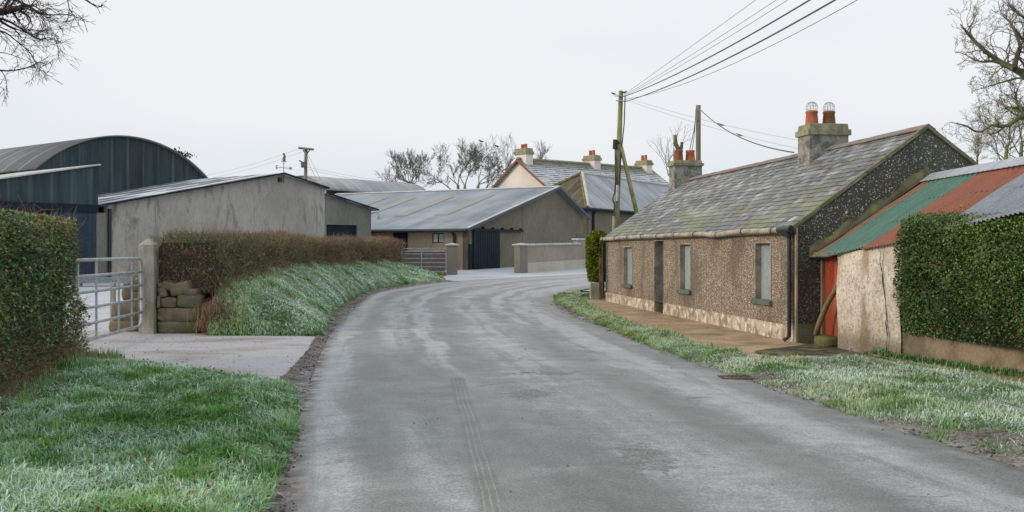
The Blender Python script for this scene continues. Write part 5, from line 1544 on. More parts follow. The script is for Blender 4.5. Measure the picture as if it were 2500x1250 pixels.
fr__ = [vp(a, b) + Vector((0, 0, 0)) for a, b in an]; dd = Vector((face.n.x, face.n.y, 0)) * 0.02
k_ = len(fr__); am.poly(fr__ + [p + dd for p in fr__], [tuple(range(k_)), tuple(range(k_, 2 * k_))[::-1]] + [(i, (i + 1) % k_, k_ + (i + 1) % k_, k_ + i) for i in range(k_)])
am.build("animal_figure", MAT['bark_far'], vt)

# arched barn behind
WB = 8.0
ab = thing("arched_barn", "tall dark barn with a round arched corrugated roof behind the concrete shed", "barn", F3(5.8, WB, gy))
ac, hw_, Rr = 5.8, 5.05, 7.45; zt_a = 7.92
cz = zt_a - Rr
th = math.asin(hw_ / Rr)
def arc(n_=29, ex=0.0, R=Rr): return [(ac + R * math.sin(t), cz + R * math.cos(t)) for t in np.linspace(-th - ex, th + ex, n_)]
fm = MB(); A_ = arc()
fm.poly([F3(a, WB, 0) for a, z in A_] + [F3(a, WB, z) for a, z in A_], [(i, i + 1, 29 + i + 1, 29 + i) for i in range(28)])
fm.build("end_wall", MAT['clad_dark'], ab); fm = MB()
fm.poly([F3(a, WB + 30, 0) for a, z in A_] + [F3(a, WB + 30, z) for a, z in A_], [(i, i + 1, 29 + i + 1, 29 + i) for i in range(28)])
fm.build("end_wall", MAT['clad_dark'], ab)
def arch_roof(P3, A_in, A_out, w0, w1, name, mat, par, n=60):
    V = []; F = []; K = len(A_in); uvs = []
    ws = [w0, w1]
    s = [0]
    for i in range(1, K): s.append(s[-1] + math.hypot(A_in[i][0] - A_in[i - 1][0], A_in[i][1] - A_in[i - 1][1]))
    for wv_ in ws:
        for (a, z), si in zip(A_out, s): V.append(tuple(P3(a, wv_, z))); uvs.append((wv_, si))
    for wv_ in ws:
        for (a, z), si in zip(A_in, s): V.append(tuple(P3(a, wv_, z))); uvs.append((wv_, si))
    for i in range(K - 1):
        F.append((i, i + 1, K + i + 1, K + i)); F.append((2 * K + i, 3 * K + i, 3 * K + i + 1, 2 * K + i + 1))
        F.append((i, 2 * K + i, 2 * K + i + 1, i + 1)); F.append((K + i, K + i + 1, 3 * K + i + 1, 3 * K + i))
    F.append((0, K, 3 * K, 2 * K)); F.append((K - 1, 3 * K - 1, 4 * K - 1, 2 * K - 1))
    o = np_mesh(name, V, F, mat, par, uv=uvs, smooth=False)
    return o
arch_roof(F3, arc(29, .03, Rr + .01), arc(29, .03, Rr + .09), WB - .2, WB + 30.2, "roof", MAT['arch_roof'], ab)
# side wall of the barn
sm = MB(); zs_ = A_[0][1]
for a in (A_[0][0], A_[-1][0]):
    sm.face([F3(a, WB, 0), F3(a, WB + 30, 0), F3(a, WB + 30, zs_), F3(a, WB, zs_)])
sm.build("side_wall", MAT['clad_dark'], ab)

# dark lean-to building at the far left
dk0 = face.a(238); zt1 = Zat(face.D(dk0), 402); a_off = -16.0; a0_ = face.a(0); zt0 = Zat(face.D(a0_), 435)
sl_ = (zt1 - zt0) / (dk0 - a0_)
ztk = lambda a: zt1 + sl_ * (a - dk0)
zbm = Zat(face.D(dk0), 500)
lb = thing("lean_to", "dark blue clad open lean-to with a sloping roof at the far left", "farm building", face.pt(-5, gy, 4))
lp = Pl(face.pt(0, 0, -0.05).xy, U, side=-1); lp.n = face.n.copy()
m = MB(); m.wall(lp, [a_off, dk0], zbm, ztk, 0.12); m.build("upper_cladding", MAT['clad_dark'], lb)
MB().pbox(lp, a_off, dk0 - .02, zbm - .36, zbm - .02, -.08, .12).build("beam", MAT['dark_blue'], lb)
gsplit = face.a(122)
m = MB(); m.wall(lp, [gsplit, face.a(229)], 0, lambda a: zbm - .36, 0.1); m.build("sliding_door", MAT['clad_blue'], lb)
MB().pbox(lp, face.a(230), -0.03, gy - .3, zbm - .36, 0.0, .3).build("pier", MAT['concrete_dark'], lb)
MB().pbox(lp, a_off, a_off + .3, gy - .5, zbm, 0.0, .3).build("post", MAT['dark_blue'], lb)
# back wall with a gap of daylight boards
bw = MB()
for i in range(70):
    a = a_off + i * .22
    if a < -0.2: bw.pbox(lp, a, a + (.15 if i > 40 else .22), 0, zbm - .1, 7.6, 7.65)
bw.build("slatted_back", MAT['timber'], lb)
m = MB(); m.slab(F3(a_off, -.2, ztk(a_off) + .03), F3(dk0 + .05, -.2, ztk(dk0) + .03), F3(dk0 + .05, WB - .3, ztk(dk0) + .0), F3(a_off, WB - .3, ztk(a_off) + .0), 0.06)
m.build("roof", MAT['frost_cap'], lb)

# second arched shed, farther right
f0 = at(797, 463, 84)
E2 = Vector((f0.x, f0.y))
def Q3(a, w_, z):           # a across (toward the back), w along
    q = E2 + Vv * a + U * w_
    return Vector((q.x, q.y, z))
zE2 = Zat(84, 463); zR2 = zE2 + 1.22; h2_ = 3.1; R2 = (h2_ ** 2 + 1.22 ** 2) / (2 * 1.22); c2 = zR2 - R2; th2 = math.asin(h2_ / R2)
def arc2(ex=0.0, R=R2): return [(h2_ + R * math.sin(t), c2 + R * math.cos(t)) for t in np.linspace(-th2 - ex, th2 + ex, 21)]
a2 = thing("arched_shed", "pale grey round roofed shed beyond the streaked concrete shed", "shed", Q3(h2_, 6, 1))
arch_roof(Q3, arc2(.02, R2 + .01), arc2(.02, R2 + .08), -.2, 12.6, "roof", MAT['arch_roof_far'], a2)
A_ = arc2()
for w_ in (0, 12.4): MB_ = MB(); MB_.poly([Q3(a, w_, 0) for a, z in A_] + [Q3(a, w_, z) for a, z in A_], [(i, i + 1, 21 + i + 1, 21 + i) for i in range(20)]); MB_.build("end_wall", MAT['arch_roof_far'], a2)
m = MB(); m.face([Q3(0, 0, 0), Q3(0, 12.4, 0), Q3(0, 12.4, zE2 - .35), Q3(0, 0, zE2 - .35)]); m.build("side_wall", MAT['arch_roof'], a2)
m = MB(); m.hexa([Q3(-.05, 0, zE2 - .4), Q3(-.05, 12.4, zE2 - .4), Q3(.05, 12.4, zE2 - .4), Q3(.05, 0, zE2 - .4), Q3(-.05, 0, zE2), Q3(-.05, 12.4, zE2), Q3(.05, 12.4, zE2), Q3(.05, 0, zE2)]); m.build("eave_beam", MAT['dark_blue'], a2)

# ------------------------------------------------------------------ middle barn with sliding doors
UG = Vector((0.498, 0.867)).normalized(); VG = Vector((-UG.y, UG.x))
DC = 60.7; C0 = Vector(((1140 - 1250) / 2500 * DC, DC)); zc = Zat(DC, 557)
gab = Pl(C0, UG, side=-1)
if gab.n.x < 0: gab.n = -gab.n
aa, za = gab.hit(1355, 459); ar, zr_ = gab.hit(1424, 529)
br = thing("barn", "low brown rendered barn with blue grey sheet roof and dark sliding doors", "barn", (C0.x, C0.y + 6, G(66)))
def zg(a): return zc + (za - zc) * a / aa if a <= aa else za + (zr_ - za) * (a - aa) / (ar - aa)
ga = gab.a(1275)
m = MB(); m.wall(gab, [0, ga], 0.3, zg, 0.3); m.build("gable_wall", MAT['render_olive'], br)
m = MB(); m.wall(Pl(gab.pt(0, 0, .05).xy, UG) if False else gab, [ga + .06, aa, ar], 0.3, zg, 0.3); m.build("gable_extension", MAT['render_olive'], br)
sid = Pl(C0, VG, side=-1)
if sid.n.y > 0: sid.n = -sid.n
apx = gab.pt(aa, za); rp = Pl(apx.xy, VG); rL = rp.a(822)
sp_ = (1055, 1083, 569, 593)
wa1, wz1 = sid.hit(1055, 569); wa0, wz0 = sid.hit(1083, 593)
da1, dz1 = sid.hit(961, 567); da0, _ = sid.hit(996, 567)
m = MB(); m.wall(sid, [0, rL], 0.2, lambda a: zc, 0.3, [(wa0, wa1, wz0, wz1, .12)]); m.build("side_wall", MAT['render_brown'], br)
wf = MB(); fw_ = 0.05
for x_ in (wa0, (wa0 + wa1) / 2 - fw_ / 2, wa1 - fw_): wf.pbox(sid, x_, x_ + fw_, wz0, wz1, .05, .1)
wf.pbox(sid, wa0, wa1, wz1 - fw_, wz1, .045, .1); wf.pbox(sid, wa0, wa1, wz0, wz0 + fw_, .045, .1)
wo_ = wf.build("window", MAT['black'], br)
MB().pbox(sid, wa0, wa1, wz0, wz1, .075, .09).build("pane", MAT['pane'], wo_)
m = MB(); nb = 14; wdt = (da1 - da0) / nb
for i in range(nb): m.pbox(sid, da0 + i * wdt, da0 + (i + .82) * wdt, .35, dz1, -.09, -.05)
m.pbox(sid, da0, da1, .35, dz1, -.06, -.03); m.build("side_door", MAT['dark_blue'], br)
ra0, _ = sid.hit(1025, 565); ra1, rz = sid.hit(958, 564)
MB().pbox(sid, ra0, ra1, rz - .06, rz + .08, -.16, -.02).build("side_door_rail", MAT['galv'], br)
d0, dzt = gab.hit(1152, 561); d1, _ = gab.hit(1217, 561)
m = MB(); nb = 12; wdt = (d1 - d0) / nb
for i in range(nb): m.pbox(gab, d0 + i * wdt, d0 + (i + .85) * wdt, G(DC) + .02, dzt, -.14, -.1)
m.pbox(gab, d0, d1, G(DC) + .02, dzt, -.11, -.07); m.build("sliding_door", MAT['dark_blue'], br)
e0_, _ = gab.hit(1143, 596); e1_, ez = gab.hit(1150, 596)
MB().pbox(gab, e0_, e1_, G(DC), ez, -.1, -.02).build("door_guide", MAT['dark_blue'], br)
r0_, rz_ = gab.hit(1150, 559); r1_, _ = gab.hit(1272, 559)
m = MB(); m.pbox(gab, r0_, r1_, rz_ - .1, rz_ + .04, -.2, -.1)
for i in range(6):
    x_ = r0_ + (r1_ - r0_) * i / 5.2; m.pbox(gab, x_, x_ + .1, rz_ + .04, rz_ + .14, -.18, 0)
m.build("door_rail", MAT['dark_blue'], br)
ja, _ = gab.hit(1275, 560)
MB().pbox(gab, ga, ga + .06, .3, zg(ga), -.02, .02).build("joint_strip", MAT['concrete_dark'], br)
def B3(a, w_, z):
    q = C0 + UG * a + VG * w_
    return Vector((q.x, q.y, z))
ov = 0.45; tt_ = (za - zc) / aa; tr_ = (zr_ - za) / (ar - aa)
m = MB(); m.slab(B3(-ov, -.35, zc - tt_ * ov + .1), B3(aa, -.35, za + .1), B3(aa, rL, za + .1), B3(-ov, rL, zc - tt_ * ov + .1), .08)
m.slab(B3(aa, -.35, za + .1), B3(ar + .4, -.35, zr_ + tr_ * .4 + .1), B3(ar + .4, rL, zr_ + tr_ * .4 + .1), B3(aa, rL, za + .1), .08)
brf = m.build("roof", MAT['barn_roof'], br)
m = MB()
for (x0_, z0_, x1_, z1_) in ((-ov, zc - tt_ * ov + .1, aa, za + .1), (aa, za + .1, ar + .4, zr_ + tr_ * .4 + .1)):
    m.hexa([B3(x0_, -.42, z0_ - .17), B3(x1_, -.42, z1_ - .17), B3(x1_, -.34, z1_ - .17), B3(x0_, -.34, z0_ - .17), B3(x0_, -.42, z0_ + .03), B3(x1_, -.42, z1_ + .03), B3(x1_, -.34, z1_ + .03), B3(x0_, -.34, z0_ + .03)])
m.build("verge_trim", plain("verge_blue", (0.07, 0.10, 0.13), 0.5), brf)
m = MB(); m.slab(B3(-ov - .02, -.44, zc - tt_ * ov + .145), B3(aa, -.44, za + .145), B3(aa, -.2, za + .145), B3(-ov - .02, -.2, zc - tt_ * ov + .145), .03); m.build("frosted_edge", MAT['frost_cap'], brf)
m = MB()
for sg in (-1, 1): m.slab(B3(aa, -.4, za + .16), B3(aa, rL, za + .16), B3(aa + sg * .3, rL, za + .16 - .09), B3(aa + sg * .3, -.4, za + .16 - .09), .02)
m.build("ridge_cap", MAT['frost_cap'], brf)
# yellowed skylights lie in the slope
def slope_hit(px, py):
    o = Vector((0, 0, EYE)); d = Vector(((px - 1250) / 2500, 1, (610 - py) / 2500))
    p0 = B3(0, 0, zc + .1); n = (B3(1, 0, zc + .1 + tt_) - p0).cross(B3(0, 1, zc + .1) - p0)
    t = (p0 - o).dot(n) / d.dot(n); h = o + d * t
    r = Vector((h.x, h.y)) - C0
    return r.dot(UG), r.dot(VG)
for (bx, by, tx, ty, wpx) in ((1102, 525, 1198, 477, 28), (1000, 527, 1100, 481, 24), (930, 520, 1003, 484, 22), (893, 512, 922, 484, 20)):
    a0__, w0__ = slope_hit(bx, by); a1__, w1__ = slope_hit(tx, ty); wm = (w0__ + w1__) / 2
    m = MB(); wd_ = 0.95
    if a1__ < a0__: a0__, a1__ = a1__, a0__
    m.slab(B3(a0__, wm, zc + tt_ * a0__ + .135), B3(a1__, wm, zc + tt_ * a1__ + .135), B3(a1__, wm + wd_, zc + tt_ * a1__ + .135), B3(a0__, wm + wd_, zc + tt_ * a0__ + .135), .03)
    m.build("skylight", MAT['skylight'], brf)
MB().tube([B3(-ov - .08, -.3, zc - tt_ * ov - .02), B3(-ov - .08, rL, zc - tt_ * ov - .02)], 0.1, 8).build("gutter", MAT['black'], br)
ga_ = sid.a(1112)
MB().tube([sid.pt(ga_, zc - .2, -.4), sid.pt(ga_, zc - .45, -.12), sid.pt(ga_, .5, -.12)], 0.09, 8).build("downpipe", MAT['black'], br)
la_, lz_ = sid.hit(922, 568)
m = MB(); m.pbox(sid, la_ - .14, la_ + .14, lz_ - .16, lz_ + .16, -.16, -.03); props(m.build("wall_lamp", MAT['amber'], br))

# ------------------------------------------------------------------ hipped sheet-roofed shed
E0 = Vector(((1432 - 1250) / 2500 * 78, 78)); zE_ = Zat(78, 506)
def H3(s_, h_, z):
    q = E0 + UG * s_ + VG * h_
    return Vector((q.x, q.y, z))
hs = thing("hipped_shed", "rendered outbuilding with cement sheet hipped roof and mossy end behind the barn", "outbuilding", H3(8, 3, 1.0))
sH, hH = 6.0, 3.3; zP = Zat(H3(sH, hH, 0).y, 423); LH = 34
m = MB(); o_ = .3; zo = zE_ - .05
m.slab(H3(-o_, -o_, zo), H3(LH, -o_, zo), H3(LH, hH, zP), H3(sH, hH, zP), .08)
m.slab(H3(sH, hH, zP), H3(LH, hH, zP), H3(LH, 2 * hH + o_, zo), H3(-o_, 2 * hH + o_, zo), .08)
hr = m.build("roof", MAT['asbestos'], hs)
m = MB(); a_, b_, c_ = H3(-o_, -o_, zo), H3(sH, hH, zP), H3(-o_, 2 * hH + o_, zo); dn = Vector((0, 0, -.08))
m.poly([a_, b_, c_, a_ + dn, b_ + dn, c_ + dn], [(0, 1, 2), (5, 4, 3), (0, 3, 4, 1), (1, 4, 5, 2), (2, 5, 3, 0)])
m.build("hip_end", MAT['asbestos_moss'], hs)
m = MB(); m.tube([H3(sH, hH, zP + .04), H3(LH, hH, zP + .04)], .14, 6); m.tube([H3(sH, hH, zP + .04), H3(-o_, -o_, zo + .04)], .16, 6); m.build("hip_caps", MAT['frost_cap'], hr)
m = MB(); m.tube([H3(sH, hH, zP + .04), H3(-o_, 2 * hH + o_, zo + .04)], .15, 6); m.tube([H3(sH - .12, hH, zP - .02), H3(-o_ - .1, -o_ + .1, zo + .02)], .15, 6)
m.build("mossy_hip", m_flat("yellow_moss", (0.22, 0.20, 0.06), (0.13, 0.125, 0.06), 3.0), hr)
hw1 = Pl(E0, UG, side=-1)
if hw1.n.x < 0: hw1.n = -hw1.n
m = MB(); m.wall(hw1, [0, LH], .5, lambda a: zE_ - .2, .3); m.build("long_wall", MAT['render_olive'], hs)
hw2 = Pl(E0, VG, side=-1)
if hw2.n.y > 0: hw2.n = -hw2.n
m = MB(); m.wall(hw2, [0, 2 * hH], .5, lambda a: zE_ - .2, .3); m.build("end_wall", MAT['render_brown'], hs)
m = MB(); m.tube([H3(-o_ - .1, 2 * hH, zo - .1), H3(-o_ - .1, -o_ - .1, zo - .1), H3(LH, -o_ - .1, zo - .1)], .13, 6); m.build("gutter", MAT['dark_blue'], hs)
pa = hw1.a(1446)
MB().tube([hw1.pt(pa, zo - .1, -.3), hw1.pt(pa, zo - .5, -.12), hw1.pt(pa, .8, -.12)], .11, 8).build("downpipe", MAT['black'], hs)

# ------------------------------------------------------------------ white farmhouse
AX = Vector((0.773, 0.634)).normalized(); GX = Vector((AX.y, -AX.x))
P0h = Vector(((1268 - 1250) / 2500 * 95, 95))
def W3_(s_, g_, z):
    q = P0h + AX * s_ + GX * g_
    return Vector((q.x, q.y, z))
zAp = Zat(95, 389); hh = 4.6; ezv = zAp - .65 * hh
fh = thing("farmhouse", "white gabled farmhouse with frosted tile roof and three chimneys beyond the barns", "farmhouse", W3_(9, 0, 1.2))
gp_ = Pl(W3_(0, -hh, 0).xy, GX, side=-1)
if gp_.n.x > 0: gp_.n = -gp_.n
m = MB(); m.wall(gp_, [0, hh, 2 * hh], 1.0, lambda a: zAp - .1 - .65 * abs(a - hh), .3); m.build("gable_wall", MAT['white_render'], fh)
rpl = Pl(P0h, AX); LFH = rpl.a(1590)
lw_ = Pl(W3_(0, hh, 0).xy, AX, side=-1)
m = MB(); m.wall(lw_, [0, LFH], 1.0, lambda a: ezv, .3); m.build("front_wall", MAT['white_render'], fh)
m = MB(); sv = .3
m.slab(W3_(-sv, 0, zAp), W3_(LFH, 0, zAp), W3_(LFH, hh + .4, zAp - .65 * (hh + .4)), W3_(-sv, hh + .4, zAp - .65 * (hh + .4)), .1)
m.slab(W3_(-sv, 0, zAp), W3_(LFH, 0, zAp), W3_(LFH, -hh - .4, zAp - .65 * (hh + .4)), W3_(-sv, -hh - .4, zAp - .65 * (hh + .4)), .1)
hrf = m.build("roof", MAT['tiles'], fh)
m = MB()
for sg in (-1, 1):
    m.slab(W3_(-sv - .06, 0, zAp + .02), W3_(-sv, 0, zAp + .02), W3_(-sv, sg * (hh + .4), zAp - .65 * (hh + .4) + .02), W3_(-sv - .06, sg * (hh + .4), zAp - .65 * (hh + .4) + .02), .19)
m.build("bargeboard", MAT['red_fascia'], hrf)
MB().tube([W3_(-sv, 0, zAp + .05), W3_(LFH, 0, zAp + .05)], .15, 6).build("ridge_tiles", MAT['stack_cap'], hrf)
for (pc, pt_, pcap, pp, s_extra) in ((1279, 363, 378, 352, 0.45), (1445, 380, 393, 367, 0), (1572, 392, 404, 379, 0)):
    s_ = rpl.a(pc)
    if s_extra: s_ = max(s_, .55)
    Dd = W3_(s_, 0, 0).y
    zt2, zcp = Zat(Dd, pt_), Zat(Dd, pcap)
    chimney(fh, s_ - .42, s_ + .42, -.80, .80, zAp - 1.0, zt2, zcp, [(s_, -.2), (s_, .25)], MAT['white_render'], MAT['stack_cap'], .17, Zat(Dd, pp) - zt2, over=.09, CC=W3_, guard=False, potm=[MAT['terracotta'], MAT['terracotta']])

# ------------------------------------------------------------------ entrance to the farmyard
p = at(1102, 670, 54.1); gz0 = G(54.1)
pw_ = .3
pillar_mat = m_render("pier_render", (0.215, 0.20, 0.17), (0.12, 0.115, 0.1), 2.0, 0.4, (0.5, 0.75), 0.1)
def pier(name, label, px, D, w_, pyt, pyc, rot=0.0, group=None):
    x = (px - 1250) / 2500 * D; z0 = G(D) - .05; zc_ = Zat(D, pyc); zt_ = Zat(D, pyt)
    o = thing(name, label, "gate pier", (x, D, G(D)), group)
    c_, s_ = math.cos(rot), math.sin(rot)
    def q(a, b, z): return Vector((x + a * c_ - b * s_, D + .3 + a * s_ + b * c_, z))
    m = MB(); m.hexa([q(-w_, -w_, z0), q(w_, -w_, z0), q(w_, w_, z0), q(-w_, w_, z0), q(-w_, -w_, zc_), q(w_, -w_, zc_), q(w_, w_, zc_), q(-w_, w_, zc_)])
    m.build("shaft", pillar_mat, o, bevel=.01)
    e = w_ + .09; m = MB()
    m.hexa([q(-e, -e, zc_), q(e, -e, zc_), q(e, e, zc_), q(-e, e, zc_), q(-e, -e, zc_ + .06), q(e, -e, zc_ + .06), q(e, e, zc_ + .06), q(-e, e, zc_ + .06)])
    m.poly([q(-e, -e, zc_ + .06), q(e, -e, zc_ + .06), q(e, e, zc_ + .06), q(-e, e, zc_ + .06), q(0, 0, zt_)], [(0, 1, 4), (1, 2, 4), (2, 3, 4), (3, 0, 4)])
    m.build("cap", MAT['frost_cap'], o)
    return o
pier("gate_pier", "grey gate pier with frosted cap at the right end of the far field gate", 1103, 54.0, .27, 593, 599)
pier("gate_pier", "pale gate pier with frosted cap at the left end of the boundary wall", 1272, 56.2, .27, 593, 599, .6)
g2 = thing("field_gate", "far galvanised farm gate closed beside the grey pier at the yard entrance", "gate", at(1035, 668, 53.9))
D2 = 53.9
def g2p(px, py): return at(px, py, D2)
MAT['galv_dark'] = plain("weathered_galvanised", (0.26, 0.285, 0.29), 0.6)
m = MB(); m.tube([g2p(982, 607), g2p(1089, 607), g2p(1089, 663), g2p(978, 664), g2p(982, 607)], .035, 6); m.build("frame", MAT['galv_dark'], g2)
for y_ in (620, 631, 641, 651.5): MB().tube([g2p(978, y_), g2p(1089, y_)], .028, 6).build("rail", MAT['galv_dark'], g2)
MB().tube([g2p(1029, 607), g2p(1029, 664)], .03, 6).build("upright", MAT['galv_dark'], g2)
m = MB(); yw = 57.5
m.box(at(960, 640, yw).x, at(1086, 640, yw).x, yw, yw + .3, .3, Zat(yw, 614)); w2 = m.build("yard_wall", m_render("yard_wall_r", (0.13, 0.115, 0.105), (0.09, 0.085, 0.08), 1.5, .5), origin=(-5, yw, .4))
props(w2, "dark low yard wall directly behind the far field gate", "wall")
m = MB(); m.box(at(960, 640, yw).x, at(1084, 640, yw).x, yw - .04, yw + .34, Zat(yw, 614), Zat(yw, 612)); m.build("coping", MAT['frost_cap'], w2)
p = gp(1058, 668)
m = MB(); stone(m, (at(1073, 0, 53.4).x, 53.2, G(53.2) + .05), (.75, .4, .22), 3, nsub=6); props(m.build("mossy_mound", MAT['moss_stone'], smooth=True), "small mossy mound at the foot of the grey gate pier", "mound")

# boundary wall right of the yard entrance
B0 = Vector((at(1286, 0, 56.7).x, 56.7)); B1 = Vector((at(1436, 0, 63.6).x, 63.6))
bwl = Pl(B0, (B1 - B0), side=-1)
if bwl.n.y > 0: bwl.n = -bwl.n
bwt = thing("boundary_wall", "beige boundary wall with frosted coping between yard entrance and cottage", "wall", (B0.x, B0.y, G(B0.y)))
aB = bwl.a(1411); aEnd = bwl.a(1436) + 9
zw0 = Zat(B0.y, 600); zw1 = Zat(bwl.D(aB), 597)
ztw = lambda a: zw0 + (zw1 - zw0) * a / aB
zpl = lambda a: Zat(bwl.D(a), 642 - 8 * min(a / aB, 1)) if a < aB else Zat(bwl.D(aB), 634) + .02 * (a - aB)
m = MB(); m.wall(bwl, [0, aB], .3, ztw, .3); m.build("low_section", MAT['wall_beige'], bwt)
m = MB(); m.wall(bwl, [aB + .004, aEnd], .3, lambda a: Zat(bwl.D(aB), 586) + .01 * (a - aB), .3); m.build("high_section", MAT['wall_beige'], bwt)
m = MB(); k_ = 12
for i in range(k_):
    a0, a1 = aEnd * i / k_, aEnd * (i + 1) / k_
    m.hexa([bwl.pt(a0, .3, -.03), bwl.pt(a1, .3, -.03), bwl.pt(a1, .3, .1), bwl.pt(a0, .3, .1), bwl.pt(a0, zpl(a0), -.03), bwl.pt(a1, zpl(a1), -.03), bwl.pt(a1, zpl(a1), .1), bwl.pt(a0, zpl(a0), .1)])
m.build("plinth", MAT['wall_plinth'], bwt)
m = MB()
m.hexa([bwl.pt(0, ztw(0), -.08), bwl.pt(aB + .3, ztw(aB + .3), -.08), bwl.pt(aB + .3, ztw(aB), .38), bwl.pt(0, ztw(0), .38), bwl.pt(0, ztw(0) + .11, -.08), bwl.pt(aB + .3, ztw(aB) + .11, -.08), bwl.pt(aB + .3, ztw(aB) + .11, .38), bwl.pt(0, ztw(0) + .11, .38)])
zt3 = Zat(bwl.D(aB), 586)
m.pbox(bwl, aB - .1, aEnd, zt3, zt3 + .1, -.08, .38)
m.build("coping", MAT['frost_cap'], bwt, bevel=.02)
m = MB(); q = at(1423, 583, 68); m.box(q.x - .42, q.x + .42, 68, 68.5, G(68), Zat(68, 571)); props(m.build("concrete_bin", MAT['concrete_dark'], bevel=.02), "dark concrete block standing behind the raised part of the boundary wall", "block")
m = MB(); q = at(1298, 590, 60.5); m.box(q.x - .25, q.x + .3, 60.5, 61, G(60), Zat(60.5, 587)); props(m.build("concrete_bin", MAT['concrete_dark'], bevel=.02), "small dark block just behind the pale gate pier", "block")

# ------------------------------------------------------------------ poles and wires
def pole(name, label, base, top, r0, r1, mat):
    o = thing(name, label, "utility pole", base)
    MB().tube([base, (Vector(base) + Vector(top)) / 2, top], [r0, (r0 + r1) / 2, r1], 12).build("shaft", mat, o, smooth=True)
    return o
DP = 38.0
ptop = at(1516, 222, DP); pbase = Vector((at(1499, 0, DP).x, DP, G(DP)))
pl1 = pole("utility_pole", "tall mossy green wooden pole with a diagonal strut behind the cottage end", pbase, ptop, .125, .085, MAT['pole'])
MB().tube([at(1516, 360, DP) + Vector((0, -.1, 0)), Vector((at(1606, 0, DP).x, DP + .6, 0.05))], [.075, .095], 10).build("strut", MAT['pole'], pl1, smooth=True)
def arm(y_, dx0, dx1): return MB().tube([at(1516 + dx0, y_, DP - .1), at(1516 + dx1, y_ + 1, DP - .1)], .022, 6)
arm(234, -14, 12).build("crossarm", MAT['galv'], pl1); arm(246, -12, 12).build("crossarm", MAT['galv'], pl1)
m = MB().tube([at(1502, 341, DP - .12), at(1501, 364, DP - .12)], [.085, .085], 10); m.tube([at(1503, 345, DP - .12), at(1514, 350, DP - .1)], .02, 5)
m.build("junction_box", MAT['black'], pl1)
m = MB().tube([at(1526, 238, DP), at(1524, 300, DP - .1), at(1519, 350, DP - .12), at(1515, 400, DP - .12), at(1512, 455, DP - .12)], .022, 6)
m.tube([at(1502, 362, DP - .12), at(1503, 440, DP - .12), at(1501, 470, DP - .12), at(1496, 485, DP - .12), at(1500, 500, DP - .12), at(1499, 530, DP - .12)], .028, 6)
m.tube([at(1505, 364, DP - .12), at(1507, 452, DP - .12)], .015, 5)
m.build("cable", MAT['black'], pl1)
MB().tube([at(1508, 452, DP - .15), at(1507, 491, DP - .15)], .06, 10).build("cable_guard", MAT['galv'], pl1)
MB().tube([at(1498, 528, DP - .15), at(1497, 575, DP - .15)], .035, 8).build("conduit", MAT['galv'], pl1)

DQ = 40.0
q1 = at(1705, 257, DQ)
pl2 = pole("utility_pole", "plain grey wooden pole rising behind the far cottage chimney", Vector((at(1704, 0, DQ).x, DQ, G(DQ))), q1, .11, .095, MAT['pole_grey'])
m = MB().tube([at(1699, 265, DQ - .1), at(1698, 290, DQ - .12), at(1694, 320, DQ), at(1684, 365, DQ)], .015, 5); m.tube([at(1698, 290, DQ - .1), at(1695, 330, DQ), at(1690, 368, DQ)], .013, 5)
m.build("cable", MAT['black'], pl2)

def wire(name, label, A_, B_, sag, r, mat, group=None, n=28, split=None):
    pts = []
    A_, B_ = Vector(A_), Vector(B_)
    for i in range(n + 1):
        t = i / n; q = A_.lerp(B_, t); q.z -= 4 * sag * t * (1 - t); pts.append(q)
    o = MB().tube(pts, r, 5)
    if split:
        o.tube([p + Vector(split) * math.sin(i / n * math.pi) for i, p in enumerate(pts)], r, 5)
    o = o.build(name, mat, origin=tuple(A_))
    return props(o, label, "wire", group)
Bw = [(8.4, -2, 7.6)]
labs = ["thin overhead wire, highest of those leaving the green pole to the upper right", "second thin overhead wire from the top, leaving the green pole",
        "third thin overhead wire from the top, leaving the green pole", "upper of the two thick black overhead cables from the green pole",
        "lower of the two thick black overhead cables from the green pole", "lowest thin overhead wire sweeping right from the green pole"]
for i, (px, y0_, rr, mt_) in enumerate(((1841, 231, .006, 'wire'), (1895, 233, .006, 'wire'), (1923, 235, .006, 'wire'), (1978, 236, .014, 'wire'), (2040, 249, .014, 'wire'), (2093, 243, .007, 'wire'))):
    A_ = at(1524, y0_, DP); r_ = (px - 1250) / 2500
    B_ = Vector((8.4, -2, 7.6 if i != 4 else 7.4))
    t = (r_ * A_.y - A_.x) / ((B_.x - A_.x) - r_ * (B_.y - A_.y)); q = A_.lerp(B_, t)
    sg = max((q.z - (EYE + .244 * q.y)) / (4 * t * (1 - t)), 0)
    wire("overhead_wire", labs[i], A_, B_, sg, rr, MAT[mt_], "wires from the green pole", 40, (0.03, 0, .03) if rr > .01 else None)
wire("overhead_wire", "upper pale thin wire running from the green pole behind the grey pole", at(1524, 236, DP), at(2160, 372, 33), .25, .005, MAT['wire_pale'])
wire("overhead_wire", "lower pale thin wire running from the green pole towards the cottage roof", at(1524, 242, DP), at(2160, 400, 33), .25, .005, MAT['wire_pale'])
ca = at(1712, 270, DQ); cb = Vector(C(4.64, HW - .4, 4.0))
cpts = []
cbx = at(1938, 372, 23.6)
bw_ = wire("service_cable", "black twisted cable sagging from the grey pole to the near chimney", ca, cbx, .28, .016, MAT['black'])
def cab(t):
    q = ca.lerp(cbx, t); q.z -= 4 * .28 * t * (1 - t); return q

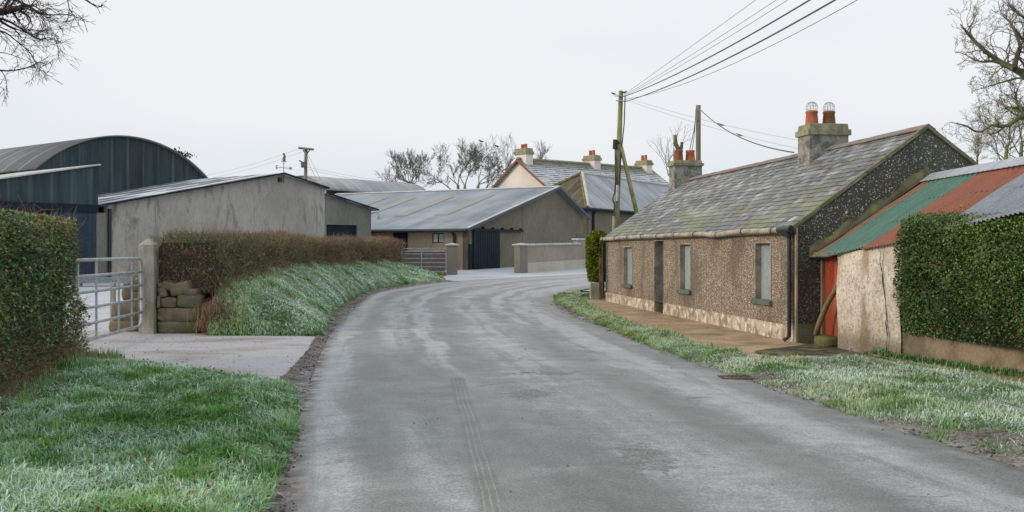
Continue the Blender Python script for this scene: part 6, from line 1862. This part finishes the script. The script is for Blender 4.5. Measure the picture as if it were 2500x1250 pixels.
# pole with transformer beyond the concrete shed
D3 = 80.0
t3 = at(747, 364, D3)
pl3 = pole("utility_pole", "distant pole with crossarm and transformer beyond the concrete shed roof", Vector((at(744, 0, D3).x, D3, G(D3))), t3, .15, .13, MAT['pole_grey'])
MB().tube([at(729, 361, D3 - .2), at(766, 365, D3 - .2)], .1, 6).build("crossarm", MAT['bark_far'], pl3)
m = MB().tube([at(740, 366, D3), at(745, 374, D3)], .05, 5); m.tube([at(756, 366, D3), at(749, 376, D3)], .05, 5); m.build("brace", MAT['bark_far'], pl3)
q = at(740, 409, D3 - .3); q2 = at(740, 395, D3 - .3)
m = MB(); m.box(q.x - .13, q.x + .14, q.y - .2, q.y + .2, q.z, q2.z); m.tube([q2 + Vector((-.1, 0, 0)), q2 + Vector((-.3, 0, .1))], .06, 6)
m.build("transformer", plain("tank_grey", (0.12, 0.15, 0.16)), pl3)
m = MB().tube([at(749, 374, D3), at(756, 405, D3 - 1), at(772, 436, D3 - 2)], .012, 4); m.tube([at(749, 372, D3), at(766, 405, D3 - 1), at(783, 440, D3 - 2)], .012, 4); m.build("stay", MAT['wire'], pl3)
wire("overhead_wire", "upper faint wire running left from the distant transformer pole", at(729, 363, D3), at(380, 440, 110), .6, .009, MAT['wire_pale'])
wire("overhead_wire", "lower faint wire running left from the distant transformer pole", at(742, 369, D3), at(380, 450, 110), .6, .009, MAT['wire_pale'])
wire("overhead_wire", "upper faint wire running right from the distant transformer pole", at(752, 408, D3), at(1050, 449, 112), .3, .009, MAT['wire_pale'])
wire("overhead_wire", "lower faint wire running right from the distant transformer pole", at(752, 414, D3), at(1050, 455, 112), .3, .009, MAT['wire_pale'])

# ------------------------------------------------------------------ birds
def bird(name, label, pos, s_, mat, ang=0.0, group=None):
    m = MB()
    prof = [(-.5, .0, .012), (-.32, .02, .03), (-.12, .08, .10), (.05, .12, .13), (.2, .17, .11), (.3, .25, .075), (.36, .31, .07), (.43, .32, .045), (.47, .315, .012), (.55, .30, .004)]
    ca_, sa_ = math.cos(ang), math.sin(ang)
    m.tube([(pos[0] + x * s_ * ca_, pos[1] + x * s_ * sa_, pos[2] + (z + .14) * s_) for x, z, r in prof], [r * s_ for _, _, r in prof], 10)
    o = m.build(name, mat, origin=tuple(pos), smooth=True)
    lg = MB()
    for sg in (-1, 1): lg.tube([(pos[0] + sg * .03 * s_, pos[1] + sg * .03 * s_, pos[2] - .02 * s_), (pos[0] + sg * .03 * s_, pos[1] + sg * .03 * s_, pos[2] + .16 * s_)], .012 * s_, 4)
    lg.build("legs", mat, o)
    return props(o, label, "bird", group)
bird("starling", "small dark bird perched on wire left of the green pole top", at(1499, 233, DP - .1), .24, MAT['bird'], math.pi)
bird("starling", "small dark bird perched just right of the green pole top", at(1524, 230, DP - .1), .26, MAT['bird'], 0.3)
bird("dove", "fawn bird on the black cable, nearer the grey pole", cab(.32), .28, MAT['dove'], math.pi * .9)
bird("dove", "fawn bird on the black cable, nearer the chimney", cab(.55), .25, MAT['dove'], math.pi * .9)

# ------------------------------------------------------------------ bare trees
class Tree:
    def __init__(s, seed): s.r = random.Random(seed); s.b = []; s.bushy = False
    def grow(s, p, d, L, r, lvl, wig=0.25, up=0.06, ratio=0.72, ang=0.6, nch=3, rmin=.006, flat=None, taper=.6, tipup=0):
        R = s.r; n = 5 if lvl > 1 else 3
        pts = [p.copy()]; rs = [r]; d = d.normalized()
        for i in range(n):
            d = (d + Vector((R.gauss(0, wig), R.gauss(0, wig), R.gauss(0, wig) + up))).normalized()
            p = p + d * (L / n); pts.append(p.copy()); rs.append(max(r * (1 - (1 - taper) * (i + 1) / n), rmin * .5))
        s.b.append((pts, rs))
        if lvl <= 0: return
        ends = 2
        if s.bushy and lvl <= 2: nch = 2
        for k in range(ends + nch):
            if k < ends: i = n; a = ang * R.uniform(.45, .9); l = L * ratio * R.uniform(.8, 1.1); rr = rs[-1] * .82
            else: i = R.randint(max(1, n // 3), n - 1) if n > 2 else 1; a = ang * R.uniform(.9, 1.5); l = L * ratio * R.uniform(.5, .9); rr = rs[i] * .55
            dd = (pts[i] - pts[i - 1]).normalized()
            ax = dd.cross(Vector((R.gauss(0, 1), R.gauss(0, 1), R.gauss(0, 1)))).normalized()
            nd = dd * math.cos(a) + ax * math.sin(a)
            if flat: nd = (nd + Vector(flat) * .25)
            s.grow(pts[i], nd, l, max(rr, rmin), lvl - 1, wig, up, ratio, ang, nch, rmin, flat, taper)
    def np(s, n_thick=6, pick=None):
        V = []; F = []; base = 0
        for pts, rs in s.b:
            if pick and not pick(rs[0]): continue
            n = n_thick if rs[0] > .05 else (4 if rs[0] > .02 else 3)
            K = len(pts)
            P = np.array([tuple(q) for q in pts]); T = np.gradient(P, axis=0); T /= np.maximum(np.linalg.norm(T, axis=1, keepdims=True), 1e-9)
            ref = np.array([.31, .52, .79]); u = np.cross(T, ref); u /= np.maximum(np.linalg.norm(u, axis=1, keepdims=True), 1e-9); v = np.cross(T, u)
            a = np.arange(n) * 2 * np.pi / n
            ring = P[:, None] + (u[:, None] * np.cos(a)[None, :, None] + v[:, None] * np.sin(a)[None, :, None]) * np.array(rs)[:, None, None]
            V.append(ring.reshape(-1, 3))
            k = np.arange(K - 1)[:, None] * n; j = np.arange(n)[None]
            f = np.stack([k + j, k + (j + 1) % n, k + n + (j + 1) % n, k + n + j], -1).reshape(-1, 4) + base
            F.append(f); base += K * n
        return np.vstack(V), np.vstack(F)

def make_tree(name, label, base, tree, mat, thr):
    o = thing(name, label, "tree", base)
    V, F = tree.np(8, lambda r: r >= thr); np_mesh("trunk", V, F, mat, o, smooth=True)
    V, F = tree.np(5, lambda r: r < thr); np_mesh("branches", V, F, mat, o)
    return o
DT = 115.0
T = Tree(3); T.bushy = True; b0 = Vector((at(1003, 0, DT).x, DT, 1.2))
fork = at(1003, 448, DT)
T.b.append(([b0, (b0 + fork) / 2, fork], [.32, .26, .22]))
for dx, dz, l in ((-1.5, .6, 1.25), (-1.0, 1.0, 1.15), (-.5, 1.0, 1.1), (.1, 1.1, 1.15), (.6, 1.0, 1.1), (1.0, .9, 1.15), (1.5, .6, 1.2), (-1.4, .35, .95), (1.5, .4, .9)):
    T.grow(fork, Vector((dx * .8, T.r.uniform(-.5, .5), dz)), l * 1.08, .06, 6, .15, .10, .75, .46, 1, .011)
make_tree("bare_tree", "rounded bare tree, leftmost of the two behind the barn roof", b0, T, MAT['bark_far'], .06)
T = Tree(11); T.bushy = True; b0 = Vector((at(1128, 0, DT + 4).x, DT + 4, 1.2)); tr2 = []
for px, py, dirs, l in ((1118, 452, ((-.6, 1.0), (.1, 1.2), (-.1, 1.0)), 3.3), (1135, 455, ((0.1, 1.2), (-.5, 1.0), (.4, 1.1)), 3.6), (1168, 452, ((.55, 1.0), (.2, 1.1), (.9, .6)), 3.2), (1100, 462, ((-.9, .5), (-.7, .9)), 2.6), (1185, 462, ((.8, .5), (.5, .8)), 2.8)):
    f_ = at(px, py, DT + 4)
    T.b.append(([b0, (b0 * .4 + f_ * .6), f_], [.32, .22, .16]))
    for dx, dz in dirs: T.grow(f_, Vector((dx, T.r.uniform(-.4, .4), dz)), l * .49, .065, 6, .15, .05, .77, .44, 1, .011)
make_tree("bare_tree", "tallest many stemmed bare tree left of the white farmhouse", b0, T, MAT['bark_far'], .06)
for px, py, l, sd_, lab in ((1235, 430, 2.9, 21, "bare tree top showing left of the nearest farmhouse chimney"), (1320, 415, 2.0, 22, "low bare tree top peeping over the farmhouse ridge"), (948, 462, 1.6, 23, "small bare bush top left of the rounded bare tree")):
    T = Tree(sd_); D_ = 125.0; f_ = at(px, py, D_); b0 = Vector((f_.x, D_, 1.2))
    T.b.append(([b0, f_], [.35, .22]))
    for dx, dz in ((-.5, 1), (.5, 1), (0, 1.2)): T.grow(f_, Vector((dx, T.r.uniform(-.4, .4), dz)), l * .66, .07, 4, .16, .06, .74, .5, 2, .011)
    make_tree("bare_tree", lab, b0, T, MAT['bark_far'], .06)
bird("rook", "black bird on top of the tallest bare tree", at(1176, 349, DT + 3), .75, MAT['bird'], math.pi)
bird("rook", "black bird at the right tip of the tallest bare tree", at(1214, 361, DT + 3), .75, MAT['bird'], math.pi)
bird("rook", "black bird low inside the right side of the tallest bare tree", at(1207, 407, DT + 3), .7, MAT['bird'], math.pi)
# evergreen tip behind the arched barn
p = at(432, 378, 95); n = 500
P = np.c_[rng.normal(p.x, .5, n), rng.normal(95, .4, n), p.z + rng.normal(-.1, .16, n)]
ev = thing("evergreen_tree", "dark evergreen crown just showing beside the arched barn roof", "tree", (p.x - .6, 95, 1.2))
leaves("crown", P, np.tile([0, 0, 1.], (n, 1)), .3, m_leaf("pine", [(0, (.02, .035, .02)), (1, (.06, .09, .05))]), ev, rng.uniform(0, 1, n))
MB().tube([(p.x - .6, 95, 1.2), (p.x, 95, p.z - .1)], [.3, .08], 8).build("trunk", MAT['bark_far'], ev)

# right-hand trees
T = Tree(5); D_ = 34.0
b0 = Vector((at(2700, 0, D_).x, D_, 0)); k1 = at(2640, 330, D_); k2 = at(2600, 240, D_)
T.b.append(([b0, k1, k2, at(2620, 60, D_), at(2640, -120, D_)], [.42, .32, .28, .2, .12]))
def limb(px_list, r0, r1, lvl, every, L, D_, wig=.28, up=.05, jit=.4, rmin=.0065, dens=.45, nch=1):
    pts = [at(a, b, D_ + T.r.uniform(-jit, jit)) for a, b in px_list]
    c_, _ = resample([tuple(p) for p in pts], every * (len(pts)))
    P_ = [Vector(q) for q in c_]; K = len(P_)
    rs = [r0 + (r1 - r0) * i / (K - 1) for i in range(K)]
    T.b.append((P_, rs))
    for i in range(1, K):
        for _q in range(2):
            if T.r.random() > dens: continue
            dd = (P_[i] - P_[i - 1]).normalized(); ax = dd.cross(Vector((T.r.gauss(0, 1), T.r.gauss(0, 1), T.r.gauss(0, 1)))).normalized()
            a = T.r.uniform(.5, 1.1); nd = dd * math.cos(a) + ax * math.sin(a) + Vector((0, 0, .15))
            T.grow(P_[i], nd, L * T.r.uniform(.6, 1.2) * (1 - .4 * i / K), max(rs[i] * .5, rmin * 1.5), lvl, wig, up, .72, .6, nch, rmin)
limb([(2600, 240), (2540, 205), (2475, 168), (2440, 150), (2400, 120), (2370, 90), (2345, 60)], .16, .02, 3, 3, .85, D_)
limb([(2475, 168), (2430, 150), (2390, 150), (2350, 130), (2332, 128)], .07, .012, 3, 3, .6, D_)
limb([(2475, 168), (2485, 130), (2490, 110), (2470, 60), (2450, 40)], .10, .02, 3, 3, .8, D_)
limb([(2540, 205), (2495, 190), (2450, 200), (2400, 215), (2372, 222)], .05, .012, 3, 3, .6, D_)
limb([(2600, 60), (2530, 60), (2490, 35), (2460, 10)], .10, .02, 3, 3, .8, D_)
limb([(2610, 150), (2540, 140), (2500, 100), (2480, 70)], .12, .02, 3, 3, .9, D_)
limb([(2640, 330), (2560, 300), (2500, 285), (2455, 308), (2420, 305), (2390, 324), (2360, 308), (2320, 298)], .12, .012, 3, 3, .62, D_, .25, .03)
limb([(2560, 300), (2500, 265), (2460, 262), (2430, 245)], .07, .012, 3, 3, .7, D_)
limb([(2500, 285), (2480, 240), (2485, 215)], .06, .02, 3, 3, .7, D_)
make_tree("bare_tree", "mossy spreading bare tree reaching in from the right edge", b0, T, MAT['bark'], .045)
for j, (px, py, l, lab, sd_) in enumerate(((2455, 400, 3.2, "leftmost slender bare tree behind the shed ridge at right", 31), (2492, 390, 3.4, "bare tree stem at the right edge above the grey sheets", 32), (2385, 408, 2.6, "thin pale sapling right of the cottage gable", 33))):
    T = Tree(sd_); D_ = 55.0 + 3 * j; f_ = at(px, py, D_); b0 = Vector((f_.x + .2, D_, G(D_)))
    T.b.append(([b0, f_, at(px + 3, py - 45, D_)], [.16, .11, .08] if j < 2 else [.08, .05, .04]))
    for q in range(6 if j < 2 else 4):
        st_p = f_.lerp(at(px + 3, py - 45, D_), q / 5)
        T.grow(st_p, Vector((T.r.uniform(-1, 1), T.r.uniform(-.5, .5), .8)), l * .45, .04 if j < 2 else .02, 4, .22, .06, .72, .6, 2, .007)
    make_tree("bare_tree", lab, b0, T, MAT['bark'], .03)

# pollarded limb and twiggy shrub behind the far chimney
D_ = 39.0
pt = thing("pollarded_tree", "sawn off forked tree limb behind the far cottage chimney", "tree", (at(1662, 0, D_).x, D_, G(D_)))
m = MB().tube([(at(1664, 0, D_).x, D_, G(D_)), at(1662, 400, D_), at(1659, 370, D_), at(1650, 352, D_), at(1648, 329, D_)], [.12, .11, .1, .08, .07], 9)
m.tube([at(1660, 372, D_), at(1664, 360, D_), at(1665, 347, D_)], [.07, .06, .055], 8); m.build("trunk", MAT['cut_wood'], pt, smooth=True)
T = Tree(41)
for px, py in ((1640, 425), (1632, 430), (1645, 400)):
    for q in range(3): T.grow(at(px, py, D_), Vector((T.r.uniform(-.7, .4), 0, 1)), .75, .014, 2, .12, .05, .7, .5, 1, .005)
T.grow(at(1666, 352, D_), Vector((1, 0, .8)), .25, .01, 2, .2, .05, .7, .5, 1, .004)
V, F = T.np(); np_mesh("twigs", V, F, MAT['bark_dark'], pt)

# top-left tree
T = Tree(8); D_ = 13.5
b0 = Vector((at(-520, 0, D_).x, D_, 0)); T.b.append(([b0, at(-480, 200, D_), at(-420, -60, D_), at(-380, -400, D_)], [.3, .24, .2, .12]))
def lb_(pl_, r0, r1, L=.42, lvl=3, ev=4): limb(pl_, r0, r1, lvl - 1, ev, L, D_, .12, -.04, .25, .0032, .36, 1)
lb_([(-460, 100), (-250, 60), (-100, 45), (0, 30), (55, 18)], .10, .035, .5)
lb_([(-300, 60), (-150, 20), (0, -5), (60, 10), (105, 35), (165, 36), (205, 48)], .05, .004, .4)
lb_([(-100, 45), (0, 45), (60, 75), (92, 95), (120, 92), (148, 103)], .025, .003, .4)
lb_([(-200, 70), (-60, 85), (0, 75), (40, 100), (78, 134), (92, 165)], .03, .003, .4)
lb_([(-460, 180), (-200, 175), (-60, 165), (0, 172), (35, 172), (70, 164), (98, 150)], .045, .006, .36)
lb_([(70, 164), (92, 166), (112, 178), (122, 170)], .007, .003, .2, 2, 3)
lb_([(55, 18), (90, 30), (112, 50), (118, 80)], .012, .003, .3)
lb_([(-100, 130), (0, 128), (40, 138), (75, 152)], .014, .003, .25, 2)
lb_([(-150, 190), (-40, 195), (0, 212), (22, 224)], .014, .003, .25, 2)
lb_([(100, -60), (160, -10), (200, -5), (222, 8), (238, 18), (252, 12)], .022, .008, .14, 2, 3)
lb_([(120, -80), (160, -20), (168, 18), (185, 42), (205, 52)], .01, .003, .2, 2)
lb_([(0, -60), (60, -20), (110, 12), (145, 14)], .01, .003, .3, 2)
make_tree("bare_tree", "dark bare tree with drooping twigs in the top left corner", b0, T, MAT['bark_dark'], .02)
n = 700
P = np.c_[rng.normal(at(20, 25, D_).x, .2, n), rng.normal(D_, .2, n), rng.normal(at(0, 22, D_).z, .08, n)]
tr_o = [o for o in COL.objects if o.get('label', '').startswith("dark bare tree with drooping")][0]
leaves("ivy", P, np.tile([0, 0, 1.], (n, 1)), .03, m_leaf("ivy_leaf", [(0, (.03, .06, .02)), (.5, (.10, .045, .03)), (1, (.16, .08, .05))]), tr_o, rng.uniform(0, 1, n))

# bare twig arching over the left hedge
m = MB().tube([(-6.9, 11.8, 2.5), (-6.4, 11.7, 2.33), (-5.7, 11.6, 2.03), (-5.25, 11.5, 1.85)], [.006, .008, .01, .008], 6)
m.tube([(-6.4, 11.7, 2.33), (-6.2, 11.6, 2.5)], [.005, .003], 5)
m.build("arching_twig", MAT['bark_dark'], h1)

# ------------------------------------------------------------------ gravel and grit
def scatter(P, S_, mat, name, label):
    n = len(P)
    o8 = np.array([[1, 0, 0], [0, 1, 0], [-1, 0, 0], [0, -1, 0], [0, 0, .8], [0, 0, -.6]], float)
    f8 = np.array([[0, 1, 4], [1, 2, 4], [2, 3, 4], [3, 0, 4], [1, 0, 5], [2, 1, 5], [3, 2, 5], [0, 3, 5]])
    a = rng.uniform(0, 6.28, n); c_, s_ = np.cos(a), np.sin(a)
    sc = S_[:, None, None] * rng.uniform(.5, 1.3, (n, 6, 1)) * np.array([1, .7, .6])[None, None]
    q = o8[None] * sc; x = q[..., 0] * c_[:, None] - q[..., 1] * s_[:, None]; y = q[..., 0] * s_[:, None] + q[..., 1] * c_[:, None]
    V = (np.stack([x, y, q[..., 2]], -1) + P[:, None]).reshape(-1, 3)
    F = (np.arange(n)[:, None, None] * 6 + f8[None]).reshape(-1, 3)
    o = np_mesh(name, V, F, mat, attrs={"tint": np.repeat(rng.beta(2, 2.5, n), 6)})
    return props(o, label, "gravel", kind="stuff")
n = 9000; v = rng.uniform(.15, .95, n) ** 1.2; u = np.clip(rng.normal(.4, .28, n), 0, 1.15)
P = shl.pt(np.clip(u, 0, 1), v); P[:, 2] += .006; k = P[:, 1] < 45
scatter(P[k], rng.exponential(.006, k.sum()) + .004, MAT['gravel'], "gravel", "loose grit and small stones along the left road edge")
n = 9000; v = rng.uniform(.15, .95, n); u = np.clip(rng.normal(.55, .25, n), 0, 1)
P = shr.pt(u, v); P[:, 2] += .006
scatter(P, rng.exponential(.007, n) + .004, MAT['gravel'], "gravel", "loose grit and clods along the right road edge")
n = 900; P = drv.pt(rng.uniform(.3, 1, n), rng.uniform(0, 1, n)); P[:, 2] += .004
scatter(P, rng.exponential(.004, n) + .003, MAT['soil'], "dirt_crumbs", "dark crumbs of dirt on the frosted driveway")
n = 350; P = road.pt(rng.uniform(.02, .98, n), rng.uniform(.2, .5, n)); P[:, 2] += .004
scatter(P, rng.exponential(.003, n) + .003, MAT['soil'], "dirt_crumbs", "scattered dark crumbs on the road")
n = 260; P = path.pt(rng.uniform(0, 1, n), rng.uniform(0, 1, n)); P[:, 2] += .004
scatter(P, rng.exponential(.006, n) + .004, MAT['soil'], "dirt_crumbs", "dark crumbs of dirt on the brown cottage path")

# dry tufts where the bank meets the hedge and the stones
n = 9000; v = rng.uniform(0, 1, n); u = np.clip(rng.normal(.93, .13, n), 0, 1); P = bank.pt(u, v)
kk = rng.uniform(0, 1, n) < np.clip((fbm(P[:, 0], P[:, 1] * .5, 71) - .35) * 3, 0.05, 1); P = P[kk]; n = len(P)
o = blades("dry_grass", P, rng.uniform(.1, .32, n), rng.uniform(.008, .014, n), np.clip(rng.normal(.6, .3, n), 0, 1.2), MAT['dry_blade'], None, rng.beta(2, 2, n), rng.uniform(0, .25, n))
props(o, "straw coloured dead grass along the foot of the thorn hedge", "dead grass", kind="stuff")
n = 2600; P = np.c_[rng.normal(-6.02, .17, n), rng.normal(20.75, .16, n), rng.uniform(0, .5, n)]
o = blades("dry_grass", P, rng.uniform(.12, .4, n), rng.uniform(.006, .010, n), np.clip(rng.normal(.7, .3, n), 0, 1.3), MAT['dry_blade'], None, rng.beta(2, 2, n), rng.uniform(0, .1, n))
props(o, "tangled brown dead grass beside the stone wall end", "dead grass", kind="stuff")
n = 500; P = gl.pt(rng.uniform(0, 1, n), rng.uniform(.25, 1, n)); P[:, 2] += rng.uniform(.03, .09, n)
fl_o = thing("fallen_leaves", "scattered brown fallen leaves in the left foreground grass", "leaves", (-4, 9, 0)); fl_o['kind'] = "stuff"
leaves("leaf_litter", P, np.tile([0, 0, 1.], (n, 1)), .04, m_leaf("dead_leaf", [(0, (.10, .06, .04)), (.6, (.22, .13, .08)), (1, (.38, .27, .18))]), fl_o, rng.uniform(0, 1, n), .5)
n = 5200; v = rng.uniform(.05, .62, n); u = np.clip(rng.normal(.12, .12, n), 0, 1); P = gr.pt(u, v)
kk = rng.uniform(0, 1, n) < np.clip((fbm(P[:, 0] * 2, P[:, 1] * 2, 73) - .5) * 3, 0.03, 1); P = P[kk]; n = len(P)
o = blades("weeds", P, rng.uniform(.06, .24, n), rng.uniform(.010, .018, n), np.clip(rng.normal(.45, .3, n), 0, 1.2), MAT['blade_pale'], None, rng.beta(3, 2, n), rng.uniform(0, .35, n))
props(o, "straggling weeds between the brown path and the road verge", "weeds", kind="stuff")
n = 1500; P = np.c_[rng.uniform(0, 1, n), np.zeros(n), np.zeros(n)]; t_ = P[:, 0]
P = np.c_[5.78 + 1.05 * t_ + rng.normal(-.12, .06, n), 15.9 - 3.2 * t_, np.full(n, .08)]
o = blades("weeds", P, rng.uniform(.06, .2, n) * (0.3 + fbm(t_ * 14, t_ * 3, 72)), rng.uniform(.012, .024, n), np.clip(rng.normal(.6, .25, n), 0, 1.2), MAT['blade'], None, rng.beta(2, 2, n) * .7, rng.uniform(0, .15, n))
props(o, "dark green weeds at the foot of the shed and low block wall", "weeds", kind="stuff")

gpch = Loft([gp(1025, 699), gp(1090, 694), gp(1180, 689)], [gp(1035, 689), gp(1090, 686), gp(1170, 686)], n=12, m=6, dz=0.004)
props(gpch.mesh("gravel_patch", MAT['soil']), kind="structure")
fwz = thing("field_wall", "frost topped low wall peeping over the far end of the thorn hedge", "wall", at(932, 600, 54.5))
m = MB(); q0 = at(904, 592, 54.5); q1 = at(958, 592, 54.5); m.box(q0.x, q1.x, 54.5, 55, G(54), Zat(54.5, 592)); m.build("blocks", MAT['concrete_dark'], fwz)
m = MB()
for i in range(9): stone(m, (q0.x + (q1.x - q0.x) * (i + .5) / 9, 54.75, Zat(54.5, 590)), (.22, .4, .12), 60 + i, nsub=4)
m.build("frosted_top", MAT['frost_cap'], fwz, smooth=True)
